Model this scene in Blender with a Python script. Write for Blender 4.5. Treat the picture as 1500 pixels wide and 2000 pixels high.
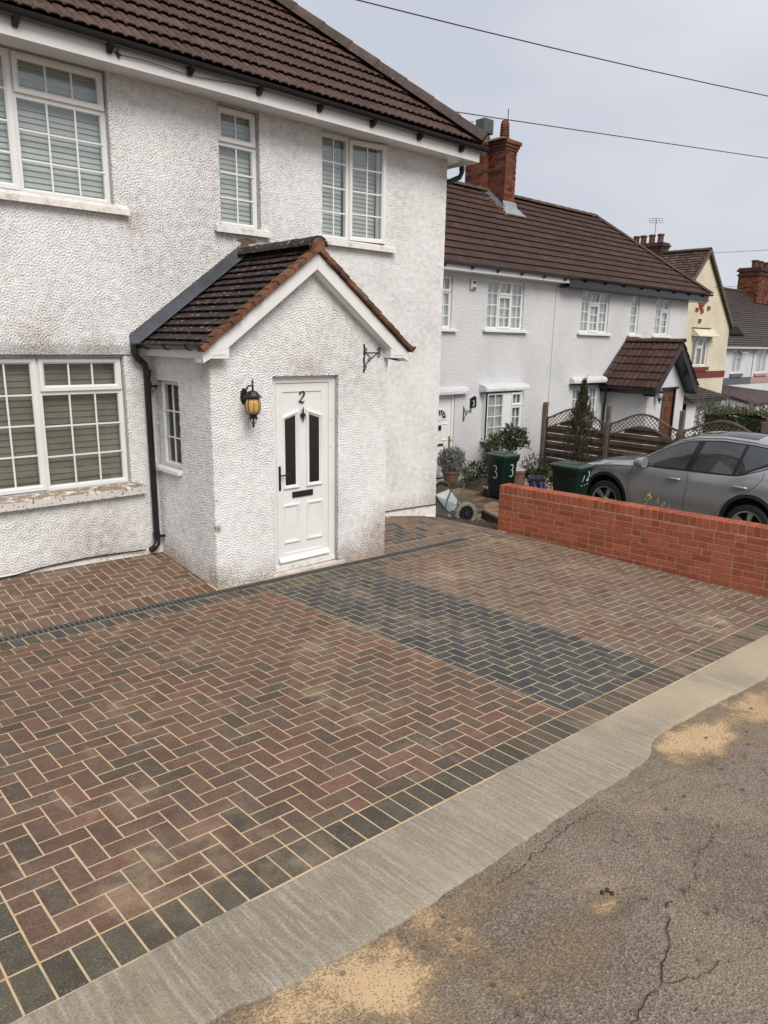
import bpy, bmesh, math, random
from math import sin, cos, tan, pi, radians, sqrt, hypot, atan2
from mathutils import Vector, Matrix
random.seed(7)
R = random.random
def U(a, b): return a + (b - a) * R()

# ------------------------------------------------------------------ camera, world, light
for o in list(bpy.data.objects): bpy.data.objects.remove(o)
sc = bpy.context.scene
col = sc.collection
CAMZ = 2.4466
yaw, pit, rol = radians(42.413), radians(13.508), radians(1.0589)
fw = Vector((sin(yaw) * cos(pit), cos(yaw) * cos(pit), -sin(pit)))
rt = Vector((cos(yaw), -sin(yaw), 0)); up = rt.cross(fw)
r2 = cos(rol) * rt + sin(rol) * up; u2 = -sin(rol) * rt + cos(rol) * up
cd = bpy.data.cameras.new('camera'); cam = bpy.data.objects.new('camera', cd); col.objects.link(cam)
cam.matrix_world = Matrix(((r2.x, u2.x, -fw.x, 0), (r2.y, u2.y, -fw.y, 0), (r2.z, u2.z, -fw.z, CAMZ), (0, 0, 0, 1)))
cd.sensor_fit = 'VERTICAL'; cd.sensor_height = 36; cd.lens = 1394.0 / 2000 * 36
cd.clip_start = .05; cd.clip_end = 2000
sc.camera = cam
sc.render.resolution_x = 768; sc.render.resolution_y = 1024

SUN_EL, SUN_AZ = 44, 197      # azimuth clockwise from +Y: light comes from the street side
w = bpy.data.worlds.new('World'); sc.world = w; w.use_nodes = True
wn = w.node_tree.nodes; wl = w.node_tree.links; wn.clear()
wo = wn.new('ShaderNodeOutputWorld'); bg = wn.new('ShaderNodeBackground')
sky = wn.new('ShaderNodeTexSky'); sky.sky_type = 'NISHITA'; sky.sun_disc = False
sky.sun_elevation = radians(SUN_EL); sky.sun_rotation = radians(SUN_AZ)
sky.air_density = 1.0; sky.dust_density = 2.0
tc = wn.new('ShaderNodeTexCoord')
mp = wn.new('ShaderNodeMapping'); mp.inputs['Scale'].default_value = (1.0, 1.0, 2.6)
nz = wn.new('ShaderNodeTexNoise'); nz.inputs['Scale'].default_value = 2.1; nz.inputs['Detail'].default_value = 3
nz.inputs['Roughness'].default_value = .45
cr = wn.new('ShaderNodeValToRGB')
cr.color_ramp.elements[0].position = .34; cr.color_ramp.elements[0].color = (5.9, 6.25, 7.1, 1)
cr.color_ramp.elements[1].position = .68; cr.color_ramp.elements[1].color = (7.7, 7.85, 8.25, 1)
mx = wn.new('ShaderNodeMixRGB'); mx.inputs[0].default_value = .96
wl.new(tc.outputs['Generated'], mp.inputs['Vector']); wl.new(mp.outputs[0], nz.inputs['Vector'])
wl.new(nz.outputs['Fac'], cr.inputs[0]); wl.new(sky.outputs[0], mx.inputs[1]); wl.new(cr.outputs[0], mx.inputs[2])
wl.new(mx.outputs[0], bg.inputs[0]); bg.inputs[1].default_value = .079
wl.new(bg.outputs[0], wo.inputs[0])

sd = bpy.data.lights.new('sun', 'SUN'); sd.energy = 2.5; sd.angle = radians(34); sd.color = (1, .945, .875)
so = bpy.data.objects.new('sun', sd); col.objects.link(so)
az, el = radians(SUN_AZ), radians(SUN_EL)
so.rotation_euler = (Vector((sin(az) * cos(el), cos(az) * cos(el), sin(el)))).to_track_quat('Z', 'Y').to_euler()
sc.view_settings.view_transform = 'Standard'; sc.view_settings.look = 'None'
sc.view_settings.exposure = 0.36; sc.view_settings.gamma = 1; sc.view_settings.use_curve_mapping = False

# ------------------------------------------------------------------ mesh builder
WO = {}
def wof(o): return WO.get(o.name, Vector((0, 0, 0))) if o else Vector((0, 0, 0))
class Fr:
    """u to the right along the face, n outwards, z up"""
    def __init__(s, o=(0, 0, 0), u=(1, 0, 0), n=(0, -1, 0), z=(0, 0, 1)):
        s.o = Vector(o); s.u = Vector(u).normalized(); s.n = Vector(n).normalized(); s.z = Vector(z).normalized()
    def __call__(s, u, n, z): return s.o + u * s.u + n * s.n + z * s.z
ID = Fr((0, 0, 0), (1, 0, 0), (0, 1, 0))
class MB:
    def __init__(s, fr=None): s.v = []; s.f = []; s.t = []; s.fr = fr or ID; s.tint = (1, 1, 1)
    def add(s, vs, fs):
        b = len(s.v)
        for p in vs: s.v.append(tuple(s.fr(*p))); s.t.append(s.tint)
        for f in fs: s.f.append(tuple(b + i for i in f))
        return s
    def box(s, a, b, bev=0):
        x0, x1 = sorted((a[0], b[0])); y0, y1 = sorted((a[1], b[1])); z0, z1 = sorted((a[2], b[2]))
        return s.hexa([(x0, y0, z0), (x1, y0, z0), (x1, y1, z0), (x0, y1, z0), (x0, y0, z1), (x1, y0, z1), (x1, y1, z1), (x0, y1, z1)])
    def hexa(s, c): return s.add(c, [(0, 3, 2, 1), (4, 5, 6, 7), (0, 1, 5, 4), (1, 2, 6, 5), (2, 3, 7, 6), (3, 0, 4, 7)])
    def prism(s, poly, a, b, ax=1):
        """poly of 2-D points extruded along axis ax (0,1,2) from a to b"""
        def P(p, h): q = list(p); q.insert(ax, h); return tuple(q)
        n = len(poly)
        s.add([P(p, a) for p in poly] + [P(p, b) for p in poly],
              [tuple(range(n)), tuple(range(2 * n - 1, n - 1, -1))] + [(i, i + n, (i + 1) % n + n, (i + 1) % n) for i in range(n)])
        return s
    def pframe(s, u0, u1, z0, z1, prof):
        """picture frame; prof = [(inset, n), ...] from the outer back to the inner back"""
        k = len(prof); vs = []
        for i, n in prof: vs += [(u0 + i, n, z0 + i), (u1 - i, n, z0 + i), (u1 - i, n, z1 - i), (u0 + i, n, z1 - i)]
        fs = []
        for j in range(k - 1):
            for q in range(4): a = j * 4 + q; b = j * 4 + (q + 1) % 4; fs.append((a, b, b + 4, a + 4))
        return s.add(vs, fs)
    def tube(s, pts, r, seg=8, cap=True):
        pts = [Vector(p) for p in pts]; n = len(pts)
        rr = r if isinstance(r, (list, tuple)) else [r] * n
        vs = []; fs = []; pv = None
        for i, p in enumerate(pts):
            d = (pts[min(i + 1, n - 1)] - pts[max(i - 1, 0)])
            if d.length < 1e-9: d = Vector((0, 0, 1))
            d.normalize()
            if pv is None: a = d.orthogonal().normalized()
            else:
                a = pv - d * pv.dot(d)
                a = a.normalized() if a.length > 1e-6 else d.orthogonal().normalized()
            pv = a; b = d.cross(a)
            for k in range(seg):
                t = 2 * pi * k / seg; vs.append(tuple(p + (a * cos(t) + b * sin(t)) * rr[i]))
        for i in range(n - 1):
            for k in range(seg): k2 = (k + 1) % seg; fs.append((i * seg + k, i * seg + k2, (i + 1) * seg + k2, (i + 1) * seg + k))
        if cap: fs.append(tuple(range(seg))[::-1]); fs.append(tuple((n - 1) * seg + k for k in range(seg)))
        return s.add(vs, fs)
    def lathe(s, prof, c=(0, 0, 0), seg=16, axis=2, cap=True):
        vs = []; fs = []; n = len(prof)
        for r, h in prof:
            for k in range(seg):
                t = 2 * pi * k / seg; q = [r * cos(t), r * sin(t)]; q.insert(axis, h)
                vs.append((c[0] + q[0], c[1] + q[1], c[2] + q[2]))
        for i in range(n - 1):
            for k in range(seg): k2 = (k + 1) % seg; fs.append((i * seg + k, i * seg + k2, (i + 1) * seg + k2, (i + 1) * seg + k))
        if cap and prof[0][0] > 1e-4: fs.append(tuple(range(seg)))
        if cap and prof[-1][0] > 1e-4: fs.append(tuple((n - 1) * seg + k for k in range(seg)))
        return s.add(vs, fs)
    def grid(s, P, nu, nv):
        b = [(P(i / nu, j / nv)) for j in range(nv + 1) for i in range(nu + 1)]
        return s.add(b, [(j * (nu + 1) + i, j * (nu + 1) + i + 1, (j + 1) * (nu + 1) + i + 1, (j + 1) * (nu + 1) + i) for j in range(nv) for i in range(nu)])
    def mesh(s, name, m, smooth=False):
        me = bpy.data.meshes.new(name); me.from_pydata(s.v, [], s.f)
        at = me.attributes.new('tint', 'FLOAT_COLOR', 'POINT')
        at.data.foreach_set('color', [c for t in s.t for c in (t[0], t[1], t[2], 1)])
        me.materials.append(m)
        bm = bmesh.new(); bm.from_mesh(me); bmesh.ops.recalc_face_normals(bm, faces=bm.faces); bm.to_mesh(me); bm.free()
        if smooth:
            me.polygons.foreach_set('use_smooth', [True] * len(me.polygons))
            if smooth is not True:
                try: me.set_sharp_from_angle(angle=radians(smooth))
                except Exception: pass
        return me
    def build(s, name, m, parent=None, smooth=False, bevel=0, **k):
        me = s.mesh(name, m, smooth)
        if bevel:
            bm = bmesh.new(); bm.from_mesh(me)
            ed = [e for e in bm.edges if len(e.link_faces) == 2 and e.calc_face_angle(0) > .6]
            bmesh.ops.bevel(bm, geom=ed, offset=bevel, segments=1, affect='EDGES', clamp_overlap=True)
            bm.to_mesh(me); bm.free()
        return link(name, me, parent, **k)
def link(name, me, parent=None, loc=None, **k):
    o = bpy.data.objects.new(name, me); col.objects.link(o)
    if parent: o.parent = parent; o.location = -wof(parent)
    if loc is not None: o.location = Vector(loc) - wof(parent); WO[o.name] = Vector(loc)
    tag(o, **k); return o
def tag(o, label=None, cat=None, group=None, kind=None):
    if label: o['label'] = label
    if cat: o['category'] = cat
    if group: o['group'] = group
    if kind: o['kind'] = kind
    return o
def empty(name, loc, label=None, cat=None, group=None, kind=None):
    o = bpy.data.objects.new(name, None); o.empty_display_size = .1; col.objects.link(o); o.location = loc; WO[o.name] = Vector(loc)
    return tag(o, label, cat, group, kind)

# ------------------------------------------------------------------ materials
class NT:
    def __init__(s, name):
        s.m = bpy.data.materials.new(name); s.m.use_nodes = True; t = s.m.node_tree; s.n = t.nodes; s.l = t.links
        s.b = s.n['Principled BSDF']; s.out = s.n['Material Output']
        s.pos = s.n.new('ShaderNodeNewGeometry').outputs['Position']
    def lk(s, a, b): s.l.new(a, b)
    def val(s, x, i):
        if hasattr(x, 'links') or hasattr(x, 'is_linked'): s.l.new(x, i)
        else: i.default_value = (tuple(x) + (1,))[:4] if isinstance(x, (tuple, list)) and len(i.default_value) == 4 else x
    def mapv(s, sx, sy, sz, rot=0):
        n = s.n.new('ShaderNodeMapping'); n.inputs['Scale'].default_value = (sx, sy, sz); n.inputs['Rotation'].default_value = (0, 0, rot); s.lk(s.pos, n.inputs[0]); return n.outputs[0]
    def noise(s, sc, d=2, v=None, r=.5, dist=0):
        n = s.n.new('ShaderNodeTexNoise'); n.inputs['Scale'].default_value = sc; n.inputs['Detail'].default_value = d
        n.inputs['Roughness'].default_value = r; n.inputs['Distortion'].default_value = dist; s.lk(v or s.pos, n.inputs['Vector']); return n.outputs['Fac']
    def vor(s, sc, feat='F1', v=None, out='Distance'):
        n = s.n.new('ShaderNodeTexVoronoi'); n.feature = feat; n.inputs['Scale'].default_value = sc; s.lk(v or s.pos, n.inputs['Vector']); return n.outputs[out]
    def ramp(s, x, a, b, ca=0, cb=1):
        n = s.n.new('ShaderNodeMapRange'); n.interpolation_type = 'SMOOTHSTEP'; s.lk(x, n.inputs[0])
        n.inputs[1].default_value = a; n.inputs[2].default_value = b; n.inputs[3].default_value = ca; n.inputs[4].default_value = cb; return n.outputs[0]
    def mix(s, f, a, b, mode='MIX'):
        n = s.n.new('ShaderNodeMixRGB'); n.blend_type = mode; s.val(f, n.inputs[0]); s.val(a, n.inputs[1]); s.val(b, n.inputs[2]); return n.outputs[0]
    def math(s, op, a, b=0.0, c=None):
        n = s.n.new('ShaderNodeMath'); n.operation = op; s.val(a, n.inputs[0]); s.val(b, n.inputs[1])
        if c is not None: s.val(c, n.inputs[2])
        return n.outputs[0]
    def sep(s, v=None):
        n = s.n.new('ShaderNodeSeparateXYZ'); s.lk(v or s.pos, n.inputs[0]); return n.outputs
    def tint(s):
        a = s.n.new('ShaderNodeAttribute'); a.attribute_name = 'tint'; o = s.n.new('ShaderNodeObjectInfo')
        return s.mix(1.0, a.outputs['Color'], o.outputs['Color'], 'MULTIPLY')
    def bump(s, h, st=.5, d=.01):
        n = s.n.new('ShaderNodeBump'); n.inputs['Strength'].default_value = st; n.inputs['Distance'].default_value = d
        s.lk(h, n.inputs['Height']); s.lk(n.outputs[0], s.b.inputs['Normal']); return n
    def fin(s, c, rough=.7, metal=0, spec=.5, coat=0):
        s.val(c, s.b.inputs['Base Color']); s.val(rough, s.b.inputs['Roughness']); s.b.inputs['Metallic'].default_value = metal
        s.b.inputs['Specular IOR Level'].default_value = spec; s.b.inputs['Coat Weight'].default_value = coat; return s.m

def m_render(name, base, dirt=.5, sc=42, low=None, bd=.02, coat=False):
    t = NT(name); wv = t.mix(.02, t.pos, t.n.new('ShaderNodeTexNoise').outputs['Color'])
    h = t.ramp(t.vor(sc * 1.15, 'SMOOTH_F1', v=wv), .05, .75, 1, 0); h2 = t.noise(sc * 2.0, 3, r=.65)
    hh = t.math('ADD', h, t.math('MULTIPLY', t.ramp(h2, .35, .65), .7))
    if coat:
        at_ = t.n.new('ShaderNodeAttribute'); at_.attribute_name = 'tint'; hs = t.n.new('ShaderNodeSeparateColor'); t.lk(at_.outputs['Color'], hs.inputs[0])
        hh = t.math('ADD', hs.outputs[0], t.math('MULTIPLY', h2, .25))
    big = t.noise(.9, 4, r=.6)
    crev = t.ramp(hh, .40, .62, 1, 0)
    c = t.mix(t.ramp(big, .38, .7), base, tuple(x * .90 for x in base))
    amt = t.math('MULTIPLY', t.ramp(big, .35, .75, .35, 1.0), dirt)
    c = t.mix(t.math('MULTIPLY', crev, amt), c, (.20, .165, .13))
    pit_ = t.ramp(t.vor(13), .06, .10, 1, 0); pm = t.ramp(t.noise(3.1, 2), .60, .68)
    c = t.mix(t.math('MULTIPLY', t.math('MULTIPLY', pit_, pm), .7), c, (.13, .07, .05))
    if low is not None:      # splash-back dirt at the foot of the wall and streaks under sills
        z = t.sep()[2]; wob = t.noise(5, 4, r=.7); zz = t.math('ADD', z, t.math('MULTIPLY', wob, .34))
        f = t.ramp(zz, low + .16, low + .50, 1, 0)
        spk = t.ramp(t.noise(70, 3, r=.7), .40, .62)
        c = t.mix(t.math('MULTIPLY', t.math('MULTIPLY', f, spk), .8), c, (.22, .15, .09))
        f2 = t.ramp(zz, low + .10, low + .24, 1, 0); c = t.mix(t.math('MULTIPLY', f2, .55), c, (.24, .15, .08))
    if low is not None:
        for (px, py, pz, rr, w_) in ((5.5, 6.08, .18, .55, .95), (5.0, 6.08, .0, .30, .7), (3.37, 6.1, .05, .32, .8), (3.337, 7.0, .0, .5, .75), (3.34, 7.2, 1.9, .35, .5), (3.3, 6.2, 2.2, .3, .6), (2.2, 7.3, 2.30, .42, .7), (1.5, 7.3, 2.30, .42, .7), (2.8, 7.3, 2.30, .3, .6), (.9, 7.3, 2.33, .5, .5), (4.43, 6.08, 2.13, .45, .5), (2.6, 7.3, .3, .7, .6), (4.3, 7.3, 4.9, .35, .5), (7.7, 7.3, 4.6, .5, .5), (7.7, 7.3, .2, .5, .5), (3.2, 7.3, 3.55, .25, .55), (3.35, 6.09, .62, .07, 1.6), (3.35, 6.09, .90, .035, 1.6)):
            vm = t.n.new('ShaderNodeVectorMath'); vm.operation = 'DISTANCE'; t.lk(t.pos, vm.inputs[0]); vm.inputs[1].default_value = (px, py, pz)
            d_ = t.math('ADD', t.math('DIVIDE', vm.outputs['Value'], rr * .8), t.math('MULTIPLY', t.math('SUBTRACT', t.noise(7, 4, r=.7), .5), 1.3))
            g_ = t.math('MULTIPLY', t.ramp(d_, .1, 1.05, w_ * .9, 0), t.ramp(t.math('ADD', hh, t.math('MULTIPLY', t.noise(60, 2), .6)), .75, 1.35, 1, .15))
            c = t.mix(g_, c, (.26, .20, .145))
    t.bump(hh, 1.0, bd)
    return t.fin(c, .9, spec=.2)
def m_plain(name, c, rough=.5, metal=0, var=.08, sc=12, bump=0, bsc=80, spec=.5, coat=0):
    t = NT(name); n = t.noise(sc, 3)
    cc = t.mix(t.ramp(n, .3, .7), c, tuple(x * (1 - var) for x in c))
    cc = t.mix(1.0, cc, t.tint(), 'MULTIPLY')
    if bump: t.bump(t.noise(bsc, 3), 1, bump)
    return t.fin(cc, rough, metal, spec, coat)
WALLC = (.735, .733, .725)
M = {}
M['render'] = m_render('roughcast_render', WALLC, .30, 52, low=.0, bd=.013)
M['coat'] = m_render('roughcast_coat', WALLC, .60, 90, low=.0, bd=.003, coat=True)
M['render3'] = m_render('painted_render', (.78, .785, .79), .10, 30, bd=.012)
M['cream'] = m_render('cream_render', (.70, .645, .49), .25, 18, bd=.01)
M['upvc'] = m_plain('white_upvc', (.72, .72, .70), .3, var=.05, sc=5)
def m_dirtypvc():
    t = NT('weathered_white_board'); z = t.noise(9, 5, r=.7); y = t.noise(40, 3)
    c = t.mix(t.ramp(z, .50, .68), (.72, .70, .67), (.50, .45, .39)); c = t.mix(t.math('MULTIPLY', t.ramp(y, .58, .7), .35), c, (.20, .15, .11))
    t.bump(z, .5, .006); return t.fin(c, .6)
M['sill'] = m_dirtypvc()
def m_flaky():
    t = NT('flaking_painted_timber'); z = t.noise(16, 5, v=t.mapv(.5, 1, 1.6), r=.7)
    g_ = t.n.new('ShaderNodeNewGeometry'); f = t.math('MULTIPLY', t.ramp(z, .44, .50), t.math('ADD', .12, t.ramp(t.sep(g_.outputs['Normal'])[2], .1, .5, 0, .88))); c = t.mix(f, (.60, .58, .55), (.27, .20, .15)); c = t.mix(t.ramp(t.noise(50, 3), .60, .66), c, (.06, .045, .035))
    t.bump(f, -.8, .006); return t.fin(c, .8)
M['flaky'] = m_flaky()
M['black'] = m_plain('black_plastic', (.012, .012, .014), .28, var=.3, sc=8)
M['iron'] = m_plain('black_iron', (.012, .011, .011), .45, var=.3, bump=.001)
def m_glass():
    t = NT('window_glass'); n = t.n; g = n.new('ShaderNodeBsdfGlossy'); g.inputs['Roughness'].default_value = .012; g.inputs['Color'].default_value = (.95, 1, .98, 1)
    tr = n.new('ShaderNodeBsdfTransparent'); tr.inputs['Color'].default_value = (.93, .945, .935, 1)
    f = n.new('ShaderNodeFresnel'); f.inputs['IOR'].default_value = 2.1; m = n.new('ShaderNodeMixShader')
    b = n.new('ShaderNodeBump'); b.inputs['Strength'].default_value = .12; b.inputs['Distance'].default_value = .02; t.lk(t.noise(2.2, 1), b.inputs['Height'])
    t.lk(b.outputs[0], g.inputs['Normal']); gg = n.new('ShaderNodeNewGeometry'); t.lk(t.math('MULTIPLY', f.outputs[0], t.math('SUBTRACT', 1.0, gg.outputs['Backfacing'])), m.inputs[0]); t.lk(tr.outputs[0], m.inputs[1]); t.lk(g.outputs[0], m.inputs[2]); t.lk(m.outputs[0], t.out.inputs[0])
    return t.m
M['glass'] = m_glass()
M['darkglass'] = m_plain('dark_tinted_glass', (.010, .011, .012), .04, spec=.8, var=.3, sc=3)
M['leadglass'] = m_plain('patterned_dark_glass', (.012, .014, .013), .12, spec=.6, bump=.003, bsc=60)
M['blind'] = m_plain('blind_slats', (.50, .515, .505), .5, var=.05)
M['blindlow'] = m_plain('beige_blind_slats', (.21, .20, .155), .5, var=.25, sc=3)
M['curtain'] = m_plain('net_curtain', (.60, .60, .62), .9, var=.25, sc=6)
M['pinkcurtain'] = m_plain('brown_curtain', (.30, .22, .21), .9, var=.25, sc=6)
def m_tile(name, noise=.35, lich=.0, rough=.75, moss=None):
    t = NT(name); c = t.tint(); n = t.noise(7, 4, r=.65); f = t.noise(90, 3, r=.7)
    c = t.mix(1.0, c, t.mix(t.ramp(n, .3, .7), (1, 1, 1), (1 - noise,) * 3), 'MULTIPLY')
    c = t.mix(1.0, c, t.mix(t.ramp(f, .3, .7), (1.12,) * 3, (.82,) * 3), 'MULTIPLY')
    if lich:
        v = t.ramp(t.noise(34, 2, v=t.mapv(1, .45, 1)), .655, .68); c = t.mix(t.math('MULTIPLY', v, lich), c, (.50, .47, .44))
    if moss:
        v = t.ramp(t.noise(11, 4, r=.7), .52, .66); c = t.mix(t.math('MULTIPLY', v, .75), c, moss)
    t.bump(f, .5, .002); return t.fin(c, rough, spec=.3)
M['tile'] = m_tile('brown_concrete_tile', lich=.16)
M['ptile'] = m_tile('dark_plain_tile', lich=.75, rough=.55)
M['verge'] = m_tile('broken_clay_edge', noise=.6, moss=(.06, .05, .035))
M['clay'] = m_tile('terracotta', noise=.5, moss=(.10, .085, .05))
M['mossy'] = m_plain('mossy_mortar', (.17, .145, .075), .95, var=.5, sc=14, bump=.02, bsc=30)
def m_brick(name, dark=.35, efflo=0):
    t = NT(name); c = t.tint(); n = t.noise(25, 4, r=.7); f = t.noise(150, 3, r=.7)
    c = t.mix(1.0, c, t.mix(t.ramp(n, .3, .75), (1.05,) * 3, (1 - dark,) * 3), 'MULTIPLY')
    b = t.noise(1.7, 3); c = t.mix(t.ramp(b, .5, .8, 0, .4), c, (.26, .13, .085))
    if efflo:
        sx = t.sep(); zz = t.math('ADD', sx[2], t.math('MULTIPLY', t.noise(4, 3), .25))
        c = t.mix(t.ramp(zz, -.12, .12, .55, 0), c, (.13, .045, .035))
    t.bump(f, .6, .003); return t.fin(c, .85, spec=.25)
M['brick'] = m_brick('red_facing_brick', .28, 1)
M['oldbrick'] = m_brick('old_soot_brick', .6)
M['mortar'] = m_plain('brick_mortar', (.43, .28, .195), .95, var=.25, sc=20, bump=.004, bsc=150)
M['oldmortar'] = m_plain('old_mortar', (.20, .15, .11), .95, var=.3, sc=20)
def m_paver():
    t = NT('concrete_paver'); c = t.tint()
    f = t.noise(120, 4, r=.85); n = t.noise(14, 4, r=.6); blot = t.noise(1.3, 5, r=.6); fine = t.math('MULTIPLY', t.ramp(t.noise(150, 3, r=.85), .555, .64), t.ramp(t.noise(5, 3), .3, .7, .3, 1))
    c = t.mix(1.0, c, t.mix(t.ramp(f, .3, .7), (1.28,) * 3, (.68,) * 3), 'MULTIPLY')
    c = t.mix(1.0, c, t.mix(t.ramp(n, .3, .7), (1.1, 1.08, 1.06), (.82, .83, .85)), 'MULTIPLY')
    c = t.mix(t.math('MULTIPLY', fine, .55), c, (.46, .38, .30))
    dust = t.math('MULTIPLY', t.ramp(blot, .50, .80), t.ramp(t.noise(5, 5, r=.7), .36, .70))
    c = t.mix(t.math('MULTIPLY', dust, .85), c, (.42, .33, .215))
    smear = t.ramp(t.noise(6, 4, v=t.mapv(1, .35, 1, .6), r=.65), .60, .76)
    c = t.mix(t.math('MULTIPLY', smear, .33), c, (.36, .31, .25))
    t.bump(t.math('ADD', f, t.math('MULTIPLY', n, .6)), .55, .003); return t.fin(c, .82, spec=.3)
M['paver'] = m_paver()
def m_sand():
    t = NT('jointing_sand'); f = t.noise(300, 3, r=.7); n = t.noise(9, 4)
    c = t.mix(t.ramp(f, .3, .7), (.66, .49, .31), (.50, .37, .23)); c = t.mix(t.ramp(n, .5, .75, 0, .6), c, (.33, .24, .16))
    t.bump(f, .5, .002); return t.fin(c, .95, spec=.1)
M['sand'] = m_sand()
def m_conc():
    t = NT('brushed_concrete'); s1 = t.noise(1, 5, v=t.mapv(46, 1.6, 46, -.10), r=.75); n = t.noise(1.6, 5, r=.6); f = t.noise(120, 4, r=.85)
    c = t.mix(t.ramp(n, .3, .72), (.32, .272, .208), (.245, .210, .160)); c = t.mix(t.math('MULTIPLY', t.ramp(s1, .45, .70), .45), c, (.52, .48, .42)); c = t.mix(t.math('MULTIPLY', t.ramp(s1, .48, .30), .35), c, (.17, .15, .13))
    c = t.mix(1.0, c, t.mix(t.ramp(f, .3, .7), (1.3,) * 3, (.66,) * 3), 'MULTIPLY')
    sx = t.sep(); wet = t.math('MULTIPLY', t.ramp(sx[0], 3.0, 4.6), t.ramp(t.noise(.9, 3), .3, .6))
    c = t.mix(t.math('MULTIPLY', wet, .5), c, (.50, .41, .275))
    sd_ = t.math('MULTIPLY', t.ramp(t.noise(2.0, 4, r=.65), .52, .72), .5); c = t.mix(sd_, c, (.46, .36, .225))
    line = t.ramp(t.vor(1.15, 'DISTANCE_TO_EDGE', v=t.mapv(1.6, .02, 0.01, -.1)), .0, .012, .25, 0); c = t.mix(line, c, (.42, .39, .33))
    t.bump(t.math('ADD', t.math('MULTIPLY', s1, .8), t.math('MULTIPLY', f, .5)), .7, .004); return t.fin(c, .9, spec=.2)
M['conc'] = m_conc()
def m_asph():
    t = NT('worn_asphalt'); a = t.vor(110, out='Color'); av = t.n.new('ShaderNodeSeparateColor'); t.lk(a, av.inputs[0])
    d = t.vor(110); n = t.noise(1.1, 6, r=.65); f = t.noise(95, 4, r=.8)
    c = t.mix(t.ramp(n, .32, .68), (.285, .225, .172), (.19, .15, .115))
    c = t.mix(t.ramp(av.outputs[0], .35, 1.0, .0, .65), c, (.42, .35, .29)); c = t.mix(t.ramp(f, .45, .62, .0, .75), c, (.075, .06, .052))
    patch = t.noise(2.6, 5, r=.6)
    # spilt sand: blotches centred where it was swept off the drive, caught between the stones
    sx = t.sep(); spill = None
    for (px, py, rx, ry, w_) in ((1.22, 1.42, .60, .32, 1.45), (.85, 1.50, .4, .25, 1.1), (1.6, 1.52, .55, .15, .8), (4.3, 1.58, .9, .2, 1.3), (5.0, 1.45, .9, .3, 1.2), (1.95, 1.15, .35, .2, .6), (2.05, 1.50, .5, .12, .55), (2.78, 1.50, .25, .12, .45), (2.38, 1.18, .14, .085, 1.5), (3.1, 1.0, .5, .3, .35), (.6, .8, .5, .2, .4)):
        dx = t.math('DIVIDE', t.math('SUBTRACT', sx[0], px), rx); dy = t.math('DIVIDE', t.math('SUBTRACT', sx[1], py), ry)
        r = t.math('SQRT', t.math('ADD', t.math('MULTIPLY', dx, dx), t.math('MULTIPLY', dy, dy)))
        g = t.ramp(t.math('ADD', r, t.math('MULTIPLY', t.math('SUBTRACT', patch, .5), 3.4)), .0, 1.5, w_, 0)
        spill = g if spill is None else t.math('MAXIMUM', spill, g)
    grain = t.noise(85, 4, r=.8)
    cover = t.ramp(t.math('ADD', grain, t.math('MULTIPLY', spill, .42)), .60, 1.05)
    cover = t.math('MULTIPLY', cover, t.ramp(t.vor(95), .10, .30, .35, 1)); c = t.mix(t.math('MULTIPLY', cover, .85), c, (.60, .42, .235))
    dust = t.math('MULTIPLY', t.ramp(patch, .45, .75), t.ramp(grain, .40, .60)); c = t.mix(t.math('MULTIPLY', dust, .62), c, (.46, .355, .23))
    t.bump(t.math('ADD', t.math('MULTIPLY', t.math('SUBTRACT', 1.0, cover), t.math('ADD', d, f)), t.math('MULTIPLY', patch, .8)), 1.0, .007); return t.fin(c, .93, spec=.2)
M['asph'] = m_asph()
M['asphcrack'] = m_plain('crack_grit', (.028, .023, .02), .95, var=.4, bump=.003)
def m_soil():
    t = NT('garden_soil'); n = t.noise(6, 6, r=.7); f = t.noise(45, 4, r=.8)
    c = t.mix(t.ramp(n, .35, .65), (.115, .085, .06), (.055, .05, .03)); c = t.mix(t.ramp(f, .55, .7, 0, .6), c, (.25, .2, .15))
    t.bump(f, 1, .02); return t.fin(c, .95, spec=.1)
M['soil'] = m_soil()
M['slab'] = m_plain('paving_slab', (.24, .165, .12), .9, var=.45, sc=4, bump=.004)
M['step'] = m_plain('pale_step_stone', (.66, .58, .52), .8, var=.25, sc=7, bump=.003)
M['slot'] = m_plain('drain_grey_plastic', (.12, .116, .108), .6, var=.35, sc=10)
M['dark'] = m_plain('dark_void', (.006, .006, .006), .9)
M['lead'] = m_plain('lead_sheet', (.10, .112, .128), .55, var=.35, sc=5, bump=.003, bsc=20)
M['leadp'] = m_plain('new_lead_sheet', (.30, .315, .34), .5, var=.35, sc=8, bump=.004, bsc=20)
M['wood'] = m_plain('brown_fence_timber', (.115, .075, .056), .85, var=.5, sc=4, bump=.004, bsc=30)
M['post'] = m_plain('grey_fence_post', (.17, .128, .10), .9, var=.4, sc=5, bump=.004, bsc=30)
M['plank'] = m_plain('dark_garden_timber', (.075, .05, .035), .9, var=.5, sc=5)
M['bin'] = m_plain('dark_green_plastic', (.004, .020, .013), .35, var=.35, sc=4, spec=.5)
M['binlid'] = m_plain('green_lid_plastic', (.030, .062, .047), .33, var=.35, sc=6)
M['paintmark'] = m_plain('white_brush_paint', (.62, .64, .6), .6, var=.5, sc=60)
def m_car():
    t = NT('grey_car_paint'); f = t.noise(700, 1)
    return t.fin(t.mix(t.ramp(f, .3, .7), (.36, .365, .38), (.33, .335, .345)), .2, .45, .5, 1.0)
M['car'] = m_car()
M['rubber'] = m_plain('black_rubber', (.012, .012, .012), .75, var=.3)
M['alloy'] = m_plain('alloy_wheel', (.46, .46, .47), .3, .7, var=.1)
M['chrome'] = m_plain('bright_trim', (.6, .6, .61), .18, .9, var=.05)
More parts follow.
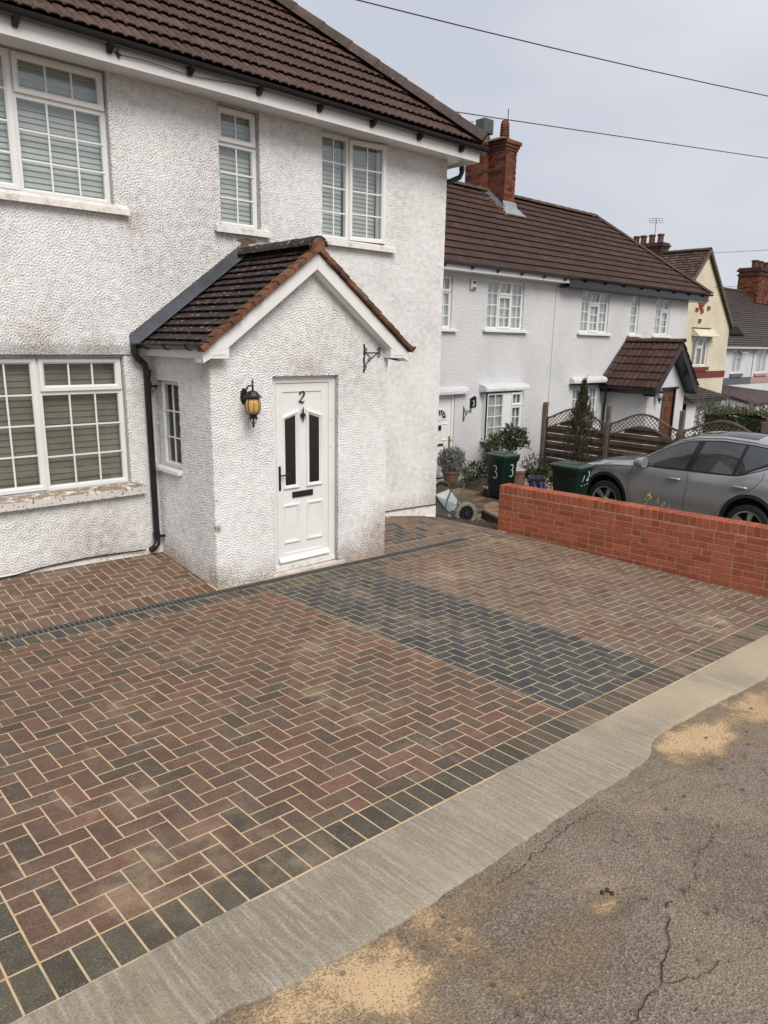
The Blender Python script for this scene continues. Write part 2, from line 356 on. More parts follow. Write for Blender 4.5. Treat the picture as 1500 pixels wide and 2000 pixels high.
M['galv'] = m_plain('galvanised_tray', (.30, .31, .315), .5, .35, var=.4, sc=7, bump=.003, bsc=12)
M['tubegreen'] = m_plain('green_painted_tube', (.06, .075, .055), .45, var=.4, sc=14)
M['tyregreen'] = m_plain('pale_dusty_tyre', (.20, .20, .15), .9, var=.35, sc=20, bump=.003)
M['brass'] = m_plain('brass', (.40, .27, .10), .3, .9, var=.2)
M['amber'] = m_plain('amber_lamp_glass', (.60, .38, .12), .22, var=.25, sc=30, spec=.6)
M['browndoor'] = m_plain('brown_wood_door', (.15, .052, .022), .4, var=.45, sc=6)
M['maroon'] = m_plain('maroon_band', (.17, .028, .028), .7, var=.3)
M['pink'] = m_plain('pink_band', (.42, .26, .22), .7, var=.15)
M['slate'] = m_plain('slate_grey_band', (.11, .12, .14), .7, var=.3)
M['farwall'] = m_render('far_white_render', (.62, .63, .64), .12, 12, bd=.008)
M['cable'] = m_plain('black_cable', (.02, .02, .02), .5)
M['aerial'] = m_plain('aerial_metal', (.05, .05, .05), .5, .5)
M['pot'] = m_plain('clay_plant_pot', (.20, .11, .075), .8, var=.3)
M['bluepot'] = m_plain('blue_check_pot', (.035, .04, .075), .4, var=.4)
M['bark'] = m_plain('bark', (.10, .075, .05), .9, var=.5, bump=.004)
def m_leaf(name):
    t = NT(name); c = t.tint(); n = t.noise(5, 3); c = t.mix(1.0, c, t.mix(t.ramp(n, .3, .7), (1.25,) * 3, (.7,) * 3), 'MULTIPLY')
    t.b.inputs['Subsurface Weight'].default_value = 0; return t.fin(c, .6, spec=.3)
M['leaf'] = m_leaf('leaf')

# ------------------------------------------------------------------ ground shape
def drv(x, y):
    x = max(-4, x); y = min(7.9, max(-1.5, y))
    yy = min(y, 6.05)
    z = -.02392 * (x - 3.345) - .04 * (yy - 6.083) + .01059 * (x - 3.345) * (yy - 6.083)
    if y > 6.05:      # behind the drain the paving rises gently to the house wall
        r = .115 if x < 5 else (.115 - .015 * (x - 5) if x < 6.7 else (.09 - .07 * (x - 6.7) / .6 if x < 7.3 else .02 - .16 * (x - 7.3)))
        z += max(r, -.06) * (y - 6.05) / 1.25
    return z
def street(x): x = max(x, -4); return .1633 - .0671 * (x - 3.345) if x < 40 else -2.30 - .03 * (x - 40)
def plot(x):
    P = ((7.9, -.30), (10, -.56), (12, -.74), (16, -.82), (24, -1.15), (45, -2.3), (90, -3.4), (400, -9))
    for (a, za), (b, zb) in zip(P, P[1:]):
        if x <= b: return za + (zb - za) * max(0, (x - a) / (b - a))
    return P[-1][1]
def gz(x, y):
    if x <= 8.0: return drv(x, y)
    s = min(1, max(0, (y - 2.2) / 2.0)); s = s * s * (3 - 2 * s)
    st = drv(x, min(y, 2.2)) if x < 14 else street(x)
    return st * (1 - s) + plot(x) * s

def sheet(name, xs, ys, m, dz=0, edge=None, **k):
    mb = MB(); nx = len(xs); ny = len(ys)
    for y in ys:
        for x in xs:
            yy = edge(x, y) if edge else y; mb.v.append((x, yy, gz(x, yy) + dz)); mb.t.append((1, 1, 1))
    mb.f = [(j * nx + i, j * nx + i + 1, (j + 1) * nx + i + 1, (j + 1) * nx + i) for j in range(ny - 1) for i in range(nx - 1)]
    return mb.build(name, m, None, True, **k)
def rng(a, b, st):
    n = max(1, int(round((b - a) / st))); return [a + (b - a) * i / n for i in range(n + 1)]
# garden / plot ground beyond the red wall
sheet('garden_ground', [7.66, 7.8, 8.0, 8.2, 8.6, 9, 9.5] + rng(10, 45, .9) + [55, 70, 90, 140, 250, 600], rng(1.55, 12, .35) + [13, 15, 20, 30, 60, 120, 300, 600], M['soil'], -.015, kind='structure')
sheet('ground', [-600, -200, -60, -20, -8, -4, 0, 4, 7.99], [1.5, 4, 7.6, 9, 20, 60, 200, 600], M['soil'], -.55, kind='structure')

# road with its ragged edge against the concrete
def redge(x):
    P = ((-5, 1.72), (.6, 1.70), (.9, 1.69), (1.13, 1.635), (1.44, 1.623), (2.0, 1.617), (2.6, 1.635), (3.08, 1.637), (3.5, 1.645), (3.64, 1.665), (3.78, 1.725), (3.92, 1.755), (4.1, 1.762), (4.6, 1.745), (5.5, 1.70), (60, 1.70))
    for (a, ya), (b, yb) in zip(P, P[1:]):
        if x <= b: v = ya + (yb - ya) * (x - a) / (b - a); break
    else: v = 1.7
    return v + .004 * sin(x * 7) + .003 * sin(x * 17) + .003 * sin(x * 41 + 1) + .003 * sin(x * 93)
rx = [-300, -60, -20, -8, -4] + rng(-2, 9, .03) + rng(9.5, 45, 1.5) + [60, 100, 300, 600]
rys = [-300, -60, -20, -8] + rng(-4, .4, .4) + rng(.45, 1.5, .03) + [1.56, 1.62, 1.7]
def potz(x, y):
    d = hypot((x - 2.37) / .17, (y - 1.19) / .10); return -.032 * (1 - d * d) ** .7 if d < 1 else (.004 * (1.4 - d) if d < 1.4 else 0)
mb = MB()
for j, y in enumerate(rys):
    for x in rx:
        yy = redge(x) if j == len(rys) - 1 else (min(y, redge(x) - .03) if y > 1.5 else y)
        z = gz(x, yy) - .012 + potz(x, yy)
        if -2 < x < 9 and yy > .3: z += .006 * sin(x * 3.1 + yy * 2) * sin(yy * 5 + x) + .003 * sin(x * 11) * sin(yy * 13) + U(-.0012, .0012)
        mb.v.append((x, yy, z)); mb.t.append((1, 1, 1))
nx = len(rx); mb.f = [(j * nx + i, j * nx + i + 1, (j + 1) * nx + i + 1, (j + 1) * nx + i) for j in range(len(rys) - 1) for i in range(nx - 1)]
road = mb.build('road', M['asph'], None, True, kind='structure')
# cracks in the road: narrow open seams, grit filled
def crack(pts, w0):
    mb = MB(); pts = [Vector(p) for p in pts]; P = []
    for a, b in zip(pts, pts[1:]):
        n = max(2, int((b - a).length / .03))
        for i in range(n): P.append(a.lerp(b, i / n) + Vector((U(-.016, .016), U(-.016, .016))))
    for i, p in enumerate(P[:-1]):
        q = P[i + 1]; d = (q - p); n = Vector((-d.y, d.x)).normalized(); w1 = w0 * U(.35, 1.2); w2 = w0 * U(.35, 1.2)
        if R() < .12: continue
        c = [(p + n * w1), (p - n * w1), (q - n * w2), (q + n * w2)]
        mb.add([(v.x, v.y, gz(v.x, v.y) - .0045 + .006 * sin(v.x * 3.1 + v.y * 2) * sin(v.y * 5 + v.x)) for v in c], [(0, 1, 2, 3)])
    return mb
for i, (pp, w0) in enumerate(((((1.55, .72), (1.80, .80), (2.05, .82), (2.30, .90), (2.48, 1.0), (2.62, .98)), .0028), (((2.62, .98), (2.95, 1.07), (3.3, 1.12)), .002), (((2.1, .82), (2.25, .75), (2.45, .70)), .002), (((3.05, 1.52), (3.35, 1.50), (3.75, 1.40)), .0012), (((2.05, 1.52), (2.5, 1.545), (2.9, 1.56)), .0018))):
    crack(pp, w0).build('crack', M['asphcrack'], road)
# stones lying on the road
def blob(mb, c, r, sq=.6, seg=6):
    ph = U(0, 6); mb.lathe([(.01, -sq * r), (r * .8, -sq * r * .55), (r, 0), (r * .72, sq * r * .6), (.01, sq * r)], c, seg)
st = MB()
for i in range(60):
    x = U(.6, 5); y = U(.55, 1.6); st.tint = random.choice(((.16, .13, .11), (.09, .07, .06), (.20, .17, .13), (.12, .1, .09))); blob(st, (x, y, gz(x, y) + .0), U(.0008, .0019))
st.build('gravel', m_plain('loose_grit', (1, 1, 1), .9), None, kind='stuff', label='loose grit and sand grains scattered over the worn asphalt')
def stone(x, y, r, c, lab):
    mb = MB(); mb.tint = c; blob(mb, (x, y, gz(x, y) + r * .35), r, .6, 9)
    mb.build('stone', M['clay'], None, True, label=lab, cat='stone')
stone(1.815, .772, .013, (.62, .58, .48), 'small pale pebble lying beside the crack in the road, near the bottom of the photo')
for i, (x, y, r) in enumerate(((2.345, 1.205, .007), (2.375, 1.200, .009), (2.372, 1.178, .006))):
    stone(x, y, r, (.10, .07, .06), ('brown stone crumb at the left of the sandy pothole', 'largest dark stone crumb in the middle of the sandy pothole', 'little dark stone crumb at the right side of the sandy pothole')[i])
# sand lying in the pothole
if 0: mb.add([(2.36, 1.18, gz(2.36, 1.18) - .024)] + [(2.36 + .135 * (1 + .25 * sin(3 * a + 1) + .1 * sin(7 * a)) * cos(a), 1.185 + .068 * (1 + .2 * sin(2 * a)) * sin(a), gz(2.36, 1.18) - .0135) for a in [2 * pi * k / n for k in range(n)]], [(0, k + 1, (k + 1) % n + 1) for k in range(n)])
if 0: mb.build('sand_patch', m_plain('damp_sand', (.50, .36, .22), .95, var=.55, sc=70, bump=.006, bsc=60), road)

# concrete edging strip
mb = MB(); xs = rng(-2, 9.5, .05)
def oedge(x): return 2.083 + .004 * sin(x * 7) + .003 * sin(x * 23)
for j, t_ in enumerate([0, .04, .15, .35, .65, .85, .96, 1.0, 1.0]):
    for x in xs:
        a, b = oedge(x), redge(x); y = a + (b - a) * t_
        z = gz(x, y) - .002 + (-.001 if j in (0,) else 0) + (-.004 if j == 7 else 0) + (-.05 if j == 8 else 0) + .002 * sin(x * 2.3 + 5 * t_)
        mb.v.append((x, y, z)); mb.t.append((1, 1, 1))
nx = len(xs); mb.f = [(j * nx + i, j * nx + i + 1, (j + 1) * nx + i + 1, (j + 1) * nx + i) for j in range(8) for i in range(nx - 1)]
mb.build('concrete_edging', M['conc'], None, 40, kind='structure')

# ------------------------------------------------------------------ block paving
WALLX = 7.86
driveway = sheet('driveway', rng(-1.5, WALLX, .25), [2.075] + rng(2.3, 5.923, .25), M['sand'], -.0022, kind='structure')
bb_ = sheet('joint_sand', rng(-1.5, 7.69, .25), rng(6.053, 7.3, .25), M['sand'], -.0023); bb_.parent = driveway
b2_ = sheet('joint_sand', rng(6.955, WALLX, .25), [5.9235, 6.0525], M['sand'], -.0024); b2_.parent = driveway
P_ = .1025; G = .0027
def clip(poly, x0, x1, y0, y1):
    for ax, lim, sg in ((0, x0, 1), (0, x1, -1), (1, y0, 1), (1, y1, -1)):
        out = []
        for i in range(len(poly)):
            a, b = poly[i], poly[(i + 1) % len(poly)]; da, db = sg * (a[ax] - lim), sg * (b[ax] - lim)
            if da >= 0: out.append(a)
            if (da >= 0) != (db >= 0):
                t_ = da / (da - db); out.append((a[0] + (b[0] - a[0]) * t_, a[1] + (b[1] - a[1]) * t_))
        poly = out
        if not poly: return []
    return poly
BR = ((0.1441, 0.0865, 0.0597), (0.1345, 0.0818, 0.0579), (0.1517, 0.0949, 0.0667), (0.1498, 0.0837, 0.0579), (0.1249, 0.08, 0.0579), (0.1393, 0.0902, 0.0641))
DK = ((0.11, 0.0809, 0.0595), (0.098, 0.0743, 0.0549), (0.118, 0.0847, 0.0622))
TP = ((0.1613, 0.1142, 0.086), (0.1489, 0.1069, 0.0805), (0.1709, 0.1216, 0.0915), (0.1421, 0.0995, 0.0759), (0.1594, 0.1069, 0.0797))
CH = ((0.056, 0.0588, 0.0608), (0.064, 0.0657, 0.0665), (0.049, 0.0519, 0.0551), (0.072, 0.0725, 0.0712))
GB = ((0.095, 0.0818, 0.0593), (0.0808, 0.0707, 0.0525), (0.1064, 0.0911, 0.0654), (0.0912, 0.0753, 0.055))
def jit(c, a=.10):
    k = 1 + U(-a, a); return tuple(x * k for x in c)
def zone_col(x, y, kind):
    if kind == 'char': return jit(random.choice(CH))
    if kind == 'bord': return jit(random.choice(GB if x < 3.7 or R() < .3 else TP + GB))
    if kind == 'rowc': return jit(random.choice(CH + GB) if x < 5.4 else random.choice(TP + GB))
    if kind == 'mixb': return jit(random.choice(CH if (R() < .55 and 5.6 < x < 7.1 and 6.3 < y < 7.0) else TP))
    s = min(1, max(0, (x - 3.2) / 3))
    if kind == 'right': return jit(random.choice(TP if R() < .8 else BR))
    r = R()
    if y > 5.9: return jit(random.choice(TP if R() < .35 else BR), .12)
    if r < .20: return jit(random.choice(DK), .12)
    return jit(random.choice(BR if R() < .9 else ((.185, .098, .070), (.172, .100, .072))), .12)
full_me = {}
def block_geo(mb, poly, cx, cy, tilt, zf=None, h=.04):
    """poly is around (0,0) when zf is None, else in world coordinates"""
    n = len(poly); c = (sum(p[0] for p in poly) / n, sum(p[1] for p in poly) / n)
    def ins(p, d):
        # inset by d towards the centre, measured per axis
        return tuple(p[k] - d * (1 if p[k] > c[k] + 1e-6 else (-1 if p[k] < c[k] - 1e-6 else 0)) for k in (0, 1))
    rings = [(G * .72, -h), (G * .72, -.0042), (G * .72 + .0035, -.0004)]
    vs = []
    for d, z in rings:
        for p in poly:
            q = ins(p, d); zz = (zf(*q) if zf else 0) + z + tilt[0] * (q[0] - c[0]) + tilt[1] * (q[1] - c[1]) + tilt[2]; vs.append((q[0], q[1], zz))
    fs = [tuple(2 * n + i for i in range(n))]
    for r in range(2): fs += [(r * n + i, r * n + (i + 1) % n, (r + 1) * n + (i + 1) % n, (r + 1) * n + i) for i in range(n)]
    mb.add(vs, fs)
BL = {}
def put_block(name, poly, kind, full=None):
    if len(poly) < 3: return
    A = abs(sum(poly[i][0] * poly[(i + 1) % len(poly)][1] - poly[(i + 1) % len(poly)][0] * poly[i][1] for i in range(len(poly)))) / 2
    if A < .0009: return
    xs_ = [p[0] for p in poly]; ys_ = [p[1] for p in poly]
    if max(xs_) - min(xs_) < .018 or max(ys_) - min(ys_) < .018: return
    cx, cy = (min(xs_) + max(xs_)) / 2, (min(ys_) + max(ys_)) / 2
    BL.setdefault(name, []).append((poly, cx, cy, kind, full))
def herring(x0, x1, y0, y1, name, kind, ox=.51, oy=2.285):
    for a in range(-80, 160):
        for b in range(-60, 60):
            i, j = a + 2 * b, 1 + a - 2 * b
            for (ci, cj, wi, hj) in ((i, j, 1, 2), (i - 1, j + 2, 2, 1)):
                X, Y = ox + ci * P_, oy + cj * P_
                if X > x1 or X + wi * P_ < x0 or Y > y1 or Y + hj * P_ < y0: continue
                q = [(X, Y), (X + wi * P_, Y), (X + wi * P_, Y + hj * P_), (X, Y + hj * P_)]
                c = clip(q, x0, x1, y0, y1)
                fl = (wi, hj) if c and X >= x0 - 1e-6 and X + wi * P_ <= x1 + 1e-6 and Y >= y0 - 1e-6 and Y + hj * P_ <= y1 + 1e-6 else None
                put_block(name, c, kind, fl)
def headers(x0, x1, y0, y1, name, kind, alongx=True, st=P_):
    n = int(round(((x1 - x0) if alongx else (y1 - y0)) / st))
    for i in range(n):
        if alongx: a = x0 + i * st; put_block(name, [(a, y0), (min(a + st, x1), y0), (min(a + st, x1), y1), (a, y1)], kind, ('h', st, y1 - y0) if a + st <= x1 + 1e-6 else None)
        else: a = y0 + i * st; put_block(name, [(x0, a), (x1, a), (x1, min(a + st, y1)), (x0, min(a + st, y1))], kind, ('v', x1 - x0, st) if a + st <= y1 + 1e-6 else None)
DR0, DR1 = 5.922, 6.055
herring(.51, 3.72, 2.285, 5.715, 'paver', 'left')
herring(-1.2, .4075, 2.285, 5.715, 'paver', 'left')
herring(3.72, 5.06, 2.285, 5.715, 'charcoal_paver', 'char')
herring(5.06, WALLX, 2.285, 5.715, 'grey_brown_paver', 'right')
herring(-1.2, 3.33, 6.26, 7.29, 'paver', 'left')
herring(5.57, 7.38, 6.26, 7.29, 'patio_paver', 'mixb')
headers(.51 - 1.7425, WALLX, 2.083, 2.285, 'border_paver', 'bord')
headers(.4075, .51, 2.285, 5.715, 'border_paver', 'bord', False, .205)
headers(-1.2, WALLX, 5.715, 5.918, 'border_paver', 'rowc')
headers(-1.2, 3.33, 6.06, 6.26, 'edge_paver', 'left')
headers(5.57, 7.38, 6.06, 6.26, 'edge_paver', 'mixb')
headers(6.95, 7.38, DR0, DR1, 'edge_paver', 'right')
headers(7.38, 7.482, 5.918, 7.29, 'edge_paver', 'char', False, .205)
headers(7.482, 7.69, 5.918, 7.29, 'edge_paver', 'right', False)
for name, L in BL.items():
    L.sort(key=lambda b: b[1] ** 2 + b[2] ** 2 if (b[1] > .2) else 99)
    rest = MB()
    for k, (poly, cx, cy, kind, full) in enumerate(L):
        tl = (U(-.006, .006), U(-.006, .006), U(-.0006, .0006)); c = zone_col(cx, cy, kind)
        if k < 290:
            if full:
                if full not in full_me:
                    mb = MB(); xs_ = [p[0] - cx for p in poly]; mb2 = [(p[0] - cx, p[1] - cy) for p in poly]
                    block_geo(mb, mb2, 0, 0, (0, 0, 0)); full_me[full] = mb.mesh('paver_block', M['paver'])
                o = link(name, full_me[full], driveway, loc=(cx, cy, gz(cx, cy) + tl[2]))
                e = .05; gx = (gz(cx + e, cy) - gz(cx - e, cy)) / (2 * e) + tl[0]; gy = (gz(cx, cy + e) - gz(cx, cy - e)) / (2 * e) + tl[1]
                o.rotation_euler = (gy, -gx, 0)
            else:
                mb = MB(); block_geo(mb, [(p[0] - cx, p[1] - cy) for p in poly], 0, 0, tl, zf=lambda x, y: gz(cx + x, cy + y) - gz(cx, cy))
                o = link(name, mb.mesh('cut_paver', M['paver']), driveway, loc=(cx, cy, gz(cx, cy)))
            o.color = (*c, 1)
        else:
            rest.tint = c; block_geo(rest, poly, cx, cy, tl, zf=gz)
    if rest.f: rest.build(name, M['paver'], driveway, kind='stuff')
# channel drain
dr = empty('channel_drain', (3.0, 5.99, gz(3, 5.99)), 'long grey slotted channel drain running along the front of the house and porch', 'drain')
mb = MB(); gr = MB(); x = -1.2
L_ = 6.95
def seg_box(mb, x0, x1, y0, y1, h0, h1):
    mb.hexa([(x0, y0, gz(x0, y0) + h0), (x1, y0, gz(x1, y0) + h0), (x1, y1, gz(x1, y1) + h0), (x0, y1, gz(x0, y1) + h0), (x0, y0, gz(x0, y0) + h1), (x1, y0, gz(x1, y0) + h1), (x1, y1, gz(x1, y1) + h1), (x0, y1, gz(x0, y1) + h1)])
for a in rng(-1.2, L_, 1.0)[:-1]:
    seg_box(mb, a, a + 1.0, DR0, DR0 + .017, -.04, .003); seg_box(mb, a, a + 1.0, DR1 - .017, DR1, -.04, .003)
    seg_box(gr, a, a + 1.0, DR0 + .005, DR1 - .005, -.045, -.028)
mb.build('drain_frame', M['slot'], dr); gr.build('drain_channel', M['dark'], dr)
bb_.data.name = 'bed'
gm = MB(); x = -1.2
while x < L_: seg_box(gm, x, x + .017, DR0 + .017, DR1 - .017, -.02, .001); x += .043
gm.build('drain_grating', M['slot'], dr, kind='stuff')

# ------------------------------------------------------------------ generic building helpers
def wallmesh(mb, u0, u1, z0, z1, holes=(), depth=.11, top=None, n=0, cuts=()):
    """front face with rectangular openings and their reveals; top(u) overrides z1"""
    us = sorted(set([u0, u1] + [h[0] for h in holes] + [h[1] for h in holes] + list(cuts)))
    tp = top or (lambda u: z1)
    for a, b in zip(us, us[1:]):
        hs = sorted([h for h in holes if h[0] < b - 1e-6 and h[1] > a + 1e-6], key=lambda h: h[2])
        z = z0
        for h in hs:
            if h[2] > z + 1e-6: mb.add([(a, n, z), (b, n, z), (b, n, h[2]), (a, n, h[2])], [(0, 1, 2, 3)])
            z = h[3]
        mb.add([(a, n, z), (b, n, z), (b, n, tp(b)), (a, n, tp(a))], [(0, 1, 2, 3)])
    for a, b, c, d in holes:
        mb.add([(a, n, c), (b, n, c), (b, n, d), (a, n, d), (a, n - depth, c), (b, n - depth, c), (b, n - depth, d), (a, n - depth, d)], [(0, 1, 5, 4), (1, 2, 6, 5), (2, 3, 7, 6), (3, 0, 4, 7)])
def slats(mb, u0, u1, z0, z1, n, pitch=.05, tilt=.6):
    z = z1 - .01; h = pitch * .985
    while z > z0:
        j = U(-.002, .002); d = .007
        mb.hexa([(u0, n + d, z - h + j), (u1, n + d, z - h + j + U(-.002, .002)), (u1, n - d, z + j), (u0, n - d, z + j), (u0, n + d + .002, z - h + .002 + j), (u1, n + d + .002, z - h + .002 + j), (u1, n - d + .002, z + .002 + j), (u0, n - d + .002, z + .002 + j)])
        z -= pitch
def drape(mb, u0, u1, z0, z1, n, fold=.045, amp=.022):
    k = max(6, int((u1 - u0) / (fold / 3)))
    mb.grid(lambda a, b: (u0 + (u1 - u0) * a + .004 * sin(a * 60), n + amp * sin((u0 + (u1 - u0) * a) / fold * 2 * pi / 1.6 + sin(a * 9) * 1.5), z0 + (z1 - z0) * b), k, 1)
def window(parent, fr, u0, u1, z0, z1, lights, cover='blind', cm=None, sill=None, bar=.016, fw_=.045, name='window', recess=.06, pitch=.05, smat=None, label=None, pane_parts=True):
    """lights: (u0,u1,z0,z1,kind,cols,rows). fr.n = outwards, wall face at n=0"""
    r = -recess
    f = MB(fr); f.pframe(u0, u1, z0, z1, [(0, r - .05), (0, r), (fw_ * .6, r), (fw_, r - .018), (fw_, r - .05)])
    W = f.build(name, M['upvc'], parent, label=label)
    us = sorted(set(l[0] for l in lights if l[0] > u0 + .05)); done = set()
    for (a, b, c, d, kind, nc, nr) in lights:
        if a > u0 + .05 and a not in done:
            done.add(a)
            MB(fr).box((a - .028, r - .05, z0 + .03), (a + .028, r - .002, z1 - .03)).build('mullion', M['upvc'], W)
        if c > z0 + .05: MB(fr).box((a + .02, r - .049, c - .028), (b - .02, r - .004, c + .028)).build('transom', M['upvc'], W)
    for (a, b, c, d, kind, nc, nr) in lights:
        if kind == 'sash':
            s = MB(fr); e = .012; s.pframe(a + e, b - e, c + e, d - e, [(0, r - .02), (0, r + .022), (.034, r + .022), (.052, r + .004), (.052, r - .03)])
            s.build('sash', M['upvc'], W, bevel=0); i = e + .052
        elif kind == 'ajar':
            # casement swung outwards about its left edge
            ang = radians(9); fa = Fr(fr(a + .012, 0, 0), fr.u * cos(ang) + fr.n * sin(ang), fr.n * cos(ang) - fr.u * sin(ang)); wd = b - a - .024
            s = MB(fa); s.pframe(0, wd, c + .012, d - .012, [(0, r - .02), (0, r + .022), (.034, r + .022), (.052, r + .004), (.052, r - .03)])
            s.build('sash', M['upvc'], W); i = .052
            gu = [i + (wd - 2 * i) * k / nc for k in range(nc + 1)]; gzv = [c + .064 + (d - c - .128) * k / nr for k in range(nr + 1)]
            b2 = MB(fa)
            for q in gu[1:-1]: b2.box((q - bar / 2, r - .012, gzv[0]), (q + bar / 2, r - .003, gzv[-1]))
            for q in gzv[1:-1]: b2.box((gu[0], r - .011, q - bar / 2), (gu[-1], r - .0035, q + bar / 2))
            b2.build('glazing_bar', M['upvc'], W)
            for k in range(nc):
                for l in range(nr): MB(fa).box((gu[k], r - .018, gzv[l]), (gu[k + 1], r - .013, gzv[l + 1])).build('pane', M['glass'], W)
            continue
        else: i = .032 if kind == 'fixed' else .03
        A, B, C, D = a + i, b - i, c + i, d - i
        gu = [A + (B - A) * k / nc for k in range(nc + 1)]; gzv = [C + (D - C) * k / nr for k in range(nr + 1)]
        for q in gu[1:-1]: MB(fr).box((q - bar / 2, r - .012, C), (q + bar / 2, r - .003, D)).build('glazing_bar', M['upvc'], W)
        for q in gzv[1:-1]: MB(fr).box((A, r - .011, q - bar / 2), (B, r - .0035, q + bar / 2)).build('glazing_bar', M['upvc'], W)
        if pane_parts:
            for k in range(nc):
                for l in range(nr): MB(fr).box((gu[k] - .001, r - .018, gzv[l] - .001), (gu[k + 1], r - .013, gzv[l + 1])).build('pane', M['glass'], W)
        else: MB(fr).box((A - .001, r - .018, C - .001), (B, r - .013, D)).build('pane', M['glass'], W)
    if cover == 'blind':
        for (a, b) in sorted(set((l[0], l[1]) for l in lights)):
            s = MB(fr); slats(s, a + .03, b - .03, z0 + .04, z1 - .03, r - .10, pitch); s.build('blind', cm or M['blind'], W)
    elif cover == 'curtain':
        s = MB(fr); drape(s, u0 + .02, u1 - .02, z0 + .02, z1 - .02, r - .09); s.build('curtain', cm or M['curtain'], W, True)
    # dark room lining behind
    MB(fr).add([(u0 + .001, r - .051, z0), (u1 - .001, r - .051, z0), (u1 - .001, r - .051, z1), (u0 + .001, r - .051, z1), (u0 + .001, r - .5, z0), (u1 - .001, r - .5, z0), (u1 - .001, r - .5, z1), (u0 + .001, r - .5, z1)], [(4, 5, 6, 7), (0, 1, 5, 4), (1, 2, 6, 5), (2, 3, 7, 6), (3, 0, 4, 7)]).build('room_lining', M['room'], W)
    if sill:
        du, dz, out, th = sill; s = MB(fr)
        s.prism([(-.05, z0 - .004), (.012, z0 - .006), (out, z0 - dz), (out, z0 - dz - th), (out - .025, z0 - dz - th), (out - .025, z0 - dz - th * .8), (-.05, z0 - dz - th * .8)], u0 - du, u1 + du, 0)
        s.build('sill', smat or M['sill'], W)
    return W
M['room'] = m_plain('dim_room', (.10, .10, .085), .9)
# tile profiles -------------------------------------------------
def roll_prof(w=.33, per=2, h=.022):
    p = w / per; out = []
    for k in range(per):
        for a, z in ((0, 0), (.16, 0), (.27, .85), (.45, 1), (.72, 1), (.90, .8), (.985, 0)): out.append((k * p + a * p, z * h))
    out.append((w, 0)); return out
def plain_prof(w=.165): return [(.0015, 0), (w * .5, .0035), (w - .0015, 0)]
def tile_mesh(prof, gauge, L, th=.012, lift=.024):
    """local x along the eave, y up the slope, z out of the slope; origin at lower-left"""
    v = []; n = len(prof)
    def zz(y): return lift * (1 - y / gauge) + .001
    for y in (0, L):
        for x, h in prof: v.append((x, y, zz(y) + h))
    for x, h in prof: v.append((x, 0, zz(0) + h - th))
    for x, h in prof: v.append((x, .05, zz(.05) + h - th))
    f = []
    for i in range(n - 1): f += [(i, i + 1, n + i + 1, n + i), (2 * n + i, 2 * n + i + 1, i + 1, i), (2 * n + i, 3 * n + i, 3 * n + i + 1, 2 * n + i + 1)]
    f += [(0, n, 2 * n), (n - 1, 3 * n - 1, 2 * n - 1)]
    return v, f
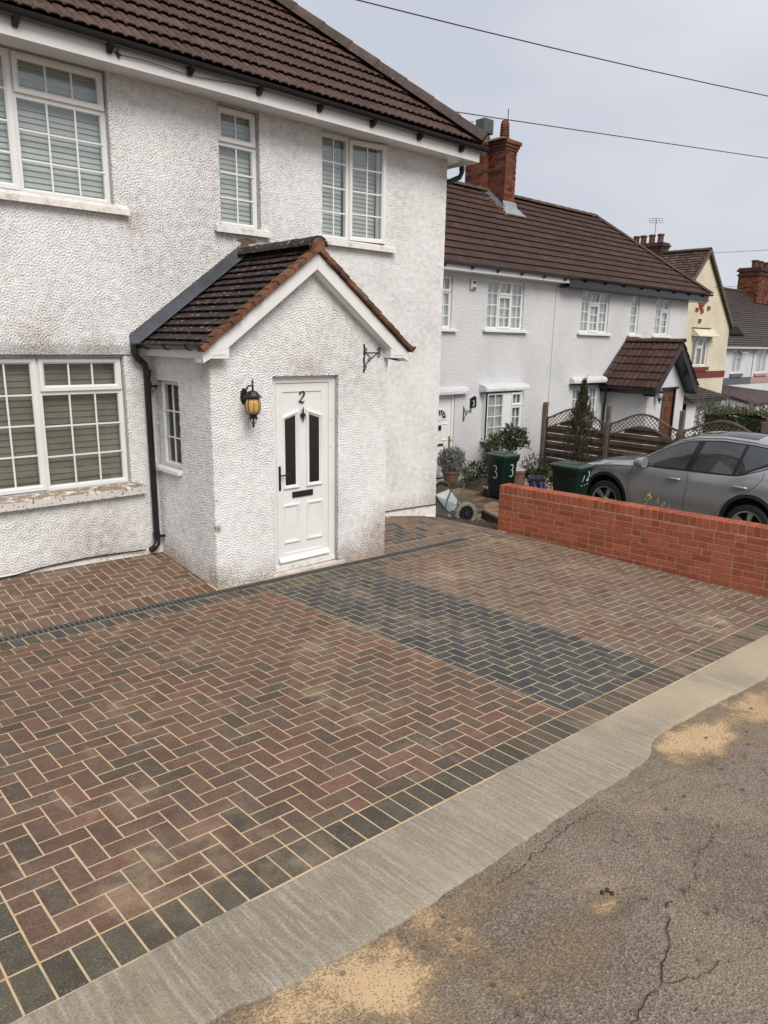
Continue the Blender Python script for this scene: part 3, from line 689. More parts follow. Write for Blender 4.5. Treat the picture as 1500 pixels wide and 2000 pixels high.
def tiles(parent, o, e, s, length, slope, prof, tw, gauge, m, cols, name='roof_tile', left=None, right=None, limit=280, lift=.024, stagger=0, th=.012, over=.07, xoff=0):
    """covers a slope; left(sl)/right(sl) give the clip limits along e at height sl"""
    o = Vector(o); e = Vector(e).normalized(); s = Vector(s).normalized(); n = e.cross(s)
    if n.z < 0: n = -n
    left = left or (lambda q: 0); right = right or (lambda q: length)
    fv, ff = tile_mesh(prof, gauge, gauge + over, th, lift)
    mb = MB(); mb.v = fv; mb.f = ff; mb.t = [(1, 1, 1)] * len(fv)
    shared = mb.mesh('tile', m); flip = e.cross(s).dot(n) < 0
    rot = Matrix((e, s, n)).transposed().to_4x4()
    if flip:
        mb = MB(); mb.v = fv; mb.f = [tuple(reversed(f)) for f in ff]; mb.t = [(1, 1, 1)] * len(fv); shared = mb.mesh('tile', m)
    items = []; k = 0; y = 0
    while y < slope - .02:
        L, Rr = left(y + gauge * .5), right(y + gauge * .5)
        x = xoff - (tw * .5 if (stagger and k % 2) else 0)
        while x < length:
            if x + tw > L + .01 and x < Rr - .01:
                items.append((o + e * x + s * y, x, y, x >= max(left(y), left(y + gauge)) - 1e-4 and x + tw <= min(right(y), right(y + gauge)) + 1e-4 and y + gauge + over < slope + .06))
            x += tw
        y += gauge; k += 1
    camp = Vector((0, 0, CAMZ))
    items.sort(key=lambda t: (t[0] - camp).length)
    rest = MB()
    for q, (p, x, y, full) in enumerate(items):
        c = jit(random.choice(cols), .13); jz = U(0, .002)
        if full and q < limit:
            ob = link(name, shared, parent, loc=p + n * jz); ob.matrix_local = Matrix.Translation(p + n * jz - wof(parent)) @ rot; ob.color = (*c, 1)
        else:
            bm = bmesh.new(); vs = [bm.verts.new(a) for a in fv]
            for f in ff: bm.faces.new([vs[i] for i in f])
            l0, l1, r0, r1_ = left(y) - x, left(y + gauge) - x, right(y) - x, right(y + gauge) - x
            def cut(p0, p1, keep_right):
                if keep_right and max(p0, p1) <= 0 or (not keep_right and min(p0, p1) >= tw): return
                d = Vector((p1 - p0, gauge, 0)); nn = Vector((d.y, -d.x, 0)).normalized()
                if not keep_right: nn = -nn
                bmesh.ops.bisect_plane(bm, geom=bm.verts[:] + bm.edges[:] + bm.faces[:], plane_co=(p0, 0, 0), plane_no=nn, clear_inner=True)
            cut(l0, l1, True); cut(r0, r1_, False)
            if y + gauge + over > slope + .06: bmesh.ops.bisect_plane(bm, geom=bm.verts[:] + bm.edges[:] + bm.faces[:], plane_co=(0, slope + .05 - y, 0), plane_no=(0, 1, 0), clear_outer=True)
            bm.verts.index_update(); V = [tuple(v.co) for v in bm.verts]; F = [tuple(v.index for v in f.verts) for f in bm.faces]; bm.free()
            if not F: continue
            if q < limit:
                t_ = MB(); t_.v = V; t_.f = F; t_.t = [(1, 1, 1)] * len(V)
                ob = link(name, t_.mesh('cut_tile', m), parent, loc=p); ob.matrix_local = Matrix.Translation(p + n * jz - wof(parent)) @ rot; ob.color = (*c, 1)
            else:
                b = len(rest.v); rest.v += [tuple(p + e * a[0] + s * a[1] + n * a[2]) for a in V]; rest.t += [c] * len(V); rest.f += [tuple(b + i for i in f) for f in F]
    if rest.f: rest.build(name, m, parent, kind='stuff')
def ridge_run(parent, a, b, r, L, m, cols, name='ridge_tile', sag=.0, seg=7, flat=.8):
    a = Vector(a); b = Vector(b); d = (b - a); n = max(1, int(round(d.length / L))); d.normalize()
    side = d.cross(Vector((0, 0, 1))).normalized(); upv = side.cross(d).normalized()
    for k in range(n):
        p = a + (b - a) * (k / n); q = a + (b - a) * ((k + 1) / n) + d * .012; mb = MB(); vs = []
        for (c, rr) in ((p, r * 1.05), (q, r * .98)):
            for i in range(seg + 1):
                t = pi * i / seg; vs.append(tuple(c + side * rr * cos(t) + upv * (rr * flat * sin(t) - r * .25)))
            for i in range(seg + 1):
                t = pi * i / seg; vs.append(tuple(c + side * rr * .86 * cos(t) + upv * (rr * flat * .84 * sin(t) - r * .25)))
        w_ = seg + 1; f = []
        for i in range(seg): f += [(i, i + 1, 2 * w_ + i + 1, 2 * w_ + i), (w_ + i, 3 * w_ + i, 3 * w_ + i + 1, w_ + i + 1), (i, w_ + i, w_ + i + 1, i + 1), (2 * w_ + i, 2 * w_ + i + 1, 3 * w_ + i + 1, 3 * w_ + i)]
        mb.add(vs, f); ob = mb.build(name, m, parent, 50); ob.color = (*jit(random.choice(cols), .12), 1)
def gutter(parent, a, b, r=.055, m=None, brk=.9, out=(0, -1, 0), name='gutter', strap=False):
    a = Vector(a); b = Vector(b); d = (b - a).normalized(); o = Vector(out); n = 9; mb = MB(); vs = []
    for c in (a, b):
        for i in range(n):
            t = pi + pi * i / (n - 1); vs.append(tuple(c + o * r * cos(t) + Vector((0, 0, 1)) * r * sin(t)))
        for i in range(n):
            t = pi + pi * i / (n - 1); vs.append(tuple(c + o * (r - .004) * cos(t) + Vector((0, 0, 1)) * (r - .004) * sin(t)))
    f = []
    for i in range(n - 1): f += [(i, i + 1, 2 * n + i + 1, 2 * n + i), (n + i, 3 * n + i, 3 * n + i + 1, n + i + 1)]
    f += [(0, 2 * n, 3 * n, n), (n - 1, 2 * n - 1, 4 * n - 1, 3 * n - 1), tuple(range(n)), tuple(2 * n + i for i in range(n))]
    mb.add(vs, f); g = mb.build(name, m or M['black'], parent, 40)
    if brk:
        L = (b - a).length; k = int(L / brk)
        for i in range(k + 1):
            p = a + d * (L * (i + .4) / (k + 1)); bb = MB()
            w_ = d * .022
            if strap:
                bb.tube([tuple(p + o * (r + .003) * cos(t) + Vector((0, 0, 1)) * (r + .003) * sin(t)) for t in [pi + pi * q / 8 for q in range(9)]], .006, 5); bb.build('gutter_strap', m or M['black'], g); continue
            pts = [p - o * (r + .003) - Vector((0, 0, r * .3)), p + o * (r * .75) - Vector((0, 0, r * .72)), p + o * (r * .45) - Vector((0, 0, r + .012)), p - o * (r * .5) - Vector((0, 0, r + .052)), p - o * (r + .003) - Vector((0, 0, r + .056))]
            k5 = len(pts); bb.add([tuple(q - w_) for q in pts] + [tuple(q + w_) for q in pts], [tuple(range(k5)), tuple(range(2 * k5 - 1, k5 - 1, -1))] + [(i_, i_ + k5, (i_ + 1) % k5 + k5, (i_ + 1) % k5) for i_ in range(k5)])
            bb.build('gutter_bracket', m or M['black'], g)
    return g
def brickskin(mb, mm, fr, u0, u1, z0, z1, cols, bl=.225, bh=.075, proud=.006, j=.010, par=0, bt=None):
    """courses of bricks on one face; bt collects bricks, returns nothing"""
    z = z0; k = par
    while z < z1 - .02:
        u = u0 - (bl / 2 if k % 2 else 0)
        while u < u1 - .01:
            a, b = max(u, u0), min(u + bl - j, u1)
            if b - a > .03:
                mb.tint = jit(random.choice(cols), .15); mb.fr = fr; mb.box((a, -.01, z), (b, proud + U(0, .003), min(z + bh - j, z1)))
            u += bl
        z += bh; k += 1

import numpy as np
NOI = {}
def noise_field(ny, nx, step, seed):
    rg = np.random.default_rng(seed); f = rg.standard_normal((ny, nx)); F = np.fft.rfft2(f)
    ky = np.fft.fftfreq(ny, step)[:, None]; kx = np.fft.rfftfreq(nx, step)[None, :]; k = np.sqrt(kx * kx + ky * ky)
    def band(k0, w): g = np.fft.irfft2(F * np.exp(-((k - k0) / w) ** 2), s=(ny, nx)); return g / g.std()
    a = band(40, 14); b = band(75, 22); c = band(7, 5)
    h = np.clip(.5 + .27 * a + .17 * b + .07 * c, 0, 1.2)
    return h
def coat(parent, fr, u0, u1, z0, z1, holes, step, amp, seed, top=None, bot=None):
    nx = int((u1 - u0) / step) + 1; ny = int((z1 - z0) / step) + 1
    us = np.linspace(u0, u1, nx); zs = np.linspace(z0, z1, ny); UU, ZZ = np.meshgrid(us, zs)
    h = noise_field(ny, nx, step, seed)
    n = .0015 + amp * h
    edge = np.minimum.reduce([UU - u0, u1 - UU]); n = n * np.clip(edge / .008 + .35, 0, 1)
    co = np.empty((ny, nx, 3))
    for k in range(3): co[..., k] = fr.o[k] + UU * fr.u[k] + n * fr.n[k] + ZZ * fr.z[k]
    idx = np.arange(ny * nx).reshape(ny, nx)
    q = np.stack([idx[:-1, :-1], idx[:-1, 1:], idx[1:, 1:], idx[1:, :-1]], -1)
    uc = (UU[:-1, :-1] + step / 2); zc = (ZZ[:-1, :-1] + step / 2); m = np.ones(uc.shape, bool)
    for a, b, c, d in holes: m &= ~((uc > a) & (uc < b) & (zc > c) & (zc < d))
    if top is not None: m &= zc < top(uc)
    if bot is not None: m &= zc > bot(uc)
    q = q[m]
    if (fr.u.cross(fr.z)).dot(fr.n) < 0: q = q[:, ::-1]
    used = np.zeros(ny * nx, bool); used[q.ravel()] = True; mp_ = np.cumsum(used) - 1; q = mp_[q]; co = co.reshape(-1, 3)[used]; hh = h.ravel()[used]
    me = bpy.data.meshes.new('render_coat'); me.vertices.add(len(co)); me.vertices.foreach_set('co', co.ravel())
    me.loops.add(q.size); me.loops.foreach_set('vertex_index', q.ravel().astype(np.int32)); me.polygons.add(len(q))
    me.polygons.foreach_set('loop_start', np.arange(0, q.size, 4, dtype=np.int32)); me.polygons.foreach_set('use_smooth', np.ones(len(q), bool)); me.update(calc_edges=True)
    at = me.attributes.new('tint', 'FLOAT_COLOR', 'POINT'); cc = np.ones((len(co), 4)); cc[:, 0] = cc[:, 1] = cc[:, 2] = hh; at.data.foreach_set('color', cc.ravel())
    me.materials.append(M['coat']); return link('render_coat', me, parent)

# ------------------------------------------------------------------ the white house, number 2
TB = ((0.0903, 0.0492, 0.0374), (0.0826, 0.0459, 0.0359), (0.0998, 0.0558, 0.0421), (0.0774, 0.0435, 0.0343))
YM = 7.3; YP = 6.083
H = empty('white_house', (3, YM, 0), 'large white roughcast house in the foreground with a gabled porch and brown tiled roof', 'house')
F0 = Fr((0, YM, 0)); FP = Fr((0, YP, 0))
mb = MB(F0)
wallmesh(mb, -2.6, 7.72, -.4, 4.87, [(.6, 3.03, 3.69, 4.845), (.6, 3.02, .94, 2.235), (4.21, 4.70, 3.64, 4.825), (5.58, 6.572, 3.65, 4.832)], .12)
mb.fr = Fr((7.72, YM, 0), (0, 1, 0), (1, 0, 0)); wallmesh(mb, 0, 7.2, -.6, 4.87)
mb.fr = Fr((-2.6, YM, 0), (0, 1, 0), (-1, 0, 0)); wallmesh(mb, 0, 7.2, -.4, 4.87)
mb.fr = Fr((0, YM + 7.2, 0), (1, 0, 0), (0, 1, 0)); wallmesh(mb, -2.6, 7.72, -.4, 4.87)
wall = mb.build('wall', M['render'], H)
coat(wall, F0, .35, 7.72, -.15, 4.845, [(.55, 3.035, 3.685, 4.9), (.55, 3.03, .84, 2.25), (4.20, 4.71, 3.63, 4.9), (5.57, 6.582, 3.64, 4.9), (3.34, 5.56, -1, 2.45)], .0086, .0135, 3, bot=lambda u: np.where(u < 3.34, .18, .05 - .02 * (u - 6)))
# drip course above the ground floor window and smooth plinth
mb = MB(F0); mb.prism([(0, 2.40), (.022, 2.30), (.030, 2.262), (0, 2.25)], -2.6, 3.12, 0); mb.build('drip_course', M['render'], wall)
mb = MB(F0); mb.prism([(-.005, -.3), (.016, -.3), (.016, .17), (-.005, .19)], -2.6, 3.33, 0); mb.build('plinth', M['sill'], wall)
mb = MB(F0); mb.add([(5.57, .015, -.3), (7.722, .015, -.3), (7.722, .015, .015), (5.57, .015, .075), (5.57, -.01, -.3), (7.722, -.01, -.3), (7.722, -.01, .02), (5.57, -.01, .08)], [(0, 1, 2, 3), (3, 2, 6, 7), (1, 5, 6, 2)])
mb.build('plinth', M['sill'], wall)
pw = MB(FP); gtop = lambda u: 3.30 - .74 * abs(u - 4.485)
wallmesh(pw, 3.337, 5.565, -.3, 3, [(4.02, 4.845, -.3, 2.075)], .16, top=gtop, cuts=(4.485,))
pw.fr = Fr((3.337, 0, 0), (0, -1, 0), (-1, 0, 0)); wallmesh(pw, -YM, -YP, -.3, 2.45, [(-7.212, -6.73, 1.115, 2.0)], .10)
pw.fr = Fr((5.565, 0, 0), (0, 1, 0), (1, 0, 0)); wallmesh(pw, YP, YM, -.3, 2.48)
pw = pw.build('porch_wall', M['render'], H)
coat(pw, FP, 3.332, 5.57, -.16, 3.3, [(4.015, 4.85, -.3, 2.083)], .0060, .0125, 4, top=lambda u: 3.27 - .74 * np.abs(u - 4.485))
coat(pw, Fr((3.337, 0, 0), (0, -1, 0), (-1, 0, 0)), -YM, -YP - .0, -.1, 2.45, [(-7.217, -6.725, 1.09, 2.006)], .0068, .010, 5)
# bell-cast wobble at the foot of the porch is left to the render texture
SB = (.13, .045, .08, .055)
wA = window(H, F0, .6, 3.03, 3.69, 4.845, [(.6, 1.405, 3.69, 4.47, 'fixed', 3, 3), (.6, 1.405, 4.47, 4.845, 'sash', 3, 1), (1.405, 2.217, 3.69, 4.845, 'sash', 3, 4), (2.217, 3.03, 3.69, 4.50, 'fixed', 3, 3), (2.217, 3.03, 4.50, 4.845, 'sash', 3, 1)], sill=SB)
wD = window(H, F0, .6, 3.02, .94, 2.235, [(.6, 1.405, .94, 1.9, 'fixed', 3, 3), (.6, 1.405, 1.9, 2.235, 'sash', 3, 1), (1.405, 2.205, .94, 2.235, 'sash', 3, 4), (2.205, 3.02, .94, 1.90, 'fixed', 3, 3), (2.205, 3.02, 1.90, 2.235, 'sash', 3, 1)], cm=M['blindlow'], sill=(.13, .05, .09, .075), smat=M['flaky'], pitch=.062)
wB = window(H, F0, 4.21, 4.70, 3.64, 4.825, [(4.21, 4.70, 3.64, 4.47, 'fixed', 2, 3), (4.21, 4.70, 4.47, 4.825, 'sash', 2, 1)], sill=(.10, .03, .085, .06))
wC = window(H, F0, 5.58, 6.572, 3.65, 4.832, [(5.58, 6.015, 3.65, 4.832, 'fixed', 2, 4), (6.015, 6.572, 3.65, 4.832, 'ajar', 2, 4)], sill=(.16, .03, .085, .06), label='upper window with its right hand casement standing slightly open')
wS = window(H, Fr((3.337, 0, 0), (0, -1, 0), (-1, 0, 0)), -7.212, -6.73, 1.115, 2.0, [(-7.212, -6.73, 1.115, 2.0, 'fixed', 2, 3)], cm=M['blindlow'], sill=(.012, .02, .06, .035), recess=.045, fw_=.04)
# soffit, fascia, gutter
mb = MB(); mb.box((-2.8, 6.975, 4.845), (7.965, 7.31, 4.857)); mb.box((7.70, 7.31, 4.845), (7.965, 14.6, 4.857)); mb.build('soffit', M['upvc'], H)
mb = MB(); mb.box((-2.8, 6.955, 4.815), (7.985, 6.974, 4.985)); mb.build('fascia', M['upvc'], H)
mb = MB(); mb.box((7.966, 6.975, 4.815), (7.985, 14.6, 4.985)); mb.build('fascia', M['upvc'], H)
mb = MB(); mb.box((5.19, 6.949, 4.812), (5.27, 6.9545, 4.987)); mb.build('fascia_joint', M['upvc'], H)
gutter(H, (-2.8, 6.895, 5.005), (8.05, 6.895, 4.985), .058, brk=.82)
gutter(H, (8.045, 6.90, 4.985), (8.045, 14.6, 4.985), .058, out=(1, 0, 0), brk=1.2)
pipe = MB(); pipe.tube([(8.045, 7.32, 4.95), (8.045, 7.32, 4.75), (8.02, 7.335, 4.69), (7.86, 7.40, 4.61), (7.785, 7.43, 4.54), (7.77, 7.44, 4.44), (7.77, 7.44, -.1)], .034, 10)
dp = pipe.build('downpipe', M['black'], H, 50)
for z in (4.80, 4.42): MB().lathe([(.041, -.025), (.041, .025)], (8.045, 7.32, z) if z > 4.7 else (7.77, 7.44, z), 12).build('pipe_collar', M['black'], dp)
# main roof
PM = 40.5; c_, s_ = cos(radians(PM)), sin(radians(PM)); EY, EZ = 6.925, 5.035; EX = 7.985
run = (14.6 - EY) / 2; SL = run / c_
roof = MB(); z0 = EZ - .004; rz = z0 + run * s_ / c_
roof.add([(-3, EY + .05, z0 + .0), (EX - .03, EY + .05, z0), (EX - run, EY + run, rz - .03), (-3, EY + run, rz - .03), (EX - .03, 14.6, z0), (-3, 14.6, z0)], [(0, 1, 2, 3), (1, 4, 2), (4, 5, 3, 2), (0, 3, 5), (0, 5, 4, 1)])
for i in range(len(roof.t)): roof.t[i] = (.10, .06, .052)
roof = roof.build('roof', M['tile'], H)
tiles(roof, (-1.0, EY, EZ - .012), (1, 0, 0), (0, c_, s_), EX + 1.0, SL, roll_prof(.33, 3, .014), .33, .29, M['tile'], TB, right=lambda q: EX + 1.0 - q * c_ + .02, limit=285, lift=.034)
ridge_run(roof, (EX + .01, EY - .01, EZ + .04), (EX - run, EY + run, rz + .04), .155, .42, M['tile'], ((.085, .055, .047), (.075, .05, .042)), 'hip_tile', flat=.9)
# porch roof
XR, ZR = 4.485, 3.335; pa = math.atan(.745); pc, ps = cos(pa), sin(pa); HW = 1.315
PT = ((.040, .025, .022), (.048, .028, .024), (.034, .022, .020), (.055, .032, .026))
pr = MB(); pr.prism([(XR - HW + .04, ZR - (HW - .04) * .745 - .03), (XR, ZR - .03), (XR + HW - .04, ZR - (HW - .04) * .745 - .03), (XR + HW - .04, ZR - (HW - .04) * .745 - .055), (XR, ZR - .06), (XR - HW + .04, ZR - (HW - .04) * .745 - .055)], 5.96, YM - .001, 1)
for i in range(len(pr.t)): pr.t[i] = (.05, .035, .03)
pr = pr.build('porch_roof', M['ptile'], H)
PL = HW / pc; DP = YM - 5.925
tiles(pr, (XR - HW, YM, ZR - HW * .745 - .022), (0, -1, 0), (pc, 0, ps), DP, PL - .02, plain_prof(), .165, .1185, M['ptile'], PT, 'plain_tile', left=lambda q: 0.0, right=lambda q: DP, stagger=1, lift=.026, th=.013, limit=150, over=.03)
tiles(pr, (XR + HW, 5.925, ZR - HW * .745 - .022), (0, 1, 0), (-pc, 0, ps), DP, PL - .02, plain_prof(), .165, .1185, M['ptile'], PT, 'plain_tile', stagger=1, lift=.026, th=.013, limit=145, over=.03)
ridge_run(pr, (XR, 5.915, ZR + .03), (XR, YM - .01, ZR + .03), .105, .33, M['ptile'], PT, 'ridge_tile', flat=.85)
mb = MB(); mb.tint = (.20, .095, .055); mb.lathe([(.001, 5.905), (.055, 5.900), (.085, 5.93), (.085, 5.98)], (XR, 0, ZR + .012), 12, axis=1); mb.build('ridge_end_mortar', M['verge'], pr)
# verge: broken terracotta edges with mortar between barge board and tiles
VC = ((0.234, 0.0962, 0.0481), (0.1872, 0.074, 0.0407), (0.2652, 0.1184, 0.0629), (0.1482, 0.0703, 0.0444), (0.2106, 0.1332, 0.0888))
for sg in (-1, 1):
    q = 0.02
    while q < PL - .06:
        L = U(.075, .125); mb = MB(Fr((XR + sg * HW, 5.92, ZR - HW * .745 - .052), (-sg * pc, 0, ps), (0, -1, 0), (sg * ps, 0, pc)))
        t1 = U(.0, .012); dz = U(0, .008)
        mb.hexa([(q, -.10, 0 + dz), (q + L, -.10, dz), (q + L, .016 + t1, dz - .004), (q, .016 + t1, dz + .002), (q, -.10, .050 + dz), (q + L * .98, -.10, .044 + dz), (q + L * .98, .012 + t1, .046 + dz), (q, .014 + t1, .054 + dz)])
        o = mb.build('verge_tile', M['verge'], pr, bevel=.004); o.color = (*random.choice(VC), 1); q += L
# barge boards, boxed ends, soffits
YB0, YB1 = 5.948, 5.972
def zl(u, off): return ZR - .06 - .745 * abs(u - XR) - off
for sg in (-1, 1):
    xe = XR + sg * 1.285; xi = XR + sg * 1.015
    mb = MB(); mb.prism([(XR + sg * .001, zl(XR, 0)), (xe, zl(xe, 0)), (xe, zl(xe, .10)), (xi, zl(xi, .155)), (XR + sg * .001, zl(XR, .155))], YB0, YB1, 1); b = mb.build('barge_board', M['upvc'], H, bevel=.002)
    mb = MB(); zb = 2.258
    mb.prism([(xe, zl(xe, .098)), (xi, zl(xi, .153)), (xi, zb), (xe, zb)], YB0 + .003, YP + .02, 1); mb.build('box_end', M['upvc'], H, bevel=.002)
    mb = MB(); mb.prism([(xe - sg * .035, zl(xe, .17)), (xi + sg * .035, zl(xi, .20)), (xi + sg * .035, zb + .03), (xe - sg * .2, zb + .03)] if sg < 0 else [(xi + .035, zl(xi, .20)), (xi + .035, zb + .03), (xe - .04, zb + .03)], YB0 - .003, YB0 + .004, 1) if sg > 0 else mb.prism([(xi - .035, zb + .035), (xi - .035, zl(xi, .2)), (xe + .05, zb + .035)], YB0 - .003, YB0 + .004, 1)
    mb.build('box_end_trim', M['upvc'], H)
    mb = MB(); mb.prism([(XR, zl(XR, .150)), (xi + sg * .02, zl(xi, .150) - .745 * .02), (xi + sg * .02, zl(xi, .165) - .745 * .02), (XR, zl(XR, .165))], YB1, YP + .01, 1); mb.build('barge_soffit', M['upvc'], H)
    # eaves fascia along the side
    xf = XR + sg * 1.262
    mb = MB(); mb.box((xf - .01, YB1 + .0, 2.255), (xf + .01, YM, 2.375)); mb.box((xf, YP + .02, 2.258), (XR + sg * 1.07, YM, 2.268)); mb.build('side_fascia', M['upvc'], H)
    xg = XR + sg * (1.262 + .062)
    g = gutter(H, (xg, 5.935, 2.385), (xg, YM - .03, 2.375), .052, out=(sg, 0, 0), brk=.48, strap=True)
    MB().prism([(xg + .054 * cos(t), 2.387 + .054 * sin(t)) for t in [pi + pi * q / 10 for q in range(11)]], 5.928, 5.940, 1).build('gutter_end', M['black'], g)
# lead flashing where the porch roof meets the wall
for sg in (-1, 1):
    mb = MB(Fr((0, YM, 0)))
    N = 7
    for k in range(N):
        a = k / N; b = (k + 1) / N; xa = XR + sg * (HW + .07) * (1 - a); xb = XR + sg * (HW + .07) * (1 - b)
        za = ZR - abs(xa - XR) * .745; zb = ZR - abs(xb - XR) * .745; o1 = .020 + (.003 if k % 2 else 0)
        mb.add([(xa, o1, za - .02), (xb, o1, zb - .02), (xb, o1, zb + .155), (xa, o1, za + .155), (xa, -.01, za - .02), (xb, -.01, zb - .02), (xb, -.01, zb + .155), (xa, -.01, za + .155)], [(0, 1, 2, 3), (0, 1, 5, 4), (3, 2, 6, 7), (0, 4, 7, 3), (1, 2, 6, 5)])
        mb.add([(xa, .01, za + .035), (xb, .01, zb + .035), (xb, .11, zb + .028), (xa, .11, za + .028)], [(0, 1, 2, 3)])
    mb.build('lead_flashing', M['lead'], pr)
mb = MB(F0)
for k in range(16):
    x = XR - .06 - k * .085 + U(-.02, .02); z = ZR + .145 - (XR - x) * .745; mb.tint = random.choice(((.9, .5, .3), (1, 1, 1), (.8, .6, .5))); r = U(.008, .018) * (2.0 if k < 1 else 1)
    mb.lathe([(.002, -.01), (r, 0), (.002, .01)], (x, .016, z), 6, axis=1)
mb.build('flashing_mortar', m_plain('old_render_mortar', (.42, .27, .17), .95, var=.4, sc=30), pr, kind='stuff')
mb = MB(F0); mb.prism([(XR - .10, ZR + .16), (XR + .02, ZR + .185), (XR + .16, ZR + .165), (XR + .03, ZR + .13)], -.002, .024, 1); mb.build('ridge_mortar', m_plain('brown_mortar', (.30, .17, .10), .95, var=.5, sc=40, bump=.01, bsc=60), pr)
# porch downpipe
pts = [(3.10, 7.18, 2.36), (3.10, 7.18, 2.28), (3.12, 7.19, 2.235), (3.215, 7.225, 2.165), (3.235, 7.23, 2.10), (3.245, 7.232, .30), (3.24, 7.225, .235), (3.20, 7.21, .20), (3.15, 7.20, .185)]
mb = MB(); mb.tube(pts, .034, 4 * 4); d2 = mb.build('downpipe', M['black'], H, 50)
for z in (2.30, 2.08, 1.95, .33):
    MB().lathe([(.040, -.03), (.0405, .03)], (3.10 if z > 2.2 else 3.2435, 7.18 if z > 2.2 else 7.232, z), 16).build('pipe_collar', M['black'], d2)
for z in (1.94, .32): MB().box((3.27, 7.20, z - .012), (3.337, 7.225, z + .012)).build('pipe_clip', M['black'], d2)
# ---- front door
DR = MB(FP); DR.pframe(4.021, 4.844, .022, 2.074, [(0, -.12), (0, -.045), (.028, -.045), (.032, -.055), (.066, -.055), (.072, -.066), (.072, -.12)])
door = DR.build('front_door', M['upvc'], H, label='white panelled front door with two tall dark glazed strips and a black 2')
MB(FP).box((4.094, -.11, .10), (4.772, -.078, 2.002)).build('door_leaf', M['upvc'], door)
mb = MB(FP); mb.pframe(4.098, 4.768, .11, 1.998, [(0, -.078), (0, -.066), (.082, -.066), (.088, -.072), (.088, -.078)]); mb.build('leaf_edge', M['upvc'], door)
def mould(poly, w, h, name='panel_moulding'):
    n = len(poly); cx = sum(p[0] for p in poly) / n; cz = sum(p[1] for p in poly) / n
    def off(p, d):
        i = poly.index(p); a = Vector(poly[i - 1]); b = Vector(p); c = Vector(poly[(i + 1) % n]); e1 = (b - a).normalized(); e2 = (c - b).normalized()
        n1 = Vector((-e1.y, e1.x)); n2 = Vector((-e2.y, e2.x)); m_ = (n1 + n2).normalized(); k = d / max(.3, m_.dot(n1)); q = b + m_ * k; return (q.x, q.y)
    prof = [(0, -.078), (0, -.058 + 0), (w * .3, -.078 + h), (w * .6, -.078 + h * .8), (w * .75, -.078 + h * .35), (w, -.074), (w, -.078)]
    prof[1] = (.002, -.078 + h * .6)
    mb = MB(FP); vs = []
    for d, nn in prof:
        for p in poly: q = off(p, d); vs.append((q[0], nn, q[1]))
    fs = [(j * n + i, j * n + (i + 1) % n, (j + 1) * n + (i + 1) % n, (j + 1) * n + i) for j in range(len(prof) - 1) for i in range(n)]
    mb.add(vs, fs); mb.build(name, M['upvc'], door, 35); return [off(p, w) for p in poly]
DC = 4.433
for sg in (-1, 1):
    a, b = (DC - .265, DC - .045) if sg < 0 else (DC + .045, DC + .265)
    zo, zi = 1.665, 1.735
    poly = [(a, .895), (b, .895), (b, zi if sg < 0 else zo), (a, zo if sg < 0 else zi)]
    inn = mould(poly, .044, .024)
    m2 = MB(FP); m2.add([(p[0], -.0735, p[1]) for p in inn] + [(p[0], -.079, p[1]) for p in inn], [(0, 1, 2, 3), (0, 1, 5, 4), (1, 2, 6, 5), (2, 3, 7, 6), (3, 0, 4, 7)]); m2.build('pane', M['leadglass'], door)
    mould([(a, .30), (b, .30), (b, .735), (a, .735)], .038, .020)
MB(FP).prism([(-.079, .10), (-.045, .10), (-.020, .112), (-.020, .120), (-.045, .15), (-.079, .165)], 4.10, 4.765, 0).build('weather_bar', M['upvc'], door)
MB(FP).box((4.022, -.10, .022), (4.843, -.03, .062)).build('threshold', M['sill'], door)
mb = MB(); mb.hexa([(3.985, 6.060, -.10), (4.955, 6.060, -.10), (4.955, 6.22, -.10), (3.985, 6.22, -.10), (3.985, 6.060, .012), (4.955, 6.060, .004), (4.955, 6.22, .020), (3.985, 6.22, .022)])
mb.build('doorstep', M['step'], H, bevel=.006)
def stroke(mb, pts, n, th=.004):
    """pts: (u, z, halfwidth) ribbon with thickness, lying at height n"""
    L = []; Rr = []
    for i, (u, z, w_) in enumerate(pts):
        a = Vector(pts[max(0, i - 1)][:2]); b = Vector(pts[min(len(pts) - 1, i + 1)][:2]); d = (b - a).normalized(); q = Vector((-d.y, d.x))
        L.append((u + q.x * w_, z + q.y * w_)); Rr.append((u - q.x * w_, z - q.y * w_))
    for i in range(len(pts) - 1):
        c = [L[i], L[i + 1], Rr[i + 1], Rr[i]]
        mb.hexa([(p[0], n, p[1]) for p in c] + [(p[0], n + th, p[1]) for p in c])
def smooth(P, k=6):
    out = []
    for i in range(len(P) - 1):
        p0 = P[max(0, i - 1)]; p1 = P[i]; p2 = P[i + 1]; p3 = P[min(len(P) - 1, i + 2)]
        for j in range(k):
            t = j / k; out.append(tuple(.5 * ((2 * b) + (c - a) * t + (2 * a - 5 * b + 4 * c - d) * t * t + (3 * b - a - 3 * c + d) * t ** 3) for a, b, c, d in zip(p0, p1, p2, p3)))
    return out + [P[-1]]
def two(mb, cu, cz, h, n, th=.005, it=.12):
    k = h; P = [(-.24, .27, .035), (-.25, .36, .075), (-.10, .48, .045), (.10, .46, .07), (.20, .30, .095), (.12, .08, .075), (-.12, -.20, .045), (-.27, -.38, .04)]
    stroke(mb, smooth([(cu + (u + it * z) * k, cz + z * k, w_ * k * .8) for u, z, w_ in P]), n, th)
    P = [(-.29, -.37, .045), (-.12, -.33, .075), (.05, -.42, .085), (.18, -.42, .065), (.27, -.28, .025)]
    stroke(mb, smooth([(cu + (u + it * z) * k, cz + z * k, w_ * k * .8) for u, z, w_ in P]), n, th)
    mb.lathe([(.001, n), (.055 * k, n), (.055 * k, n + th), (.001, n + th)], (cu + (-.20 + it * .27) * k, 0, cz + .27 * k), 10, axis=1)
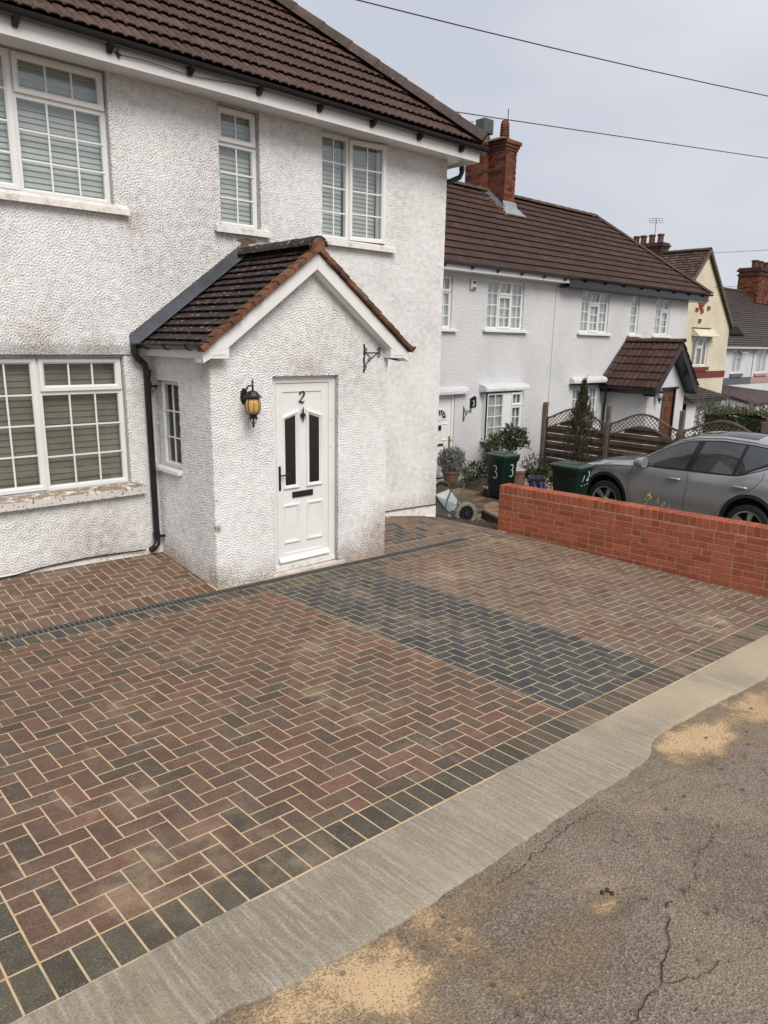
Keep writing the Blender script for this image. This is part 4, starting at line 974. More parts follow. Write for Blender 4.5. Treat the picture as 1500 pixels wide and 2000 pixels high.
mb = MB(FP); two(mb, 4.425, 1.855, .125, -.066, .006); mb.build('house_number', M['iron'], door)
kn = MB(FP); kn.lathe([(.002, 1.755), (.007, 1.745), (.004, 1.735), (.012, 1.725), (.009, 1.71), (.004, 1.705)], (DC - .003, -.050, 0), 8)
kn.lathe([(.001, -.066), (.026, -.066), (.030, -.058), (.018, -.048), (.001, -.045)], (DC - .003, 0, 1.675), 12, axis=1)
kn.tube([(DC - .003 + .024 * sin(a), -.045, 1.672 - .03 * cos(a) - .012) for a in [pi * (k / 8 - .5) * 1.9 for k in range(9)]], .005, 6)
kn.lathe([(.002, 1.60), (.008, 1.612), (.004, 1.625), (.012, 1.64), (.006, 1.65)], (DC - .003, -.050, 0), 8); kn.build('knocker', M['iron'], door, 40)
hd = MB(FP); hd.box((4.118, -.066, .895), (4.146, -.055, 1.155)); hd.build('handle_plate', M['iron'], door, bevel=.004)
hd = MB(FP); hd.tube([(4.132, -.055, 1.06), (4.132, -.018, 1.06), (4.16, -.010, 1.062), (4.20, -.012, 1.072), (4.235, -.014, 1.066)], [.009, .009, .009, .007, .006], 8); hd.build('handle', M['iron'], door, 50)
lb = MB(FP); lb.box((4.295, -.078, .795), (4.565, -.064, .860)); lb = lb.build('letterbox', M['iron'], door, bevel=.003)
MB(FP).box((4.31, -.0645, .808), (4.55, -.060, .847)).build('letterbox_flap', M['iron'], lb, bevel=.002)
for (x, z) in ((4.80, 1.60), (4.795, 1.30)): MB(FP).lathe([(.001, -.056), (.006, -.056), (.006, -.053), (.001, -.053)], (x, 0, z), 8, axis=1).build('frame_screw_cap', M['brass'], door)

# ------------------------------------------------------------------ the pair of houses next door, numbers 3 and 4
Y3 = 11.3; F3 = Fr((0, Y3, 0))
N3 = empty('semi_detached_houses', (16.2, Y3, -.8), 'pair of white painted houses beyond the red wall under one long brown hipped roof', 'houses')
holes3 = [(11.83, 12.27, 2.745, 3.86), (13.49, 14.88, 2.765, 3.88), (17.43, 18.82, 2.765, 3.86), (20.04, 20.5, 2.765, 3.85), (21.52, 22.4, 2.765, 3.84), (17.34, 18.64, .12, 1.24), (11.62, 12.50, -.72, 1.28), (10.0, 10.88, 2.765, 3.84)]
mb = MB(F3); wallmesh(mb, 8.8, 23.6, -1.9, 3.97, holes3, .1)
for fr, L in ((Fr((23.6, Y3, 0), (0, 1, 0), (1, 0, 0)), 4.9), (Fr((8.8, Y3, 0), (0, 1, 0), (-1, 0, 0)), 4.9)): mb.fr = fr; wallmesh(mb, 0, L, -1.9, 3.97)
mb.fr = Fr((0, Y3 + 4.9, 0), (1, 0, 0), (0, 1, 0)); wallmesh(mb, 8.8, 23.6, -1.9, 3.97)
w3 = mb.build('wall', M['render3'], N3)
mb = MB(F3); mb.box((16.185, 0, -1.2), (16.20, .012, 3.95)); mb.build('party_line', m_plain('pale_grey_line', (.42, .42, .44), .9), N3)
S3 = (.14, .03, .09, .045)
def light3(u0, u1, z0, z1):
    a = u0 + (u1 - u0) / 3 - .02; b = u1 - (u1 - u0) / 3 + .02; t = z1 - .34
    return [(u0, a, z0, z1, 'fixed', 2, 4), (a, b, z0, t, 'sash', 2, 3), (a, b, t, z1, 'sash', 2, 1), (b, u1, z0, z1, 'fixed', 2, 4)]
W3 = dict(cover='curtain', bar=.02, fw_=.05, recess=.05, smat=M['upvc'])
window(N3, F3, 11.83, 12.27, 2.745, 3.86, [(11.83, 12.27, 2.745, 3.52, 'fixed', 2, 3), (11.83, 12.27, 3.52, 3.86, 'sash', 2, 1)], sill=S3, **W3)
window(N3, F3, 13.49, 14.88, 2.765, 3.88, light3(13.49, 14.88, 2.765, 3.88), sill=S3, **W3)
window(N3, F3, 17.43, 18.82, 2.765, 3.86, light3(17.43, 18.82, 2.765, 3.86), sill=S3, **W3)
window(N3, F3, 20.04, 20.5, 2.765, 3.85, [(20.04, 20.5, 2.765, 3.85, 'fixed', 1, 4)], sill=S3, **W3)
window(N3, F3, 21.52, 22.4, 2.765, 3.84, [(21.52, 21.95, 2.765, 3.84, 'fixed', 2, 4), (21.95, 22.4, 2.765, 3.5, 'sash', 2, 3), (21.95, 22.4, 3.5, 3.84, 'sash', 2, 1)], sill=S3, **W3)
window(N3, F3, 10.0, 10.88, 2.765, 3.84, [(10.0, 10.44, 2.765, 3.84, 'fixed', 2, 4), (10.44, 10.88, 2.765, 3.84, 'fixed', 2, 4)], sill=S3, **W3)
window(N3, F3, 17.34, 18.64, .12, 1.24, light3(17.34, 18.64, .12, 1.24), sill=S3, **W3)
# shallow box bay with its board base and rendered hood
FB = Fr((0, Y3 - .17, 0)); mb = MB(FB); mb.pframe(13.47, 14.80, .14, 1.25, [(0, -.17), (0, -.001), (.03, -.001)]); mb.box((13.44, -.17, .085), (14.83, .05, .135)); mb.build('bay_frame', M['upvc'], N3)
window(N3, FB, 13.47, 14.80, .14, 1.25, [(13.47, 14.07, .14, 1.25, 'fixed', 2, 4), (14.37, 14.80, .14, .92, 'sash', 2, 3), (14.37, 14.80, .92, 1.25, 'sash', 2, 1)], cover='curtain', bar=.02, fw_=.05, recess=.0)
MB(FB).box((14.05, -.05, .18), (14.38, .004, 1.21)).build('bay_panel', M['upvc'], N3)
for (a, b, zt, out) in ((13.34, 15.03, 1.47, .25), (11.5, 12.84, 1.44, .14), (17.12, 18.82, 1.56, .16)):
    mb = MB(F3); mb.prism([(0, zt + .01), (out * .75, zt - .03), (out, zt - .10), (out, zt - .17), (0, zt - .19)], a, b, 0); mb.build('window_hood', M['render3'], w3, bevel=.01)
MB(F3).box((17.10, 0, 1.345), (18.86, .19, 1.368)).build('hood_edge', M['black'], w3)
# white door of number 3
D3 = MB(F3); D3.pframe(11.63, 12.49, -.66, 1.27, [(0, -.09), (0, -.02), (.07, -.02), (.075, -.05), (.075, -.09)]); D3 = D3.build('front_door', M['upvc'], N3, label='white front door with a fanlight, mostly hidden behind the corner of the nearer house')
MB(F3).box((11.70, -.085, -.6), (12.42, -.055, 1.2)).build('door_leaf', M['upvc'], D3)
c0 = (12.06, .72)
mb = MB(F3); ar = [(c0[0] + .19 * cos(pi * k / 12), c0[1] + .19 * sin(pi * k / 12)) for k in range(13)]; mb.prism(ar, -.056, -.05, 1); mb.build('fanlight', M['leadglass'], D3)
mb = MB(F3); mb.tube([(c0[0] + .21 * cos(pi * k / 12), -.05, c0[1] + .21 * sin(pi * k / 12)) for k in range(13)], .018, 6); mb.box((c0[0] - .22, -.056, c0[1] - .03), (c0[0] + .22, -.04, c0[1] + .005))
for k in range(1, 6): mb.tube([(c0[0] + .05 * cos(pi * k / 6), -.048, c0[1] + .05 * sin(pi * k / 6)), (c0[0] + .19 * cos(pi * k / 6), -.048, c0[1] + .19 * sin(pi * k / 6))], .008, 4)
mb.lathe([(.001, -.05), (.06, -.05), (.06, -.045), (.001, -.045)], (c0[0], 0, c0[1]), 10, axis=1); mb.build('fanlight_bars', M['upvc'], D3)
for (a, b, c, d) in ((11.78, 12.01, -.48, .02), (12.11, 12.34, -.48, .02), (11.78, 12.01, .2, .60), (12.11, 12.34, .2, .60)):
    mb = MB(F3); mb.pframe(a, b, c, d, [(0, -.056), (.006, -.04), (.02, -.04), (.03, -.055)]); mb.build('panel_moulding', M['upvc'], D3)
MB(F3).box((11.93, -.056, .075), (12.20, -.045, .135)).build('letterbox', M['brass'], D3)
MB(F3).box((12.375, -.056, .02), (12.41, -.04, .29)).build('handle_plate', M['brass'], D3); MB(F3).tube([(12.39, -.04, .21), (12.39, .01, .21), (12.45, .012, .20)], .011, 6).build('handle', M['brass'], D3)
MB(F3).box((12.02, -.056, .45), (12.10, -.035, .56)).build('knocker', M['iron'], D3)
MB(F3).box((11.55, 0, -.95), (12.60, .22, -.69)).build('doorstep', M['upvc'], N3)
# roof of the pair
P3 = 40; c3, s3 = cos(radians(P3)), sin(radians(P3)); EY3, EZ3 = 10.95, 4.10; RUN3 = 2.8; SL3 = RUN3 / c3; XL3, XR3 = 8.45, 24.37
RZ3 = EZ3 + RUN3 * s3 / c3
mb = MB(); mb.tint = (.088, .052, .045)
mb.add([(XL3, EY3 + .04, EZ3 - .03), (XR3, EY3 + .04, EZ3 - .03), (XR3 - RUN3, EY3 + RUN3, RZ3 - .04), (XL3 + RUN3, EY3 + RUN3, RZ3 - .04), (XR3, EY3 + 2 * RUN3, EZ3 - .03), (XL3, EY3 + 2 * RUN3, EZ3 - .03)], [(0, 1, 2, 3), (1, 4, 2), (4, 5, 3, 2), (5, 0, 3), (0, 5, 4, 1)])
rf3 = mb.build('roof', M['tile'], N3)
T3 = ((0.0704, 0.0357, 0.0274), (0.064, 0.0334, 0.0266), (0.0768, 0.0395, 0.0303), (0.0608, 0.0327, 0.0266))
tiles(rf3, (XL3, EY3, EZ3 - .01), (1, 0, 0), (0, c3, s3), XR3 - XL3, SL3, roll_prof(.33, 3, .014), .33, .2815, M['tile'], T3, left=lambda q: q * c3, right=lambda q: XR3 - XL3 - q * c3, limit=285, lift=.034)
ridge_run(rf3, (XL3 + RUN3, EY3 + RUN3, RZ3 + .03), (XR3 - RUN3, EY3 + RUN3, RZ3 + .03), .12, .4, M['tile'], ((.10, .068, .05), (.09, .06, .045), (.11, .08, .055)))
ridge_run(rf3, (XR3 + .02, EY3 - .02, EZ3 + .03), (XR3 - RUN3, EY3 + RUN3, RZ3 + .03), .11, .4, M['tile'], ((.075, .045, .04),), 'hip_tile')
mb = MB(); mb.box((8.6, 10.98, 3.955), (16.3, 10.998, 4.09)); mb.box((8.6, 10.999, 3.95), (16.3, Y3, 3.962)); mb.build('fascia', M['upvc'], N3)
mb = MB(); mb.box((16.3, 10.97, 3.87), (24.3, 10.99, 4.10)); mb.box((16.3, 10.991, 3.862), (24.3, Y3 + .0, 3.875)); mb.box((24.28, 10.99, 3.87), (24.3, 16.4, 4.10)); mb.box((23.6, Y3, 3.862), (24.28, 16.4, 3.875)); mb.build('black_fascia', M['black'], N3)
gutter(N3, (8.6, 10.925, 4.115), (16.6, 10.925, 4.10), .055, m_plain('grey_gutter', (.05, .052, .056), .4), brk=1.0)
gutter(N3, (16.6, 10.925, 4.115), (24.42, 10.925, 4.10), .055, brk=1.0)
# chimney of the pair
OB = ((0.176, 0.0484, 0.025), (0.2, 0.0585, 0.0296), (0.136, 0.039, 0.0234), (0.06, 0.025, 0.0195), (0.168, 0.0515, 0.0281), (0.224, 0.078, 0.0429))
ch = MB(); ch.box((16.15, 13.15, 5.6), (16.60, 14.42, 7.42)); ch.box((15.99, 13.72, 5.6), (16.15, 14.42, 7.42))
chim = ch.build('chimney', M['oldmortar'], rf3)
sk = MB()
brickskin(sk, None, Fr((16.15, 13.15, 0), (1, 0, 0), (0, -1, 0)), -.004, .454, 5.75, 7.42, OB)
brickskin(sk, None, Fr((16.15, 13.72, 0), (0, -1, 0), (-1, 0, 0)), 0, .57, 5.75, 7.42, OB, par=1)
brickskin(sk, None, Fr((15.99, 14.42, 0), (0, -1, 0), (-1, 0, 0)), 0, .70, 6.1, 7.42, OB)
brickskin(sk, None, Fr((15.99, 13.72, 0), (1, 0, 0), (0, -1, 0)), 0, .16, 6.0, 7.42, OB, par=1)
sk.build('chimney_bricks', M['oldbrick'], chim, kind='stuff')
for k, (z, e) in enumerate(((7.42, .03), (7.495, .06), (7.57, .095))):
    mb = MB(); mb.tint = jit((.15, .05, .032)); mb.box((16.15 - e, 13.15 - e, z), (16.60 + e, 14.42 + e, z + .074)); mb.box((15.99 - e, 13.72 - e, z), (16.15 - e, 14.42 + e, z + .074)); mb.build('corbel_course', M['oldbrick'], chim)
mb = MB(); mb.hexa([(15.92, 13.03, 7.645), (16.72, 13.03, 7.645), (16.72, 14.54, 7.645), (15.92, 14.54, 7.645), (16.08, 13.25, 7.74), (16.62, 13.25, 7.74), (16.62, 14.34, 7.74), (16.08, 14.34, 7.74)]); mb.build('chimney_cap', M['mossy'], chim, bevel=.03)
mb = MB(); mb.tint = (.19, .07, .05); pp = [(.10, 0)]
for k in range(6): pp += [(.095 + (.02 if k else 0), .06 + k * .065), (.135 - .004 * k, .075 + k * .065), (.135 - .004 * k, .105 + k * .065), (.105, .112 + k * .065)]
pp += [(.09, .50), (.04, .52)]; mb.lathe(pp, (16.38, 13.42, 7.70), 14); mb.build('chimney_pot', M['clay'], chim, 40)
mb = MB(); mb.tint = (.12, .07, .05); mb.lathe([(.15, 0), (.15, .18), (.12, .2)], (16.25, 14.0, 7.70), 12); mb.build('chimney_pot', M['clay'], chim, 40)
mb = MB(); mb.box((16.02, 13.82, 7.93), (16.40, 14.16, 8.30)); mb.build('chimney_cowl', m_plain('grey_green_cowl', (.075, .085, .075), .5, var=.3), chim, bevel=.02)
mb = MB(); mb.tube([(16.13, 13.13, 6.5), (16.12, 13.12, 8.38)], .012, 6); mb.build('aerial_mast', M['aerial'], chim)
def aerial(parent, p, s=.35, dirv=(.74, -.67, 0)):
    p = Vector(p); d = Vector(dirv).normalized(); mb = MB(); mb.tube([p + Vector((0, 0, -.7)), p + Vector((0, 0, .08))], .011, 5)
    q = Vector((0, 0, 1)).cross(d)
    for h in (-.08, 0, .08): mb.tube([p - d * s * .5 + Vector((0, 0, h)), p + d * s * .5 + Vector((0, 0, h))], .007, 4)
    for k in range(5): u = -.5 + k / 4; mb.tube([p + d * s * u + Vector((0, 0, -.1)) - q * .12, p + d * s * u + Vector((0, 0, .1)) + q * .12], .006, 4)
    mb.build('aerial', M['aerial'], parent)
aerial(chim, (16.0, 14.35, 8.2), .38)
mb = MB(); mb.hexa([(16.10, 13.05, 5.93), (16.66, 13.05, 5.93), (16.66, 13.14, 6.02), (16.10, 13.14, 6.02), (16.10, 13.055, 5.96), (16.66, 13.055, 5.96), (16.66, 13.138, 6.16), (16.10, 13.138, 6.16)])
mb.hexa([(16.0, 12.92, 5.80), (16.86, 12.90, 5.79), (16.74, 13.1, 5.98), (16.04, 13.1, 5.98), (16.0, 12.92, 5.815), (16.86, 12.90, 5.805), (16.74, 13.1, 6.0), (16.04, 13.1, 6.0)])
mb.build('chimney_flashing', M['leadp'], chim)
mb = MB()
for k in range(5):
    y = 13.12 + k * .14; z = RZ3 - (13.75 - y) * s3 / c3; mb.hexa([(15.97 - (.0 if y < 13.6 else .14), y, z - .02), (16.149, y, z), (16.149, y + .16, z + .14), (15.97 - (.0 if y < 13.6 else .14), y + .16, z + .12), (15.97 - (.0 if y < 13.6 else .14), y, z + .03), (16.13, y, z + .12), (16.13, y + .16, z + .26), (15.97 - (.0 if y < 13.6 else .14), y + .16, z + .16)])
mb.build('chimney_flashing', M['lead'], chim)
mb = MB()
for k in range(60):
    t = R(); x = 15.92 - .22 * R() + t * .2; y = 13.45 - .62 * t + U(-.06, .06); z = RZ3 - (13.75 - y) * s3 / c3 + .035; mb.tint = random.choice(((.42, .22, .03), (.34, .20, .05), (.46, .27, .05))); blob(mb, (x, y, z), U(.015, .045), .35, 6)
mb.build('lichen', M['clay'], rf3, kind='stuff')
# gabled porch of number 4
X4, ZR4, YF4 = 19.95, 2.56, 9.95
mb = MB(Fr((0, YF4, 0))); g4 = lambda u: ZR4 - .04 - 1.0 * abs(u - X4); wallmesh(mb, 18.95, 21.15, -1.6, 2, [(19.80, 20.62, -1.0, 1.24)], .12, top=g4, cuts=(X4,))
mb.fr = Fr((18.95, 0, 0), (0, -1, 0), (-1, 0, 0)); wallmesh(mb, -Y3, -YF4, -1.6, 1.5); mb.fr = Fr((21.15, 0, 0), (0, 1, 0), (1, 0, 0)); wallmesh(mb, YF4, Y3, -1.6, 1.5); mb.build('porch_wall', M['render3'], N3)
mb = MB(); mb.tint = (.08, .045, .04); HW4 = 1.27; mb.prism([(X4 - HW4, ZR4 - HW4), (X4, ZR4), (X4 + HW4, ZR4 - HW4), (X4 + HW4, ZR4 - HW4 - .05), (X4, ZR4 - .05), (X4 - HW4, ZR4 - HW4 - .05)], 9.58, Y3 - .001, 1); pr4 = mb.build('porch_roof', M['tile'], N3)
k4 = sqrt(.5); PL4 = HW4 / k4
T4 = ((0.0672, 0.0335, 0.0266), (0.0779, 0.0406, 0.0296), (0.0607, 0.0312, 0.0251))
tiles(pr4, (X4 - HW4, Y3, ZR4 - HW4 + .005), (0, -1, 0), (k4, 0, k4), Y3 - 9.55, PL4, roll_prof(.33, 2, .022), .33, .29, M['tile'], T4, limit=60, lift=.036)
tiles(pr4, (X4 + HW4, 9.55, ZR4 - HW4 + .005), (0, 1, 0), (-k4, 0, k4), Y3 - 9.55, PL4, roll_prof(.33, 2, .022), .33, .29, M['tile'], T4, limit=60, lift=.036)
ridge_run(pr4, (X4, 9.53, ZR4 + .03), (X4, Y3, ZR4 + .03), .11, .43, M['tile'], ((.10, .05, .035), (.09, .045, .035)))
for sg in (-1, 1):
    mb = MB(); mb.prism([(X4, ZR4 - .03), (X4 + sg * HW4, ZR4 - HW4 - .03), (X4 + sg * HW4, ZR4 - HW4 - .20), (X4 + sg * (HW4 - .17), ZR4 - HW4 - .20 + .08), (X4, ZR4 - .22)], 9.59, 9.61, 1); mb.build('barge_board', M['black'], N3)
    mb = MB(); mb.prism([(X4, ZR4 - .215), (X4 + sg * (HW4 - .02), ZR4 - HW4 - .19), (X4 + sg * (HW4 - .02), ZR4 - HW4 - .21), (X4, ZR4 - .235)], 9.61, YF4 + .01, 1); mb.build('barge_soffit', M['black'], N3)
    mb = MB(); mb.box((X4 + sg * (HW4 - .03), 9.62, 1.13), (X4 + sg * (HW4 - .01), Y3, 1.28)); mb.box((X4 + sg * (HW4 - .03), 9.96, 1.13), (X4 + sg * 1.0, Y3, 1.145)); mb.build('side_fascia', M['black'], N3)
    gutter(N3, (X4 + sg * (HW4 + .05), 9.6, 1.30), (X4 + sg * (HW4 + .05), Y3 - .02, 1.29), .05, out=(sg, 0, 0), brk=0)
mb = MB(F3); mb.add([(X4 - HW4 - .05, .01, ZR4 - HW4), (X4, .01, ZR4 + .02), (X4, .01, ZR4 + .12), (X4 - HW4 - .10, .01, ZR4 - HW4 + .12), (X4 - HW4 - .05, .13, ZR4 - HW4 + .02), (X4, .13, ZR4 + .05)], [(0, 1, 2, 3), (0, 1, 5, 4)]); mb.build('lead_flashing', M['lead'], pr4)
MB().tube([(18.62, 11.05, 1.26), (18.62, 11.05, 1.10), (18.72, 11.12, .98), (18.86, 11.2, .85), (18.87, 11.22, .7), (18.87, 11.22, -1.2)], .035, 8).build('downpipe', M['black'], N3, 50)
F4 = Fr((0, YF4, 0)); D4 = MB(F4); D4.pframe(19.80, 20.62, -1.0, 1.24, [(0, -.1), (0, .01), (.05, .01), (.055, -.04), (.055, -.1)]); D4 = D4.build('front_door', M['black'], N3, label='brown panelled front door in a black frame')
MB(F4).box((19.85, -.1, -.95), (20.57, -.05, 1.19)).build('door_leaf', M['browndoor'], D4)
for a in (19.92, 20.24): 
    mb = MB(F4); mb.pframe(a, a + .25, .25, .72, [(0, -.051), (.005, -.035), (.02, -.035), (.03, -.05)]); mb.pframe(a, a + .25, -.6, .12, [(0, -.051), (.005, -.035), (.02, -.035), (.03, -.05)]); mb.build('panel_moulding', M['browndoor'], D4)
    MB(F4).box((a + .04, -.05, .88), (a + .18, -.046, 1.02)).build('pane', M['leadglass'], D4)
MB(F4).box((20.15, -.05, .42), (20.19, -.03, .52)).build('knocker', M['brass'], D4)
MB(F4).box((19.72, 0, 1.245), (20.70, .05, 1.285)).build('door_hood', M['black'], N3)
mb = MB(Fr((0, YF4 + .42, 0))); mb.fr = F3

# ------------------------------------------------------------------ cream gabled house
YC = 12.5
CR = empty('cream_house', (27.2, YC, -1.3), 'cream rendered house with a steep gable and small square brick ornaments', 'house')
XC, ZC, SC = 27.2, 5.80, .985
gc = lambda u: ZC - SC * abs(u - XC)
mb = MB(Fr((0, YC, 0))); wallmesh(mb, 24.55, 29.83, -2.4, 3, [(26.80, 28.12, 1.72, 2.78)], .1, top=gc, cuts=(XC,))
mb.fr = Fr((24.55, YC, 0), (0, 1, 0), (-1, 0, 0)); wallmesh(mb, 0, 7, -2.4, 3.2); mb.fr = Fr((29.83, YC, 0), (0, 1, 0), (1, 0, 0)); wallmesh(mb, 0, 7, -2.4, 3.2)
mb.build('wall', M['cream'], CR)
mb = MB(); mb.tint = (.07, .045, .04); mb.prism([(XC - 2.8, ZC - 2.8 * SC + .06), (XC, ZC + .06), (XC + 2.8, ZC - 2.8 * SC + .06), (XC + 2.8, ZC - 2.8 * SC + .0), (XC, ZC), (XC - 2.8, ZC - 2.8 * SC)], YC - .1, 19.5, 1); rc = mb.build('roof', M['ptile'], CR)
ks = sqrt(1 + SC * SC)
OT = ((.085, .052, .045), (.10, .06, .05), (.07, .048, .044), (.13, .07, .05), (.19, .085, .06), (.09, .06, .05))
tiles(rc, (XC - 2.85, 19.4, ZC - 2.85 * SC + .075), (0, -1, 0), (1 / ks, 0, SC / ks), 19.4 - YC + .1, 2.82 * ks, plain_prof(.2), .2, .135, M['ptile'], OT, 'roof_tile', limit=0, stagger=1, lift=.03, th=.016, over=.03)
for ob in ():
    pass
mb = MB()
for sg in (-1, 1): mb.prism([(XC, ZC + .10), (XC + sg * 2.86, ZC - 2.86 * SC + .10), (XC + sg * 2.86, ZC - 2.86 * SC - .04), (XC, ZC - .04)], YC - .14, YC - .09, 1)
mb.build('verge', m_plain('mossy_verge', (.13, .11, .075), .9, var=.4), CR)
MB().hexa([(29.82, 11.95, 2.95), (30.05, 11.95, 2.85), (30.05, 12.5, 2.85), (29.82, 12.5, 2.95), (29.83, 12.2, 3.25), (30.0, 12.2, 3.15), (30.0, 12.5, 3.15), (29.83, 12.5, 3.25)]).build('kneeler', m_plain('dark_kneeler', (.05, .045, .04), .9), CR)
ridge_run(rc, (XC, YC - .1, ZC + .10), (XC, 19.4, ZC + .10), .10, .45, M['clay'], ((.12, .08, .06), (.10, .07, .05)))
FC = Fr((0, YC, 0))
wc = dict(cover='curtain', cm=M['pinkcurtain'], bar=.02, fw_=.06, recess=.04)
window(CR, FC, 26.80, 28.12, 1.72, 2.78, [(26.80, 27.2, 1.72, 2.78, 'fixed', 1, 1), (27.2, 27.72, 1.72, 2.42, 'sash', 1, 1), (27.2, 27.72, 2.42, 2.78, 'sash', 1, 1), (27.72, 28.12, 1.72, 2.78, 'fixed', 1, 1)], **wc)
mb = MB(FC); mb.prism([(0, 3.10), (.10, 3.04), (.30, 2.84), (.30, 2.80), (0, 2.82)], 26.62, 28.36, 0); mb.build('window_hood', M['cream'], CR, bevel=.01)
MB(FC).box((26.6, 0, 3.10), (28.1, .06, 3.125)).build('hood_edge', M['black'], CR)
MB(FC).box((26.72, 0, 1.56), (28.18, .10, 1.68)).build('window_sill', M['maroon'], CR)
MB(FC).box((24.6, 0, 1.27), (29.84, .03, 1.52)).build('band_course', M['maroon'], CR)
for (x, z) in ((27.25, 4.45), (26.90, 4.08), (27.36, 4.06), (27.02, 3.96), (27.20, 3.96), (27.12, 3.85), (27.22, 3.72), (27.74, 3.85), (27.12, 3.37), (26.8, 3.76)):
    o = MB(FC).box((x - .10, 0, z - .065), (x + .09, .05, z + .065)).build('brick_ornament', M['oldbrick'], CR); o.color = (.30, .09, .05, 1)
mb = MB(); mb.box((26.95, 14.2, 5.3), (27.5, 15.6, 6.05)); cch = mb.build('chimney', M['oldmortar'], CR)
sk = MB(); DB = ((.075, .045, .035), (.06, .04, .032), (.09, .05, .036), (.11, .05, .035))
brickskin(sk, None, Fr((26.95, 15.6, 0), (0, -1, 0), (-1, 0, 0)), 0, 1.4, 5.3, 6.05, DB); brickskin(sk, None, Fr((26.95, 14.2, 0)), 0, .55, 5.3, 6.05, DB); sk.build('chimney_bricks', M['oldbrick'], cch, kind='stuff')
for z, e in ((6.05, .03), (6.12, .07), (6.19, .03)):
    mb = MB(); mb.tint = (.07, .045, .035); mb.box((26.95 - e, 14.2 - e, z), (27.5 + e, 15.6 + e, z + .07)); mb.build('corbel_course', M['oldbrick'], cch)
for y in (14.4, 14.75, 15.1, 15.4):
    mb = MB(); mb.tint = (.16, .06, .04); mb.lathe([(.13, 0), (.11, .04), (.105, .26), (.13, .27), (.13, .33), (.09, .34)], (27.2, y, 6.25), 12); mb.build('chimney_pot', M['clay'], cch, 40)
aerial(cch, (27.0, 14.55, 7.05), .5)
# lean-to porch of the cream house
mb = MB(); mb.tint = (.085, .06, .05); mb.hexa([(24.2, 11.15, .60), (27.35, 11.15, .60), (27.35, 12.5, 1.0), (24.2, 12.5, 1.0), (24.2, 11.15, .66), (27.35, 11.15, .66), (26.6, 12.49, 1.10), (24.2, 12.49, 1.10)]); lt = mb.build('lean_to_roof', M['ptile'], CR)
tiles(lt, (24.2, 11.12, .665), (1, 0, 0), (0, 1.37 / 1.44, .44 / 1.44), 3.1, 1.44, plain_prof(.2), .2, .15, M['ptile'], ((.08, .055, .05), (.07, .05, .045)), limit=0, stagger=1, right=lambda q: 3.1 - q * .5)
MB().box((24.2, 11.08, .55), (27.35, 11.12, .62)).build('gutter', M['black'], CR)
mb = MB(Fr((0, 11.35, 0))); wallmesh(mb, 24.4, 27.1, -1.8, .58, [(25.15, 26.2, -.6, .42)], .08); mb.build('porch_wall', M['render3'], CR)
window(CR, Fr((0, 11.35, 0)), 25.15, 26.2, -.6, .42, [(25.15, 25.65, -.6, .42, 'fixed', 1, 1), (25.65, 26.2, -.6, .42, 'sash', 1, 1)], cover='curtain', fw_=.06, recess=.04)

# ------------------------------------------------------------------ far terrace down the street
YT = 18.0
TR = empty('far_terrace', (48, YT, -2.5), 'far white rendered terrace with a dark tiled roof at the right edge of the photo', 'houses')
mb = MB(Fr((0, YT, 0))); wallmesh(mb, 41.0, 62, -4, 2.55, [(43.9, 45.25, .95, 2.3), (47.5, 49.1, .9, 2.3)], .1); mb.fr = Fr((41, YT, 0), (0, 1, 0), (-1, 0, 0)); wallmesh(mb, 0, 7, -4, 2.55); mb.build('wall', M['farwall'], TR)
mb = MB(); mb.tint = (.06, .045, .042); mb.prism([(17.7, 2.45), (21.5, 6.15), (25.3, 2.45)], 40.6, 62, 0)
rt_ = mb.build('roof', M['ptile'], TR); kk = hypot(3.8, 3.7)
tiles(rt_, (40.6, 17.65, 2.44), (1, 0, 0), (0, 3.8 / kk, 3.7 / kk), 14, kk, plain_prof(.3), .3, .19, M['ptile'], ((.062, .045, .042), (.055, .042, .04), (.07, .048, .044)), limit=0, stagger=1, lift=.04, th=.025)
ridge_run(rt_, (40.6, 21.5, 6.2), (58, 21.5, 6.2), .12, .5, M['clay'], ((.10, .075, .06),))
MB().box((40.6, 17.60, 2.36), (62, 17.68, 2.46)).build('gutter', m_plain('white_gutter', (.5, .5, .5), .5), TR)
FT = Fr((0, YT, 0))
window(TR, FT, 43.9, 45.25, .95, 2.3, [(43.9, 44.5, .95, 2.3, 'fixed', 1, 1), (44.5, 45.25, .95, 1.85, 'sash', 1, 1)], cover='curtain', fw_=.07, recess=.04, label='far window with its small top vent propped open')
ang = radians(62); s = MB(Fr(FT(44.5, -.02, 2.3), (1, 0, 0), (0, -cos(pi / 2 - ang), -sin(pi / 2 - ang) * 0 + .5), (0, -sin(ang), -cos(ang)))); s.pframe(0, .72, 0, .42, [(0, -.02), (0, .02), (.06, .02), (.06, -.02)]); s.build('open_vent', M['upvc'], TR)
window(TR, FT, 47.5, 49.1, .9, 2.3, [(47.5, 48.3, .9, 2.3, 'fixed', 1, 1), (48.3, 49.1, .9, 2.3, 'sash', 1, 1)], cover='curtain', fw_=.07, recess=.04)
MB(FT).box((43.75, 0, .72), (45.4, .12, .90)).build('window_sill', M['slate'], TR); MB(FT).box((47.3, 0, .72), (49.3, .12, .86)).build('window_sill', M['pink'], TR)
MB(FT).box((41, 0, .28), (46.9, .04, .68)).build('band_course', M['slate'], TR); MB(FT).box((46.9, 0, .28), (62, .04, .68)).build('band_course', M['pink'], TR)
MB(FT).box((46.86, 0, .7), (46.92, .02, 2.4)).build('party_line', M['slate'], TR)
